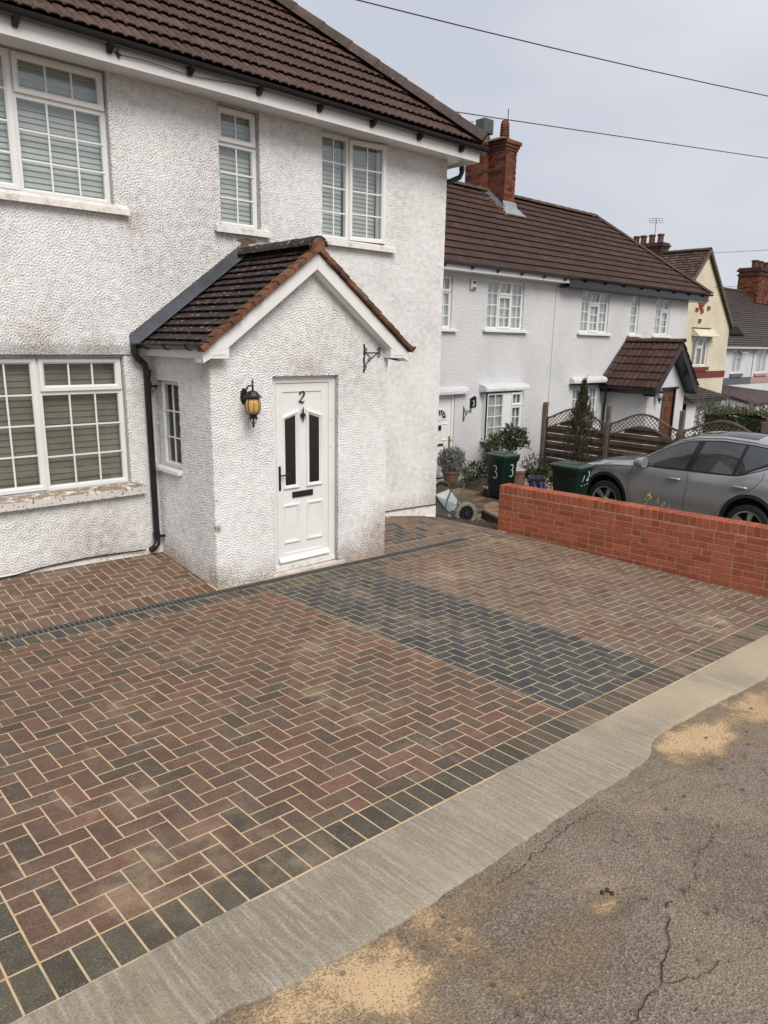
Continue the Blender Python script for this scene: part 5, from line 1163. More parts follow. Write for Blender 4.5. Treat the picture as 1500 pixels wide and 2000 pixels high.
mb = MB(); mb.tint = (.06, .035, .028); mb.hexa([(40.2, 15.0, -.55), (49.5, 15.0, -.55), (49.5, 18, -.5), (40.2, 18, .0), (40.2, 15.0, -.45), (49.5, 15.0, -.45), (43.3, 17.95, .26), (40.2, 17.95, .26)]); mb.build('porch_roof', M['ptile'], TR)
MB().hexa([(40.25, 15.1, -3.5), (49.3, 15.1, -3.5), (49.3, 17.95, -3.5), (40.25, 17.95, -3.5), (40.25, 15.1, -.56), (49.3, 15.1, -.56), (49.3, 17.95, -.5), (40.25, 17.95, -.02)]).build('porch_wall', M['farwall'], TR)
mb = MB(); mb.box((52.9, 20.6, 5.4), (56.8, 22.0, 7.5)); tch = mb.build('chimney', M['oldmortar'], TR)
sk = MB(); brickskin(sk, None, Fr((52.9, 20.6, 0)), 0, 3.9, 5.4, 7.5, OB, bl=.3, bh=.11); brickskin(sk, None, Fr((52.9, 22.0, 0), (0, -1, 0), (-1, 0, 0)), 0, 1.4, 5.4, 7.5, OB, bl=.3, bh=.11); sk.build('chimney_bricks', M['oldbrick'], tch, kind='stuff')
for z, e in ((7.2, .08), (7.5, .12), (7.62, .05)):
    mb = MB(); mb.tint = (.07, .04, .032); mb.box((52.9 - e, 20.6 - e, z), (56.8 + e, 22 + e, z + .12)); mb.build('corbel_course', M['oldbrick'], tch)
for x in (53.4, 54.2, 55.3, 56.2):
    mb = MB(); mb.tint = (.12, .06, .045); mb.lathe([(.25, 0), (.2, .05), (.2, .4), (.25, .42), (.25, .5), (.15, .52)], (x, 21.2, 7.74), 12); mb.build('chimney_pot', M['clay'], tch, 40)

# ------------------------------------------------------------------ new red brick wall
RB = ((0.352, 0.0984, 0.0492), (0.3168, 0.0861, 0.0435), (0.3784, 0.1107, 0.0558), (0.2904, 0.0779, 0.041), (0.3432, 0.105, 0.0541))
TZ = .538
WU, WN = (.045, -1, .018), (-1, -.045, 0)
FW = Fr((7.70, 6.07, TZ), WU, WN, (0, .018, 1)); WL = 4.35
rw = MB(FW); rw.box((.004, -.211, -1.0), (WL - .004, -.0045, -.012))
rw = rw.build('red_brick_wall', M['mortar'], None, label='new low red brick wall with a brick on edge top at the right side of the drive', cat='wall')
def brick_me(l, h, d, nm):
    mb = MB(Fr((0, 0, 0), WU, WN, (0, .018, 1))); mb.box((0, -d, 0), (l, 0, h)); me = mb.mesh(nm, M['brick'])
    bm = bmesh.new(); bm.from_mesh(me); bmesh.ops.bevel(bm, geom=bm.edges[:], offset=.0035, segments=1, affect='EDGES'); bm.to_mesh(me); bm.free(); return me
bs, bh_, bhf, bc = brick_me(.214, .065, .1, 'stretcher'), brick_me(.1015, .065, .1, 'header'), brick_me(.157, .065, .1, 'three_quarter'), brick_me(.0655, .102, .215, 'coping')
u = .001; n_ = 0
while u < WL - .06:
    o = link('coping_brick', bc, rw, loc=FW(u, U(-.0012, .0015), -.102 + U(-.0012, .0012))); o.color = (*jit(random.choice(RB), .10), 1); u += .0752
zz = -.187; k = 0
while zz > -.93:
    u = 0; seq = [bs, bs, bh_, bs, bhf, bs, bs, bh_, bs] if k % 2 == 0 else [bh_, bs, bs, bs, bh_, bs, bhf, bs]; j = (k * 3) % len(seq)
    first = True
    while u < WL - .05:
        me = seq[j % len(seq)]; j += 1
        if first: me = bh_ if k % 2 else bs; first = False
        L = {bs: .214, bh_: .1015, bhf: .157}[me]
        if u + L > WL: break
        o = link('brick', me, rw, loc=FW(u, U(-.0012, .0012), zz + U(-.0008, .0008))); o.color = (*jit(random.choice(RB), .12), 1); u += L + .0105
    zz -= .0753; k += 1
sk = MB(); brickskin(sk, None, Fr((7.911 + .045 * WL, 6.07 - WL, TZ + .018 * WL), (-.045, 1, -.018), (1, .045, 0), (0, .018, 1)), 0, WL, -1.0, -.115, RB, proud=.003); sk.build('brick', M['brick'], rw, kind='stuff')
sk = MB(); brickskin(sk, None, Fr((7.702, 6.066, TZ), (1, .045, 0), (-.045, 1, 0)), 0, .21, -1.0, -.115, RB, proud=.003); sk.build('brick', M['brick'], rw, kind='stuff')

# ------------------------------------------------------------------ foliage helpers
def leafy(mb, fn, n, size, cols, ar=2.0, upright=0.0, fold=.25):
    for i in range(n):
        p = Vector(fn()); a = Vector((U(-1, 1), U(-1, 1), U(-1, 1) + upright * 2)); a = a.normalized() if a.length > .05 else Vector((0, 0, 1))
        b = a.orthogonal().normalized(); b.rotate(Matrix.Rotation(U(0, 6.28), 3, a)); s = size * U(.6, 1.3); c_n = a.cross(b)
        mb.tint = jit(random.choice(cols), .35)
        mb.add([p, p + a * s * .5 + b * s / ar * .5, p + a * s, p + a * s * .5 - b * s / ar * .5 + c_n * s * fold * .3], [(0, 1, 2, 3)])
def ell(c, r, hollow=.35, lump=.25):
    ph = [U(0, 6) for _ in range(6)]
    def f():
        while True:
            v = Vector((U(-1, 1), U(-1, 1), U(-1, 1)))
            if .05 < v.length <= 1: break
        d = v.normalized(); rr = (hollow + (1 - hollow) * v.length) * (1 + lump * sin(3 * d.x + ph[0] + 4 * d.z) * cos(4 * d.y + ph[1]) + lump * .5 * sin(9 * d.z + ph[2] + 7 * d.x))
        return (c[0] + d.x * rr * r[0], c[1] + d.y * rr * r[1], c[2] + d.z * rr * r[2])
    return f
def blades(mb, c, n, L, cols, spread=.5, w=.012, seg=3):
    for i in range(n):
        a = U(0, 6.28); tl = U(.05, spread); l = L * U(.55, 1.1); base = Vector((c[0] + U(-.04, .04), c[1] + U(-.04, .04), c[2]))
        d = Vector((cos(a), sin(a), 0)); s = Vector((-sin(a), cos(a), 0)); mb.tint = jit(random.choice(cols), .3); vs = []
        for k in range(seg + 1):
            t = k / seg; p = base + d * l * tl * t * t * 1.2 + Vector((0, 0, 1)) * l * (t - tl * t * t * .55); ww = w * (1 - t * .85)
            vs += [p - s * ww, p + s * ww]
        mb.add(vs, [(2 * k, 2 * k + 1, 2 * k + 3, 2 * k + 2) for k in range(seg)])
DG = ((.030, .045, .018), (.045, .060, .022), (.022, .034, .015), (.06, .075, .03))
BG = ((.035, .036, .016), (.055, .05, .02), (.025, .03, .014), (.075, .06, .025))
GY = ((.17, .18, .16), (.24, .25, .23), (.11, .12, .10), (.13, .12, .10))
# columnar conifer by the fence
cx, cy = 15.15, 9.58
t = empty('columnar_conifer', (cx, cy, -.78), 'narrow dark evergreen with a thin pointed tip standing against the brown fence', 'tree')
mb = MB(); mb.tube([(cx, cy, -.85), (cx + .01, cy, -.2), (cx - .01, cy, .8), (cx, cy, 1.5)], [.05, .04, .02, .008], 6)
for k in range(26):
    z = U(-.3, 1.3); a = U(0, 6.28); mb.tube([(cx, cy, z), (cx + .16 * cos(a), cy + .16 * sin(a), z + .28)], [.008, .003], 4)
mb.build('trunk', M['bark'], t)
def cone():
    z = R() ** .85; zz = -.62 + 2.18 * z; prof = .33 * min(1, (z / .16) ** .6) * (1 if z < .45 else max(.05, 1 - ((z - .45) / .55) ** 1.15)); a = U(0, 6.28); r = prof * sqrt(U(.1, 1)) * (1 + .28 * sin(5 * a + zz * 6) + .15 * sin(11 * zz))
    return (cx + r * cos(a), cy + r * sin(a), zz)
mb = MB(); leafy(mb, cone, 5200, .085, BG, 4.5, .9); 
for k in range(30): a = U(0, 6.28); z = U(1.2, 1.62); leafy(mb, lambda: (cx + U(0, .09) * cos(a), cy + U(0, .09) * sin(a), z + U(-.05, .06)), 6, .08, BG, 6, 1.2)
mb.build('crown', M['leaf'], t, kind='stuff')
# round headed little tree behind the first bin
cx, cy = 13.35, 10.25
t = empty('small_round_tree', (cx, cy, -.72), 'small round headed bush on a bare stem behind the green bin numbered 3', 'tree')
mb = MB(); mb.tube([(cx, cy, -.75), (cx + .02, cy, -.4), (cx - .03, cy, -.02)], .022, 6)
for k in range(9): a = k * .7; mb.tube([(cx - .03, cy, -.08 + .02 * k), (cx + .24 * cos(a), cy + .24 * sin(a), .22 + .02 * k)], [.012, .004], 5)
mb.build('trunk', M['bark'], t)
mb = MB(); leafy(mb, ell((cx + .05, cy, .29), (.38, .38, .27), .2, .35), 1500, .085, ((.035, .05, .02), (.055, .07, .032), (.09, .10, .06), (.025, .033, .018)), 2.0, 0); mb.build('crown', M['leaf'], t, kind='stuff')
# low conifer clump left of it
cx, cy = 12.75, 10.3
t = empty('small_yellow_green_conifer', (cx, cy, -.72), 'little olive green conifer tucked between the bin and the round headed bush', 'shrub')
mb = MB(); leafy(mb, ell((cx, cy, -.05), (.2, .2, .5), .2, .2), 900, .09, ((.05, .055, .015), (.08, .08, .03), (.035, .04, .012)), 4, .9); mb.build('foliage', M['leaf'], t, kind='stuff')
MB().tube([(cx, cy, -.75), (cx, cy, .2)], [.03, .008], 6).build('stem', M['bark'], t)
# lavender in a pot by the white door
cx, cy = 11.82, 10.72
t = empty('grey_lavender_bush', (cx, cy, -.62), 'round grey leaved bush in a pot beside the white door of number 3', 'plant')
mb = MB(); leafy(mb, ell((cx, cy, -.16), (.30, .30, .30), .2, .15), 1900, .11, GY, 7, .5); mb.build('foliage', M['leaf'], t, kind='stuff')
mb = MB(); mb.lathe([(.14, -.66), (.20, -.42), (.22, -.42), (.22, -.38), (.18, -.38)], (cx, cy, 0), 16); mb.build('plant_pot', M['pot'], t, 40)
# bedding along the wall of number 3
for (x, y, r, h, n, cc, lab) in ((12.75, 10.85, .42, .26, 500, DG, 'low dark green shrub to the left of the green bin, below the hanging bracket'), (13.5, 10.95, .30, .55, 420, ((.06, .07, .05), (.10, .11, .085), (.035, .045, .025)), 'taller grey green shrub directly behind the left side of the green bin'), (14.9, 10.6, .35, .25, 420, DG, 'low green shrub under the wall right of the green bin')):
    z = gz(x, y); t = empty('garden_shrub', (x, y, z), lab, 'shrub', 'shrubs in the bed of number 3')
    mb = MB(); leafy(mb, ell((x, y, z + h * .8), (r, r, h), .25, .4), n, .09, cc, 3, .5); mb.build('foliage', M['leaf'], t, kind='stuff')
    mb = MB()
    for k in range(8): a = k * .8; mb.tube([(x, y, z - .02), (x + r * .6 * cos(a), y + r * .6 * sin(a), z + h * 1.2)], [.008, .003], 4)
    mb.build('stem', M['bark'], t)
for (x, y, h, lab) in ((14.15, 10.3, .42, 'leftmost tuft of long strap leaves in the gravel bed'), (14.6, 10.1, .50, 'middle tuft of long strap leaves in the gravel bed'), (15.15, 10.55, .42, 'tuft of strap leaves at the foot of the first fence post'), (14.25, 9.7, .30, 'short tuft of strap leaves nearest the drive in the gravel bed')):
    z = gz(x, y); mb = MB(); blades(mb, (x, y, z), 70, h, ((.04, .055, .025), (.06, .075, .035), (.09, .10, .05)), .75, .012); o = mb.build('strap_leaf_plant', M['leaf'], None, label=lab, cat='plant', group='strap leaved plants in the gravel bed')
mb = MB()
for (x, y, n) in ((8.55, 6.85, 130), (8.75, 6.98, 120), (8.42, 6.55, 90), (9.5, 7.9, 120), (10.2, 8.3, 140), (10.9, 8.15, 90), (9.0, 6.8, 80), (9.15, 7.2, 40), (10.4, 8.9, 90), (11.3, 9.6, 80)):
    for k in range(max(1, n // 9)): q = (x + U(-.2, .2), y + U(-.17, .17)); blades(mb, (q[0], q[1], gz(*q) - .005), 9, U(.05, .11), ((.07, .075, .025), (.10, .095, .035), (.05, .055, .02), (.15, .12, .06)), .9, .0035, 2)
mb.build('grass', M['leaf'], None, kind='stuff', label='rough grass tufts growing round the slabs between the wheelbarrow and the green bin')
mb = MB()
for i in range(1300):
    x = U(12.3, 15.7); y = U(8.6, 10.3); mb.tint = random.choice(((.30, .25, .2), (.2, .16, .12), (.42, .36, .3), (.12, .09, .07), (.24, .15, .10))); blob(mb, (x, y, gz(x, y) + .006), U(.012, .034), .55, 5)
mb.build('gravel', m_plain('bed_gravel', (1, 1, 1), .9, var=.2), None, kind='stuff', label='loose pale stones and leaf litter covering the bed behind the bins')
# slabs, timber edge and board by the path of number 3
for i, (x, y, a, w_, l_, c) in enumerate(((9.35, 7.55, .10, .75, .55, (1.1, .95, .85)), (9.98, 7.95, .12, .62, .6, (1, .85, .7)), (10.55, 8.35, .1, .6, .6, (.95, .85, .8)), (9.5, 8.3, .1, .6, .6, (.6, .6, .6)), (10.1, 8.85, .1, .6, .6, (.55, .55, .55)), (10.7, 9.3, .08, .6, .6, (.65, .6, .55)), (11.3, 9.9, .08, .6, .6, (.9, .85, .8)))):
    z = gz(x, y) + .02; mb = MB(); mb.tint = c; mb.box((-w_ / 2, -l_ / 2, -.05), (w_ / 2, l_ / 2, 0)); o = mb.build('path_slab', M['slab'], None, loc=(x, y, z), bevel=.008, label=('reddish slab right behind the wheelbarrow wheel', 'reddish slab between the wheelbarrow and the green bin', 'slab in front of the foot of the green bin numbered 3', 'dark weathered slab behind the wheelbarrow handles', 'dark weathered slab left of the green bin', 'third dark slab of the path leading to the white door', 'slab of the path closest to the white door')[i], cat='slab', group='slabs of the garden path'); o.rotation_euler = (0, 0, a)
mb = MB(); mb.box((-.03, -.62, -.12), (.03, .62, .11)); o = mb.build('timber_edging', M['plank'], None, loc=(8.93, 7.0, gz(8.93, 7.0)), label='dark timber board edging the slabs between wheelbarrow and red wall', cat='board'); o.rotation_euler = (0, 0, -.42)
mb = MB(); mb.box((-1.2, -.025, -.1), (1.2, .025, .08)); o = mb.build('timber_edging', M['plank'], None, loc=(11.6, 10.3, gz(11.6, 10.3)), label='brown timber edge of the planting bed left of the green bin', cat='board'); o.rotation_euler = (0, 0, .12)

# ------------------------------------------------------------------ wheelie bins
def bin_(loc, rot, label, W=.48, D=.55, Hh=1.04, dark=1.0):
    root = empty('wheelie_bin', loc, label, 'bin', 'green wheeled bins'); root.rotation_euler = (0, 0, rot)
    w0, d0, w1, d1 = W * .40, D * .36, W * .48, D * .46; zb, zt = .05, Hh - .08
    mb = MB(); mb.add([], [])
    def ring(w_, d_, z, r=.05, oy=0):
        out = []
        for (sx, sy, a0) in ((1, 1, 0), (-1, 1, 90), (-1, -1, 180), (1, -1, 270)):
            for k in range(4): a = radians(a0 + 30 * k); out.append((sx * (w_ - r) + r * cos(a), sy * (d_ - r) + r * sin(a) + oy, z))
        return out
    R_ = [ring(w0 - .02, d0 - .02, zb), ring(w0, d0, zb + .02), ring(w0 * .3 + w1 * .7, d0 * .3 + d1 * .7, zt * .72), ring(w1, d1, zt - .06), ring(w1 + .022, d1 + .022, zt - .055), ring(w1 + .022, d1 + .022, zt - .005), ring(w1 - .01, d1 - .01, zt)]
    vs = [p for r in R_ for p in r]; n = 16; fs = [tuple(range(n))] + [(j * n + i, j * n + (i + 1) % n, (j + 1) * n + (i + 1) % n, (j + 1) * n + i) for j in range(len(R_) - 1) for i in range(n)] + [tuple((len(R_) - 1) * n + i for i in range(n))]
    mb.add(vs, fs); body = mb.mesh('bin_body', M['bin'], 40); b = bpy.data.objects.new('bin_body', body); col.objects.link(b); b.parent = root
    def part(mb, nm, m, sm=40): me = mb.mesh(nm, m, sm); o = bpy.data.objects.new(nm, me); col.objects.link(o); o.parent = root; return o
    L_ = [ring(w1 + .03, d1 + .035, zt - .004, .06), ring(w1 + .035, d1 + .04, zt + .028, .06), ring(w1 + .015, d1 + .02, zt + .042, .06), ring(w1 - .06, d1 - .06, zt + .066, .06), ring(w1 - .075, d1 - .075, zt + .058, .06)]
    mb = MB(); vs = [p for r in L_ for p in r]; fs = [tuple(range(n))] + [(j * n + i, j * n + (i + 1) % n, (j + 1) * n + (i + 1) % n, (j + 1) * n + i) for j in range(len(L_) - 1) for i in range(n)] + [tuple((len(L_) - 1) * n + i for i in range(n))]
    mb.add(vs, fs); part(mb, 'lid', M['binlid'])
    for sx in (-1, 1):
        mb = MB(); mb.prism([(sx * w1 * .15, zt + .060), (sx * w1 * .35, zt + .085), (sx * w1 * .7, zt + .075), (sx * (w1 - .05), zt + .055)], -d1 * .7, d1 * .7, 1); part(mb, 'lid_rib', M['binlid'])
    mb = MB(); mb.tube([(-w1 * .8, d1 + .02, zt - .03), (-w1 * .8, d1 + .09, zt + .005), (w1 * .8, d1 + .09, zt + .005), (w1 * .8, d1 + .02, zt - .03)], .014, 8); part(mb, 'handle', M['bin'])
    mb = MB(); mb.prism([(-w1 - .02, zt - .12), (-w1 - .02, zt - .01), (-w1 - .06, zt - .01), (-w1 - .06, zt - .045)], -d1 * .9, -d1 * .55, 1); mb.prism([(w1 + .02, zt - .12), (w1 + .02, zt - .01), (w1 + .06, zt - .01), (w1 + .06, zt - .045)], -d1 * .9, -d1 * .55, 1); part(mb, 'lifting_comb', M['bin'])
    for sx in (-1, 1):
        mb = MB(); mb.lathe([(.02, -.022), (.085, -.022), (.10, -.015), (.10, .015), (.085, .022), (.02, .022)], (sx * (w0 + .0), d0 + .03, .10), 16, axis=0); part(mb, 'wheel', M['rubber'])
    return root, (w0, d0, w1, d1, zb, zt), part
def three(mb, cu, cz, h, n, th=.002, w_=.045):
    P = [(-.30, .42, .5), (-.05, .50, 1), (.22, .42, 1.1), (.24, .22, 1), (.05, .06, .7), (-.12, .03, .4)]
    stroke(mb, smooth([(cu + u * h * .62, cz + z * h, w_ * h * k) for u, z, k in P]), n, th)
    P = [(-.08, .05, .5), (.20, -.02, 1.1), (.34, -.22, 1), (.20, -.44, 1), (-.10, -.50, 1), (-.34, -.40, .5)]
    stroke(mb, smooth([(cu + u * h * .62, cz + z * h, w_ * h * k) for u, z, k in P]), n, th)
BZ = -.56
rt1, dm, part = bin_((11.62, 9.13, -.73), radians(-4), 'dark green wheelie bin with a 3 painted on two sides, left of the other bin', .46, .54, 1.0)
w0, d0, w1, d1, zb, zt = dm
def faceframe(side):
    if side == 'f': return Fr((0, -d0 - .001, 0), (1, 0, 0), (0, -1, 0), (0, -(d1 - d0) / (zt - zb), 1))
    return Fr((w0 + .001, 0, 0), (0, 1, 0), (1, 0, 0), ((w1 - w0) / (zt - zb), 0, 1))
def faceframeL(): return Fr((-w0 - .001, 0, 0), (0, -1, 0), (-1, 0, 0), (-(w1 - w0) / (zt - zb), 0, 1))
# the face towards the camera on the left is local -x side, right one is local -y side
mb = MB(faceframeL()); three(mb, .02, .60, .26, .012); part(mb, 'painted_number', M['paintmark'], False)
mb = MB(faceframe('f')); three(mb, .02, .64, .25, .012, w_=.04); part(mb, 'painted_number', M['paintmark'], False)
rt2, dm, part = bin_((11.45, 7.36, -.69), radians(3), 'green wheelie bin with a faint painted 12 between the red wall and the car bonnet', .50, .64, 1.0)
w0, d0, w1, d1, zb, zt = dm
mb = MB(faceframe('f'))
stroke(mb, [(-.04, .80, .006), (-.06, .74, .011), (-.10, .68, .008)], .010, .002)
stroke(mb, smooth([(.06, .84, .006), (.10, .86, .012), (.125, .80, .014), (.10, .74, .010), (.05, .695, .010), (.08, .69, .014), (.14, .70, .008)]), .010, .002)
for q in ((-.13, .60, -.07, .61), (-.02, .605, .03, .60), (.07, .61, .13, .63)): stroke(mb, [(q[0], q[1], .003), ((q[0] + q[2]) / 2, q[1] + .005, .007), (q[2], q[3], .003)], .010, .002)
part(mb, 'painted_number', M['paintmark'], False)
# checked planter behind bin 12 and clay pot behind bin 3
x, y = 12.05, 8.55; z = -.68; mb = MB(); mb.lathe([(.16, 0), (.21, .42), (.23, .42), (.23, .46), (.19, .46), (.18, .40)], (x, y, z), 4)
o = mb.build('square_planter', M['bluepot'], None, label='small blue black chequered planter just left of the bin marked 12', cat='planter')
ck = MB()
for k in range(5):
    for j in range(6):
        for fr, s_ in ((Fr((x - .148, y, z), (0, -1, 0), (-1, 0, 0), (-.09, 0, 1)), 0), (Fr((x, y - .148, z), (1, 0, 0), (0, -1, 0), (0, -.09, 1)), 0)):
            if (k + j) % 2: continue
            ck.fr = fr; a = -.105 + j * .035; b_ = .03 + k * .075; ck.tint = (6, 6, 5)
            ck.box((a, -.03, b_), (a + .03, -.028 + .026, b_ + .06))
ck.build('chequer', M['bluepot'], o, kind='stuff')
x, y = 12.95, 9.75; mb = MB(); mb.lathe([(.13, 0), (.18, .34), (.20, .34), (.205, .39), (.17, .39), (.165, .3)], (x, y, -.73), 18); o = mb.build('plant_pot', M['pot'], None, 40, label='round clay plant pot with a pale rim, half hidden behind bin 3', cat='plant pot')
mb = MB(); mb.lathe([(.20, .385), (.208, .40), (.19, .41), (.175, .395)], (x, y, -.73), 18); mb.build('rim', m_plain('pale_rim', (.38, .36, .33), .7), o, 40)

# ------------------------------------------------------------------ wheelbarrow tipped on its nose
wb = empty('wheelbarrow', (8.2, 7.25, -.34), 'grey wheelbarrow with green tube frame tipped up behind the corner of the white house', 'wheelbarrow')
mb = MB()
TR_ = [(7.99, 7.62, -.36), (8.10, 7.74, .10), (8.30, 7.54, .165), (8.40, 7.30, -.125), (8.38, 7.22, -.33), (7.97, 7.16, -.345), (7.96, 7.26, -.125)]
A0, A1, A2, A3 = Vector((8.02, 7.62, .10)), Vector((8.30, 7.54, .17)), Vector((8.41, 7.32, -.13)), Vector((7.97, 7.26, -.125))
B0, B1, B2, B3 = Vector((7.94, 7.66, -.32)), Vector((8.36, 7.60, -.30)), Vector((8.40, 7.22, -.34)), Vector((7.93, 7.15, -.36))
mb.add([A0, A1, A2, A3], [(0, 1, 2, 3)]); mb.add([A0, A3, B3, B0], [(0, 1, 2, 3)]); mb.add([A3, A2, B2, B3], [(0, 1, 2, 3)]); mb.add([A1, A0, B0, B1], [(0, 1, 2, 3)]); mb.add([A2, A1, B1, B2], [(0, 1, 2, 3)])
mb.build('tray', M['galv'], wb, bevel=0)
mb = MB(); rimp = [A0, A1, A2, A3, A0]; mb.tube([p + Vector((0, -.006, .004)) for p in rimp], .010, 6); mb.build('tray_rim', M['tubegreen'], wb, 50)
fr1 = smooth([(7.877, 7.5, 0.182), (7.857, 7.42, 0.278), (7.84, 7.3, 0.371), (7.889, 7.25, 0.365), (7.94, 7.22, 0.3), (7.946, 7.2, 0.223), (7.862, 7.18, 0.118), (7.80, 7.15, 0.015), (7.79, 7.1, -0.046), (7.98, 7.05, -0.188), (8.13, 7.0, -0.283), (8.278, 6.98, -0.335), (8.36, 7.0, -0.303), (8.40, 7.04, -.22)], 4)
mb = MB(); mb.tube(fr1, .0145, 8); mb.build('tube_frame', M['tubegreen'], wb, 50)
fr2 = smooth([(8.362, 7.6, 0.12), (8.374, 7.55, 0.227), (8.424, 7.5, 0.296), (8.501, 7.47, 0.291), (8.532, 7.45, 0.224), (8.491, 7.43, 0.132), (8.38, 7.4, 0.009), (8.33, 7.38, -0.07), (8.33, 7.3, -0.129), (8.40, 7.22, -0.20), (8.42, 7.12, -.27), (8.36, 7.0, -.303)], 4)
mb = MB(); mb.tube(fr2, .0145, 8); mb.build('tube_frame', M['tubegreen'], wb, 50)
wc_ = Vector((8.20, 7.10, -.145)); ax = Vector((-.35, -.93, .05)).normalized(); e1 = ax.cross(Vector((0, 0, 1))).normalized(); e2 = e1.cross(ax).normalized()
WF = Fr(wc_, e1, ax, e2)
mb = MB(WF); mb.lathe([(.128, -.028), (.15, -.040), (.178, -.034), (.19, -.014), (.19, .014), (.178, .034), (.15, .040), (.128, .028), (.128, -.028)], (0, 0, 0), 26, axis=1, cap=False); wh = mb.build('wheel', M['tyregreen'], wb, 50)
mb = MB(WF)
for k in range(26): a = 2 * pi * k / 26; mb.hexa([(cos(a + d) * r, n_, sin(a + d) * r) for n_ in (-.03, .03) for r, d in ((.186, -.05), (.197, -.04), (.197, .04), (.186, .05))])
mb.build('tread', M['tyregreen'], wh, kind='stuff')
mb = MB(WF); mb.lathe([(.001, -.03), (.03, -.03), (.03, .035), (.001, .035)], (0, 0, 0), 12, axis=1)
mb.lathe([(.112, -.02), (.13, -.024), (.13, .024), (.112, .02)], (0, 0, 0), 26, axis=1, cap=False)
for k in range(9): a = 2 * pi * k / 9; c__, s__ = cos(a), sin(a); mb.add([(c__ * .025 - s__ * .007, .012, s__ * .025 + c__ * .007), (c__ * .025 + s__ * .007, .012, s__ * .025 - c__ * .007), (c__ * .115 + s__ * .010, .02, s__ * .115 - c__ * .010), (c__ * .115 - s__ * .010, .02, s__ * .115 + c__ * .010), (c__ * .025 - s__ * .007, -.01, s__ * .025 + c__ * .007), (c__ * .025 + s__ * .007, -.01, s__ * .025 - c__ * .007), (c__ * .115 + s__ * .010, -.01, s__ * .115 - c__ * .010), (c__ * .115 - s__ * .010, -.01, s__ * .115 + c__ * .010)], [(0, 1, 2, 3), (4, 5, 6, 7), (0, 3, 7, 4), (1, 2, 6, 5)])
mb.build('wheel_hub', M['rubber'], wh)
mb = MB(WF); mb.lathe([(.03, -.012), (.114, -.012), (.114, -.008), (.03, -.008), (.03, -.012)], (0, 0, 0), 24, axis=1, cap=False); mb.build('wheel_disc', M['dark'], wh)

# ------------------------------------------------------------------ timber fence between numbers 3 and 4
FX = 16.0; PY = [11.22, 9.36, 7.50, 5.64, 3.78]
fe = empty('garden_fence', (FX, 7, -.9), 'brown slatted timber fence with arched lattice tops between the two front gardens', 'fence')
FF = Fr((FX, 0, 0), (0, -1, 0), (-1, 0, 0))
for i, y in enumerate(PY):
    zt = .98 + .02 * i - (.0 if i else .04); mb = MB(FF); s_ = .05; mb.hexa([(-y - s_, -s_, -1.1), (-y + s_, -s_, -1.1), (-y + s_, s_, -1.1), (-y - s_, s_, -1.1), (-y - s_, -s_, zt), (-y + s_, -s_, zt + .01), (-y + s_, s_, zt), (-y - s_, s_, zt - .01)])
    mb.build('fence_post', M['post'], fe, bevel=.006)
for i in range(4):
    ua, ub = -PY[i] + .05, -PY[i + 1] - .05; b0 = .22 + i * .02
    arch = lambda t: .30 * (sin(pi * t) ** 1.5)
    top = lambda u: b0 + .31 + arch((u - ua) / (ub - ua)); mid = lambda u: b0 + .06 + .85 * arch((u - ua) / (ub - ua))
    for f_, th, nm in ((top, .024, 'top_rail'), (mid, .020, 'arch_rail')):
        mb = MB(FF); P = [(ua + (ub - ua) * k / 16, 0, f_(ua + (ub - ua) * k / 16)) for k in range(17)]
        for p, q in zip(P, P[1:]): mb.hexa([(p[0], -.022, p[2] - th), (q[0], -.022, q[2] - th), (q[0], .022, q[2] - th), (p[0], .022, p[2] - th), (p[0], -.022, p[2] + th), (q[0], -.022, q[2] + th), (q[0], .022, q[2] + th), (p[0], .022, p[2] + th)])
        mb.build(nm, M['post'], fe)
    for sg in (1, -1):
        k = -10
        while k < 30:
            u0 = ua + k * .105; seg = []
            for q in range(60):
                u = u0 + q * .02; z = (b0 - .1 + q * .02) if sg > 0 else (b0 + .75 - q * .02)
                if ua < u < ub and mid(u) < z < top(u): seg.append((u, z))
            if len(seg) > 3:
                a, b_ = seg[0], seg[-1]; mb = MB(FF); n0 = .004 if sg > 0 else -.006; d = .010
                mb.hexa([(a[0] - d, n0 - .005, a[1]), (a[0] + d, n0 - .005, a[1]), (a[0] + d, n0 + .004, a[1]), (a[0] - d, n0 + .004, a[1]), (b_[0] - d, n0 - .005, b_[1]), (b_[0] + d, n0 - .005, b_[1]), (b_[0] + d, n0 + .004, b_[1]), (b_[0] - d, n0 + .004, b_[1])])
                mb.build('lattice_strip', M['post'], fe)
            k += 1
    for sx in (ua + .02, ub - .02): MB(FF).box((sx - .02, -.025, -.95), (sx + .02, .025, top(sx) - .03)).build('panel_stile', M['wood'], fe)
    z = -.93; k = 0
    while z < b0 + .35:
        n0 = .018 if k % 2 else -.018; h = .145 if k % 2 == 0 else .098; u1, u2_ = ua + .04, ub - .04
        pts = [(u1 + (u2_ - u1) * q / 14) for q in range(15)]; pr_ = [(u, min(z + h, mid(u) - .015)) for u in pts if mid(u) - .015 > z + .02]
        if len(pr_) > 2:
            mb = MB(FF); mb.tint = (U(.8, 1.2),) * 3; mb.prism([(pr_[0][0], z)] + [(pr_[-1][0], z)] + list(reversed(pr_)), n0 - .006, n0 + .007, 1); mb.build('slat', M['wood'], fe)
        z += .108; k += 1
# thick gate post and rail further along
mb = MB(); mb.box((17.05, 6.05, -1), (17.17, 6.17, .82)); mb.build('wooden_post', M['post'], None, bevel=.01, label='thick weathered wooden post in front of the hedge at the right edge of the photo', cat='post')
mb = MB(); mb.box((17.08, 3.5, .25), (17.14, 6.04, .31)); mb.build('wooden_rail', M['post'], None, label='thin wooden rail running right from the thick wooden post', cat='rail')
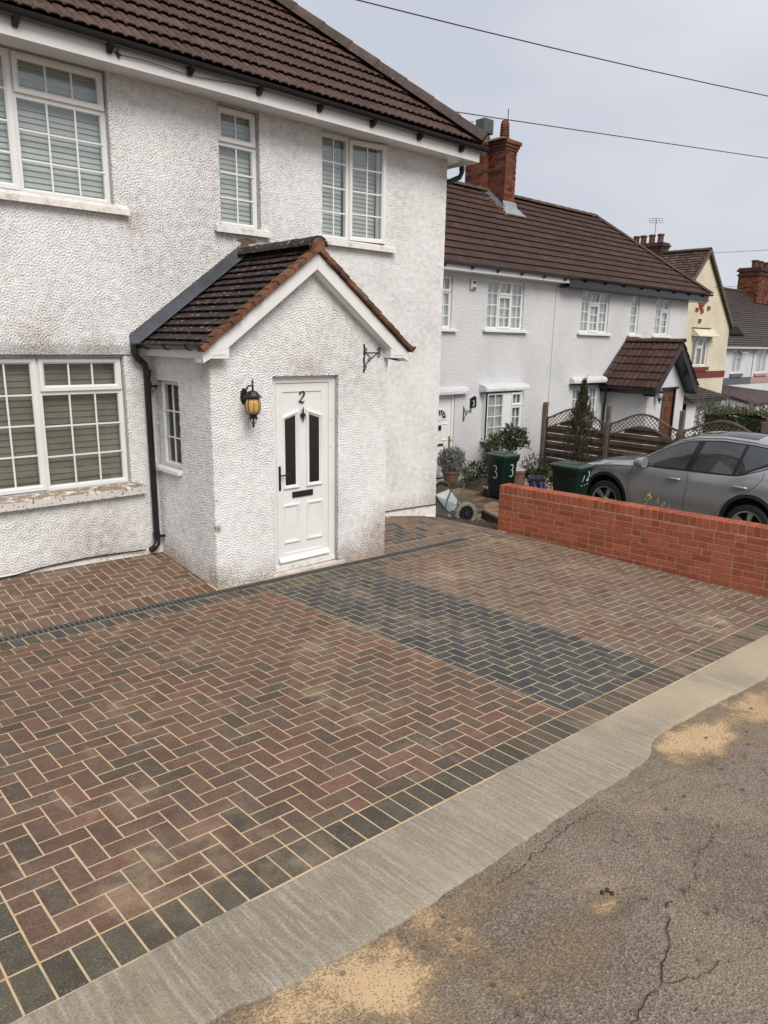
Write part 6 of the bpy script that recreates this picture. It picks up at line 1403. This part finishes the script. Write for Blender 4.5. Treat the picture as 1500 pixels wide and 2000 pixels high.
# hedge
hg = empty('privet_hedge', (20, 6.4, -1), 'dark green hedge with upright shoots behind the fence and the car roof', 'hedge')
def hz(x, y): return .92 + .10 * sin(x * 3) * cos(y * 2.2) - .05 * (x - 19)
mb = MB()
for i in range(9500):
    x = U(18.6, 20.6); y = U(2.2, 8.35); f_ = R(); t = hz(x, y)
    if f_ < .45: z = t - U(0, .18)
    elif f_ < .9: x = 18.6 + U(-.14, .12); z = U(-.8, t)
    else: y = 8.35 + U(-.15, .12); z = U(-.8, t)
    s_ = U(.05, .10); a = Vector((U(-1, 1), U(-1, 1), U(-.3, 1.4))).normalized(); b_ = a.orthogonal().normalized(); mb.tint = jit(random.choice(((.05, .065, .022), (.035, .048, .018), (.085, .09, .04), (.025, .033, .014), (.11, .10, .05))), .25); p = Vector((x, y, z))
    mb.add([p, p + a * s_ * .5 + b_ * s_ * .28, p + a * s_, p + a * s_ * .5 - b_ * s_ * .28], [(0, 1, 2, 3)])
mb.build('foliage', M['leaf'], hg, kind='stuff')
mb = MB(); mb.tint = (.035, .045, .018)
gx_ = rng(18.75, 20.4, .4); gy_ = rng(2.3, 8.2, .4)
for x in gx_:
    for y in gy_: mb.v.append((x, y, hz(x, y) - .16 + U(-.03, .03))); mb.t.append(mb.tint)
ny_ = len(gy_); mb.f = [(i * ny_ + j, (i + 1) * ny_ + j, (i + 1) * ny_ + j + 1, i * ny_ + j + 1) for i in range(len(gx_) - 1) for j in range(ny_ - 1)]
mb.add([(18.75, 2.3, -1.2), (18.75, 8.2, -1.2), (18.75, 8.2, .74), (18.75, 2.3, .74), (20.4, 8.2, -1.2), (20.4, 8.2, .7)], [(0, 1, 2, 3), (1, 4, 5, 2)])
mb.build('hedge_core', M['leaf'], hg)
mb = MB()
for i in range(240):
    x = U(18.5, 19.6); y = U(2.3, 8.4); z = hz(x, y) - .1; h = U(.12, .38); tip = Vector((x + U(-.05, .05), y + U(-.05, .05), z + h)); mb.tint = (.09, .08, .045); mb.tube([(x, y, z), tip], [.005, .002], 3)
    for k in range(6):
        p = Vector((x, y, z)).lerp(tip, k / 6 + .1); a = Vector((U(-1, 1), U(-1, 1), .8)).normalized() * .06; b_ = a.orthogonal().normalized() * .016; mb.tint = jit((.09, .10, .045), .3); mb.add([p, p + a * .5 + b_, p + a, p + a * .5 - b_], [(0, 1, 2, 3)])
mb.build('shoots', M['leaf'], hg, kind='stuff')
# yellow flowering weed just behind the red wall
x, y = 8.35, 4.22; z = gz(x, y); t = empty('yellow_flower_plant', (x, y, z), 'little plant with yellow flowers peeping over the top of the red brick wall', 'plant')
ztop = .58
mb = MB()
for (dx, dy, h) in ((0, 0, .07), (.03, -.10, .02), (.02, -.18, .0), (.0, -.25, -.005), (0, .05, .0)): mb.tube([(x, y, z), (x + dx, y + dy, ztop - .05 + h)], .005, 4)
mb.build('stem', m_plain('green_stem', (.10, .13, .04), .7), t)
mb = MB()
for (dx, dy, h, n) in ((0, 0, .07, 34), (.03, -.10, .02, 12), (.02, -.18, 0, 8), (0, -.25, -.005, 10), (0, .05, 0, 8)): leafy(mb, ell((x + dx, y + dy, ztop - .05 + h), (.022, .025, .05), 0, 0), n, .028, ((.58, .36, .03), (.62, .42, .06), (.40, .27, .04)), 1.6)
mb.build('flower', M['leaf'], t, kind='stuff')

# ------------------------------------------------------------------ grey car
ca = empty('parked_car', (12.93, 7.81, -.765), 'grey five door car parked behind the red brick wall, facing the houses', 'car')
CX_, CYF, CZ_ = 12.93, 7.81, -.765; KA, KZ = .963, 1.085
def cp(a, s, z): return (CX_ + s, CYF - a * KA, CZ_ + z * KZ)
def lerpt(T, x):
    for (a, v), (b, w_) in zip(T, T[1:]):
        if x <= b:
            t = (x - a) / (b - a); t = max(0, min(1, t)); return v + (w_ - v) * t
    return T[-1][1]
def cosT(T, x, h=.09): return (lerpt(T, x - h) + 2 * lerpt(T, x) + lerpt(T, x + h)) / 4
TT = ((0, .66), (.05, .80), (.18, .89), (.6, .985), (1.0, 1.04), (1.38, 1.09), (1.75, 1.34), (2.1, 1.52), (2.4, 1.60), (2.9, 1.645), (3.5, 1.625), (3.95, 1.565), (4.12, 1.50), (4.30, 1.15), (4.40, .98), (4.43, .6))
PW = ((0, .60), (.08, .74), (.25, .84), (.6, .905), (1.1, .925), (3.4, .93), (3.9, .90), (4.25, .84), (4.40, .76), (4.43, .66))
BLT = ((0, .60), (.05, .74), (.18, .82), (.6, .915), (1.0, .965), (1.4, .995), (3.2, 1.045), (3.7, 1.08), (4.2, 1.08), (4.35, .96), (4.43, .58))
RW = ((0, .50), (.3, .70), (.9, .80), (1.38, .775), (1.8, .70), (2.2, .635), (3.0, .62), (3.9, .60), (4.2, .60), (4.35, .62), (4.43, .55))
def Tz(a): return cosT(TT, a, .07)
def Bz(a): return min(cosT(BLT, a, .08), Tz(a) - .035)
def Zr(a): return max(Bz(a) + .008, Tz(a) - (.035 if a < 1.3 else .035 + .05 * min(1, (a - 1.3) / .5)))
WR = .355; WA = .425; AW = (.87, 3.57)
def Vp(z):
    T = ((.15, .90), (.30, .955), (.45, .985), (.60, 1.0), (.72, .995), (.80, .985), (.88, .992), (1.0, .975), (1.12, .95)); return lerpt(T, z)
def side(a, z):
    b = Bz(a); w_ = cosT(PW, a, .06)
    # sculpted lower door: a hollow above the sill
    sc_ = 0
    if 1.5 < a < 3.0: sc_ = -.022 * math.exp(-((z - .42) / .09) ** 2) * min(1, (a - 1.4) / .4) * min(1, max(0, (3.15 - a) / .3))
    if z <= b: return w_ * Vp(z) + sc_
    zr = Zr(a); t = min(1, (z - b) / max(.01, zr - b)); return w_ * Vp(b) * (1 - t) + cosT(RW, a, .06) * t - .0 + .05 * sin(pi * t) * (1 if a > 1.4 else 0) * .35
def zbot(a):
    z = .27
    if a < .30: z = .27 + .05 * (1 - a / .3)
    for w_ in AW:
        if abs(a - w_) < WA: z = max(z, WR - .01 + sqrt(WA * WA - (a - w_) ** 2))
    return z
ST = sorted(set([round(v, 4) for v in rng(0, 4.43, .045)] + [round(w_ + WA * cos(pi * k / 18), 4) for w_ in AW for k in range(19)]))
mb = MB(); NR = 9; NG = 5; NTp = 6; rows = NR + NG + NTp
for sg in (-1, 1):
    base = len(mb.v)
    for a in ST:
        z0_ = zbot(a); b = Bz(a); zr = Zr(a); tz = Tz(a)
        for k in range(NR): z = z0_ + (b - z0_) * k / (NR); mb.v.append(cp(a, sg * side(a, z), z)); mb.t.append((1, 1, 1))
        for k in range(NG): z = b + (zr - b) * k / NG; mb.v.append(cp(a, sg * side(a, z), z)); mb.t.append((1, 1, 1))
        wr = side(a, zr)
        for k in range(NTp): t = k / (NTp - 1); mb.v.append(cp(a, sg * wr * (1 - t), zr + (tz - zr) * sin(t * pi / 2) ** .9)); mb.t.append((1, 1, 1))
    for i in range(len(ST) - 1):
        for j in range(rows - 1): p = base + i * rows + j; f = (p, p + rows, p + rows + 1, p + 1); mb.f.append(f if sg < 0 else tuple(reversed(f)))
body = mb.build('body', M['car'], ca, 55)
bm = bmesh.new(); bm.from_mesh(body.data); bmesh.ops.remove_doubles(bm, verts=bm.verts, dist=.0008); bm.to_mesh(body.data); bm.free()
mb = MB(); mb.box(cp(.12, -.66, .2), cp(4.3, .66, .80)); mb.build('underbody', M['rubber'], ca)
def overlay(nm, m, a0, a1, lo, hi, off, na=24, nz_=5, sides=(-1, 1), parent=None, smv=True):
    for sg in sides:
        mb = MB()
        def P(u, v):
            a = a0(v) + (a1(v) - a0(v)) * u if callable(a0) else a0 + (a1 - a0) * u
            l, h = lo(a), hi(a); h = max(h, l + .001); z = l + (h - l) * v; return cp(a, sg * (side(a, z) + off), z)
        mb.grid(P, na, nz_); mb.build(nm, m, parent or ca, smv)
gl = lambda a: Bz(a) + .030
gh = lambda a: Zr(a) - .035
overlay('window_surround', M['black'], 1.47, 3.86, lambda a: Bz(a) + .006 + max(0, (a - 3.30)) * .36, lambda a: max(Bz(a) + .007 + max(0, (a - 3.30)) * .36, Zr(a) - .015), .003, 60, 6)
def win(a0, a1, nm, lo=gl, hi=gh): overlay(nm, M['carglass'], a0, a1, lo, hi, .006, 26, 6)
M['carglass'] = m_plain('car_side_glass', (.045, .05, .05), .03, spec=1.0, var=.5, sc=1.6)
win(lambda v: 1.56, lambda v: 2.40 + .10 * v, 'side_window')
win(lambda v: 2.52 + .10 * v, lambda v: 3.22 + .08 * v, 'side_window')
win(lambda v: 3.28 + .08 * v, lambda v: 3.78 - .04 * v, 'quarter_window', lambda a: Bz(a) + .03 + max(0, (a - 3.30)) * .42)
def topov(nm, m, a0, a1, wf, off):
    mb = MB()
    def P(u, v):
        a = a0 + (a1 - a0) * u; t = (v * 2 - 1) * wf; zr = Zr(a); tz = Tz(a); wr = side(a, zr); k = 1 - abs(t); return cp(a, wr * t, zr + (tz - zr) * sin(k * pi / 2) ** .9 + off)
    mb.grid(P, 12, 14); mb.build(nm, m, ca, True)
topov('windscreen', M['carglass'], 1.42, 2.14, .93, .006); topov('rear_window', M['carglass'], 4.16, 4.33, .9, .012); topov('roof_panel', M['darkglass'], 2.4, 3.4, .72, .004)
def ribbon(nm, pts, w_, m, off, sides=(-1, 1)):
    for sg in sides:
        P = smooth(pts, 6); mb = MB(); vs = []
        for i, (a, z) in enumerate(P):
            q = P[min(i + 1, len(P) - 1)]; p = P[max(i - 1, 0)]; d = Vector((q[0] - p[0], q[1] - p[1])).normalized(); n = Vector((-d.y, d.x)) * w_
            for s_ in (-1, 1): aa, z_ = a + n.x * s_, z + n.y * s_; vs.append(cp(aa, sg * (side(aa, z_) + off), z_))
        mb.add(vs, [(2 * i, 2 * i + 1, 2 * i + 3, 2 * i + 2) for i in range(len(P) - 1)]); mb.build(nm, m, ca, True)
ribbon('door_seam', [(1.40, .985), (1.37, .80), (1.36, .55), (1.42, .33)], .0035, M['dark'], .0015)
ribbon('door_seam', [(2.46, 1.01), (2.49, .88), (2.46, .6), (2.44, .33)], .0035, M['dark'], .0015)
ribbon('door_seam', [(3.72, 1.16), (3.70, 1.05), (3.58, .90), (3.34, .76), (3.16, .62), (3.05, .45), (2.98, .33)], .0035, M['dark'], .0015)
ribbon('door_seam', [(1.42, .325), (2.2, .32), (2.98, .325)], .0035, M['dark'], .0015)
ribbon('bonnet_seam', [(.25, .80), (.7, .90), (1.1, .955), (1.42, .985)], .003, M['dark'], .0015)
ribbon('sill_trim', [(1.33, .285), (2.2, .285), (3.10, .285)], .035, M['rubber'], .004)
ribbon('belt_trim', [(1.50, 1.012), (2.2, 1.03), (3.2, 1.062), (3.5, 1.13), (3.80, 1.24)], .007, M['black'], .005)
for w_ in AW:
    for sg in (-1, 1):
        mb = MB(); vs = []; N_ = 30
        for k in range(N_ + 1):
            t = radians(-12) + radians(204) * k / N_
            for r, o_ in ((WA - .012, -.03), (WA - .008, .006), (WA + .045, .007), (WA + .05, -.004)):
                a, z = w_ + r * cos(t), WR + r * sin(t) * .985; vs.append(cp(a, sg * (side(a, max(z, .22)) + o_), z))
        mb.add(vs, [(k * 4 + j, k * 4 + j + 1, (k + 1) * 4 + j + 1, (k + 1) * 4 + j) for k in range(N_) for j in range(3)]); mb.build('wheel_arch_trim', M['rubber'], ca, 40)
        mb = MB(Fr(cp(w_, sg * .80, (WR + .004) / KZ), (0, -1, 0), (sg, 0, 0))); mb.lathe([(.245, -.10), (.33, -.11), (.352, -.08), (.355, 0), (.352, .08), (.335, .105), (.255, .11), (.248, .09)], (0, 0, 0), 36, axis=1, cap=False); ty = mb.build('wheel', M['rubber'], ca, 40)
        mb = MB(Fr(cp(w_, sg * .80, (WR + .004) / KZ), (0, -1, 0), (sg, 0, 0))); mb.lathe([(.252, .10), (.240, .104), (.228, .085), (.222, .02), (.05, .0), (.0001, .0)], (0, 0, 0), 36, axis=1, cap=False); mb.build('rim_well', M['dark'], ty, 40)
        mb = MB(Fr(cp(w_, sg * .80, (WR + .004) / KZ), (0, -1, 0), (sg, 0, 0))); mb.lathe([(.225, .092), (.240, .106), (.253, .104), (.25, .09)], (0, 0, 0), 36, axis=1, cap=False); mb.lathe([(.001, .10), (.035, .10), (.055, .085), (.055, .04)], (0, 0, 0), 16, axis=1)
        for k in range(5):
            a0 = 2 * pi * k / 5 + .31 + w_
            mb.hexa([(cos(a0 + d) * r, n_, sin(a0 + d) * r) for n_ in (.05, .092) for r, d in ((.045, -.45), (.045, .45), (.236, .20), (.236, -.20))])
        mb.build('rim', M['alloy'], ty, 30)
for sg in (-1, 1):
    for a, z in ((2.12, .885), (3.28, .905)):
        mb = MB(); s0 = side(a, z); mb.tube([cp(a - .0, sg * (s0 - .005), z), cp(a + .03, sg * (s0 + .032), z + .002), cp(a + .19, sg * (side(a + .2, z) + .034), z + .004), cp(a + .22, sg * (side(a + .22, z) - .005), z)], [.016, .017, .017, .014], 8); mb.build('door_handle', M['car'], ca, 60)
    # mirror
    mb = MB(); vs = []; c0 = (1.62, .99, 1.075)
    for (a, s_, z, ra, rs, rz) in ((1.505, 1.01, 1.075, .005, .02, .015), (1.525, 1.01, 1.078, .02, .10, .058), (1.58, 1.01, 1.082, .02, .125, .082), (1.66, 1.01, 1.085, .02, .125, .088), (1.695, 1.01, 1.085, .01, .115, .080)):
        for k in range(14): t = 2 * pi * k / 14; ct, st_ = cos(t), sin(t); vs.append(cp(a, sg * (s_ + rs * (abs(ct) ** .7) * (1 if ct > 0 else -1)), z + rz * (abs(st_) ** .7) * (1 if st_ > 0 else -1)))
    mb.add(vs, [(j * 14 + k, j * 14 + (k + 1) % 14, (j + 1) * 14 + (k + 1) % 14, (j + 1) * 14 + k) for j in range(4) for k in range(14)] + [tuple(range(14)), tuple(56 + k for k in range(14))]); mi = mb.build('door_mirror', M['car'], ca, 50)
    mb = MB(); mb.tube([cp(1.60, sg * .88, 1.0), cp(1.60, sg * .95, 1.01)], [.04, .03], 8); mb.build('mirror_arm', M['black'], mi)
    mb = MB(); rp = [(a, side(a, Zr(a)) - .015, Zr(a) + .022 - (.02 if a in (2.0, 4.0) else 0)) for a in (2.0, 2.15, 2.5, 2.9, 3.3, 3.7, 3.9, 4.0)]; mb.tube([cp(a, sg * s_, z) for a, s_, z in rp], .013, 7); mb.build('roof_rail', M['chrome'], ca, 60)
overlay('headlamp', M['darkglass'], .14, .50, lambda a: .66 + .12 * a, lambda a: .76 + .14 * a, .004, 8, 3)
mb = MB(); mb.box(cp(-.004, -.55, .42), cp(.03, .55, .62)); mb.build('grille', M['black'], ca)
mb = MB(); mb.prism([(CYF - 3.93 * KA, CZ_ + 1.58 * KZ), (CYF - 4.06 * KA, CZ_ + 1.66 * KZ), (CYF - 4.08 * KA, CZ_ + 1.57 * KZ)], CX_ - .02, CX_ + .02, 0); mb.build('roof_aerial', M['car'], ca)

# ------------------------------------------------------------------ wall lanterns and hanging brackets
def lantern(x, yw, zc, s, label, glass, out=.17, ng=8):
    t = empty('wall_lantern', (x, yw, zc), label, 'lantern'); y = yw - out
    mb = MB(); a_ = [(x + .052 * s * cos(radians(22.5 + 45 * k)) * 1.0, zc + .035 * s + .085 * s * sin(radians(22.5 + 45 * k)) * 1.15) for k in range(8)]; mb.prism(a_, yw - .022, yw, 1); mb.build('back_plate', M['iron'], t, bevel=.004)
    mb = MB(); mb.tube(smooth([(x, yw - .02, zc + .07 * s), (x, yw - .06, zc + .12 * s), (x, yw - .10, zc + .158 * s), (x, y, zc + .162 * s), (x, y, zc + .15 * s)], 4), .008 * s + .001, 8); mb.tube(smooth([(x, yw - .02, zc - .02), (x, yw - .07, zc + .02 * s), (x, yw - .10, zc + .10 * s)], 4), .006, 6); mb.build('arm', M['iron'], t, 50)
    mb = MB(); mb.lathe([(.002, .245), (.009, .225), (.017, .205), (.008, .19), (.012, .18), (.012, .115), (.035, .108), (.052, .10), (.078, .065), (.082, .058), (.105, .045), (.105, .038), (.078, .036), (.074, .018), (.07, .018)], (x, y, zc), 8 if ng == 8 else 6); 
    mb.v = [(x + (p[0] - x) * s, y + (p[1] - y) * s, zc + (p[2] - zc) * s) for p in mb.v]; mb.build('lamp_cap', M['iron'], t)
    pr = [(.070, .022), (.082, -.02), (.085, -.06), (.078, -.105), (.062, -.145)]
    mb = MB(); mb.lathe(pr, (x, y, zc), 24); mb.v = [(x + (p[0] - x) * s, y + (p[1] - y) * s, zc + (p[2] - zc) * s) for p in mb.v]; mb.build('lamp_glass', glass, t, True)
    for k in range(ng):
        a = 2 * pi * k / ng + .35; mb = MB(); mb.tube([(x + (r + .003) * s * cos(a), y + (r + .003) * s * sin(a), zc + h * s) for r, h in pr], .0042 * s, 5); mb.build('cage_rib', M['iron'], t)
    mb = MB(); mb.lathe([(.062, -.140), (.066, -.148), (.055, -.155), (.045, -.17), (.042, -.19), (.055, -.195), (.05, -.202), (.012, -.205), (.010, -.25), (.014, -.262), (.010, -.27), (.015, -.285), (.010, -.30), (.002, -.312)], (x, y, zc), 12)
    for k in range(6):
        a = 2 * pi * k / 6; mb.tube(smooth([(x + .062 * cos(a), y + .062 * sin(a), zc - .195), (x + .035 * cos(a), y + .035 * sin(a), zc - .215), (x + .032 * cos(a), y + .032 * sin(a), zc - .245), (x + .01 * cos(a), y + .01 * sin(a), zc - .262)], 3), .0035, 4)
    mb.v = [(x + (p[0] - x) * s, y + (p[1] - y) * s, zc + (p[2] - zc) * s) for p in mb.v]; mb.build('finial_basket', M['iron'], t, 50)
lantern(3.685, YP, 1.868, .84, 'black cage lantern with amber glass on the porch wall left of the white door', M['amber'])
lantern(19.37, YF4, 1.13, .95, 'black lantern with pale glass beside the brown door of the further house', m_plain('pale_lamp_glass', (.45, .45, .43), .2), .15, 6)
def bracket(x, yw, z, s, label, flip=1):
    t = empty('hanging_bracket', (x, yw, z), label, 'bracket'); y = yw - .02
    mb = MB(); mb.box((x - .009, yw - .022, z - .155 * s), (x + .009, yw - .004, z + .155 * s)); mb.build('back_bar', M['iron'], t, bevel=.003)
    def tb(P, r=.0048): mb = MB(); mb.tube(smooth([(x + u * s, y - .0, z + h * s) for u, h in P], 4), r * s, 6); mb.build('scroll', M['iron'], t, 50)
    tb([(.0, .065), (.12, .062), (.225, .065)]); tb([(.0, -.085), (.10, .0), (.205, .065), (.235, .085), (.232, .11), (.21, .115), (.198, .10), (.21, .088)], .006)
    tb([(.215, .063), (.235, .04), (.225, .018), (.205, .018), (.20, .035), (.212, .04)]); tb([(.005, .062), (.06, .035), (.088, .005), (.08, -.022), (.06, -.022), (.055, -.002), (.068, .004)])
    tb([(.0, .075), (.025, .085), (.03, .105), (.012, .112)]); tb([(.0, -.12), (.025, -.11), (.028, -.088), (.01, -.082)])
bracket(5.207, YP, 2.253, .98, 'black wrought iron hanging bracket with scrolls on the right of the porch wall')
bracket(12.80, Y3, .79, 1.15, 'rusty hanging basket bracket on the wall of number 3, left of its bay window')
# plaque with a 3, alarm box
pl = MB(F3); pl.box((13.02, 0, .93), (13.24, .02, 1.14)); pl.prism([(13.04, 1.14), (13.22, 1.14), (13.20, 1.19), (13.06, 1.17)], 0, .02, 1)
pl = pl.build('number_plaque', M['black'], None, label='small black plaque with a white 3 on the wall left of the bay window', cat='sign')
mb = MB(F3); three(mb, 13.13, 1.03, .12, .021, .003, .08); mb.build('painted_number', M['upvc'], pl)
mb = MB(F3); mb.tube([(13.03, .03, 1.16), (13.08, .03, 1.22), (13.20, .03, 1.21), (13.23, .03, 1.15)], .012, 6); mb.build('plaque_top', M['upvc'], pl)
al = MB(F3); al.hexa([(12.82, 0, 3.60), (13.02, 0, 3.60), (13.02, .07, 3.62), (12.82, .07, 3.62), (12.84, 0, 3.85), (13.03, 0, 3.85), (13.03, .05, 3.84), (12.84, .05, 3.84)]); al = al.build('alarm_box', m_plain('cream_plastic', (.58, .57, .50), .5), None, label='cream burglar alarm box high on the white wall between two upper windows', cat='alarm box', bevel=.01)
MB(F3).box((12.90, .055, 3.74), (12.97, .066, 3.80)).build('alarm_logo', M['black'], al); MB(F3).box((12.86, .058, 3.63), (12.99, .073, 3.665)).build('alarm_strip', m_plain('green_strip', (.02, .10, .07), .5), al)
# cables along the plinths, fascia wires and overhead lines
def cable(P, r, label, m='cable', k=6, name='cable'): mb = MB(); mb.tube(smooth(P, k), r, 6); return mb.build(name, M[m], None, 60, label=label, cat='cable')
cable([(-2.4, YM - .03, .26), (0, YM - .03, .235), (1.0, YM - .035, .20), (1.7, YM - .04, .165), (2.05, YM - .035, .19), (2.5, YM - .032, .205), (2.9, YM - .034, .19), (3.12, YM - .06, .185)], .009, 'black cable drooping along the foot of the wall left of the porch')
cable([(5.58, YM - .028, .115), (6.2, YM - .026, .09), (6.8, YM - .027, .078), (7.3, YM - .026, .062), (7.73, YM - .026, .042)], .006, 'thin black cable along the foot of the wall right of the porch')
cable([(3.02, YM - .34 - .03, 4.89), (3.3, YM - .37, 4.90), (3.7, YM - .365, 4.885), (4.3, YM - .37, 4.93), (5.2, YM - .40, 4.97), (6.6, YM - .41, 4.96)], .0035, 'thin wire slung under the gutter from a small hook')
cable([(3.19, YM - .015, 3.53), (3.215, YM - .016, 3.1), (3.20, YM - .016, 2.7), (3.205, YM - .016, 2.50)], .004, 'thin white cable running down the wall from the end of the upper sill', 'upvc')
mb = MB(); mb.prism([(2.985, 4.915), (3.045, 4.90), (3.02, 4.86)], 6.935, 6.952, 1); mb.tube([(3.01, 6.935, 4.90), (3.0, 6.90, 4.93)], .006, 5); mb.build('wire_hook', M['iron'], None, label='small dark metal hook holding a wire on the white fascia', cat='hook')
def wire(A, B, sag, r, label):
    A, B = Vector(A), Vector(B); P = [A.lerp(B, k / 20) - Vector((0, 0, sag * 4 * (k / 20) * (1 - k / 20))) for k in range(21)]; mb = MB(); mb.tube(P, r, 5); mb.build('overhead_wire', M['cable'], None, True, label=label, cat='wire', group='overhead telephone wires')
wire((1.51, 9.63, 6.83), (37.18, 1.45, 8.98), .55, .009, 'highest overhead wire, crossing the sky from the roof to the right edge')
wire((8.9, 10.18, 6.45), (37.2, 2.47, 7.45), .05, .009, 'overhead wire passing just above the red brick chimney')
wire((27.2, 12.4, 5.76), (20.3, 1.5, 5.05), .1, .007, 'thin overhead wire leaving the tip of the cream gable')
wire((27.9, 12.44, 4.60), (20.2, 4.41, 4.23), .05, .007, 'lowest overhead wire, crossing the cream gable wall')
# pale litter of leaves caught on the tile steps of the porch (bird and lichen flecks)
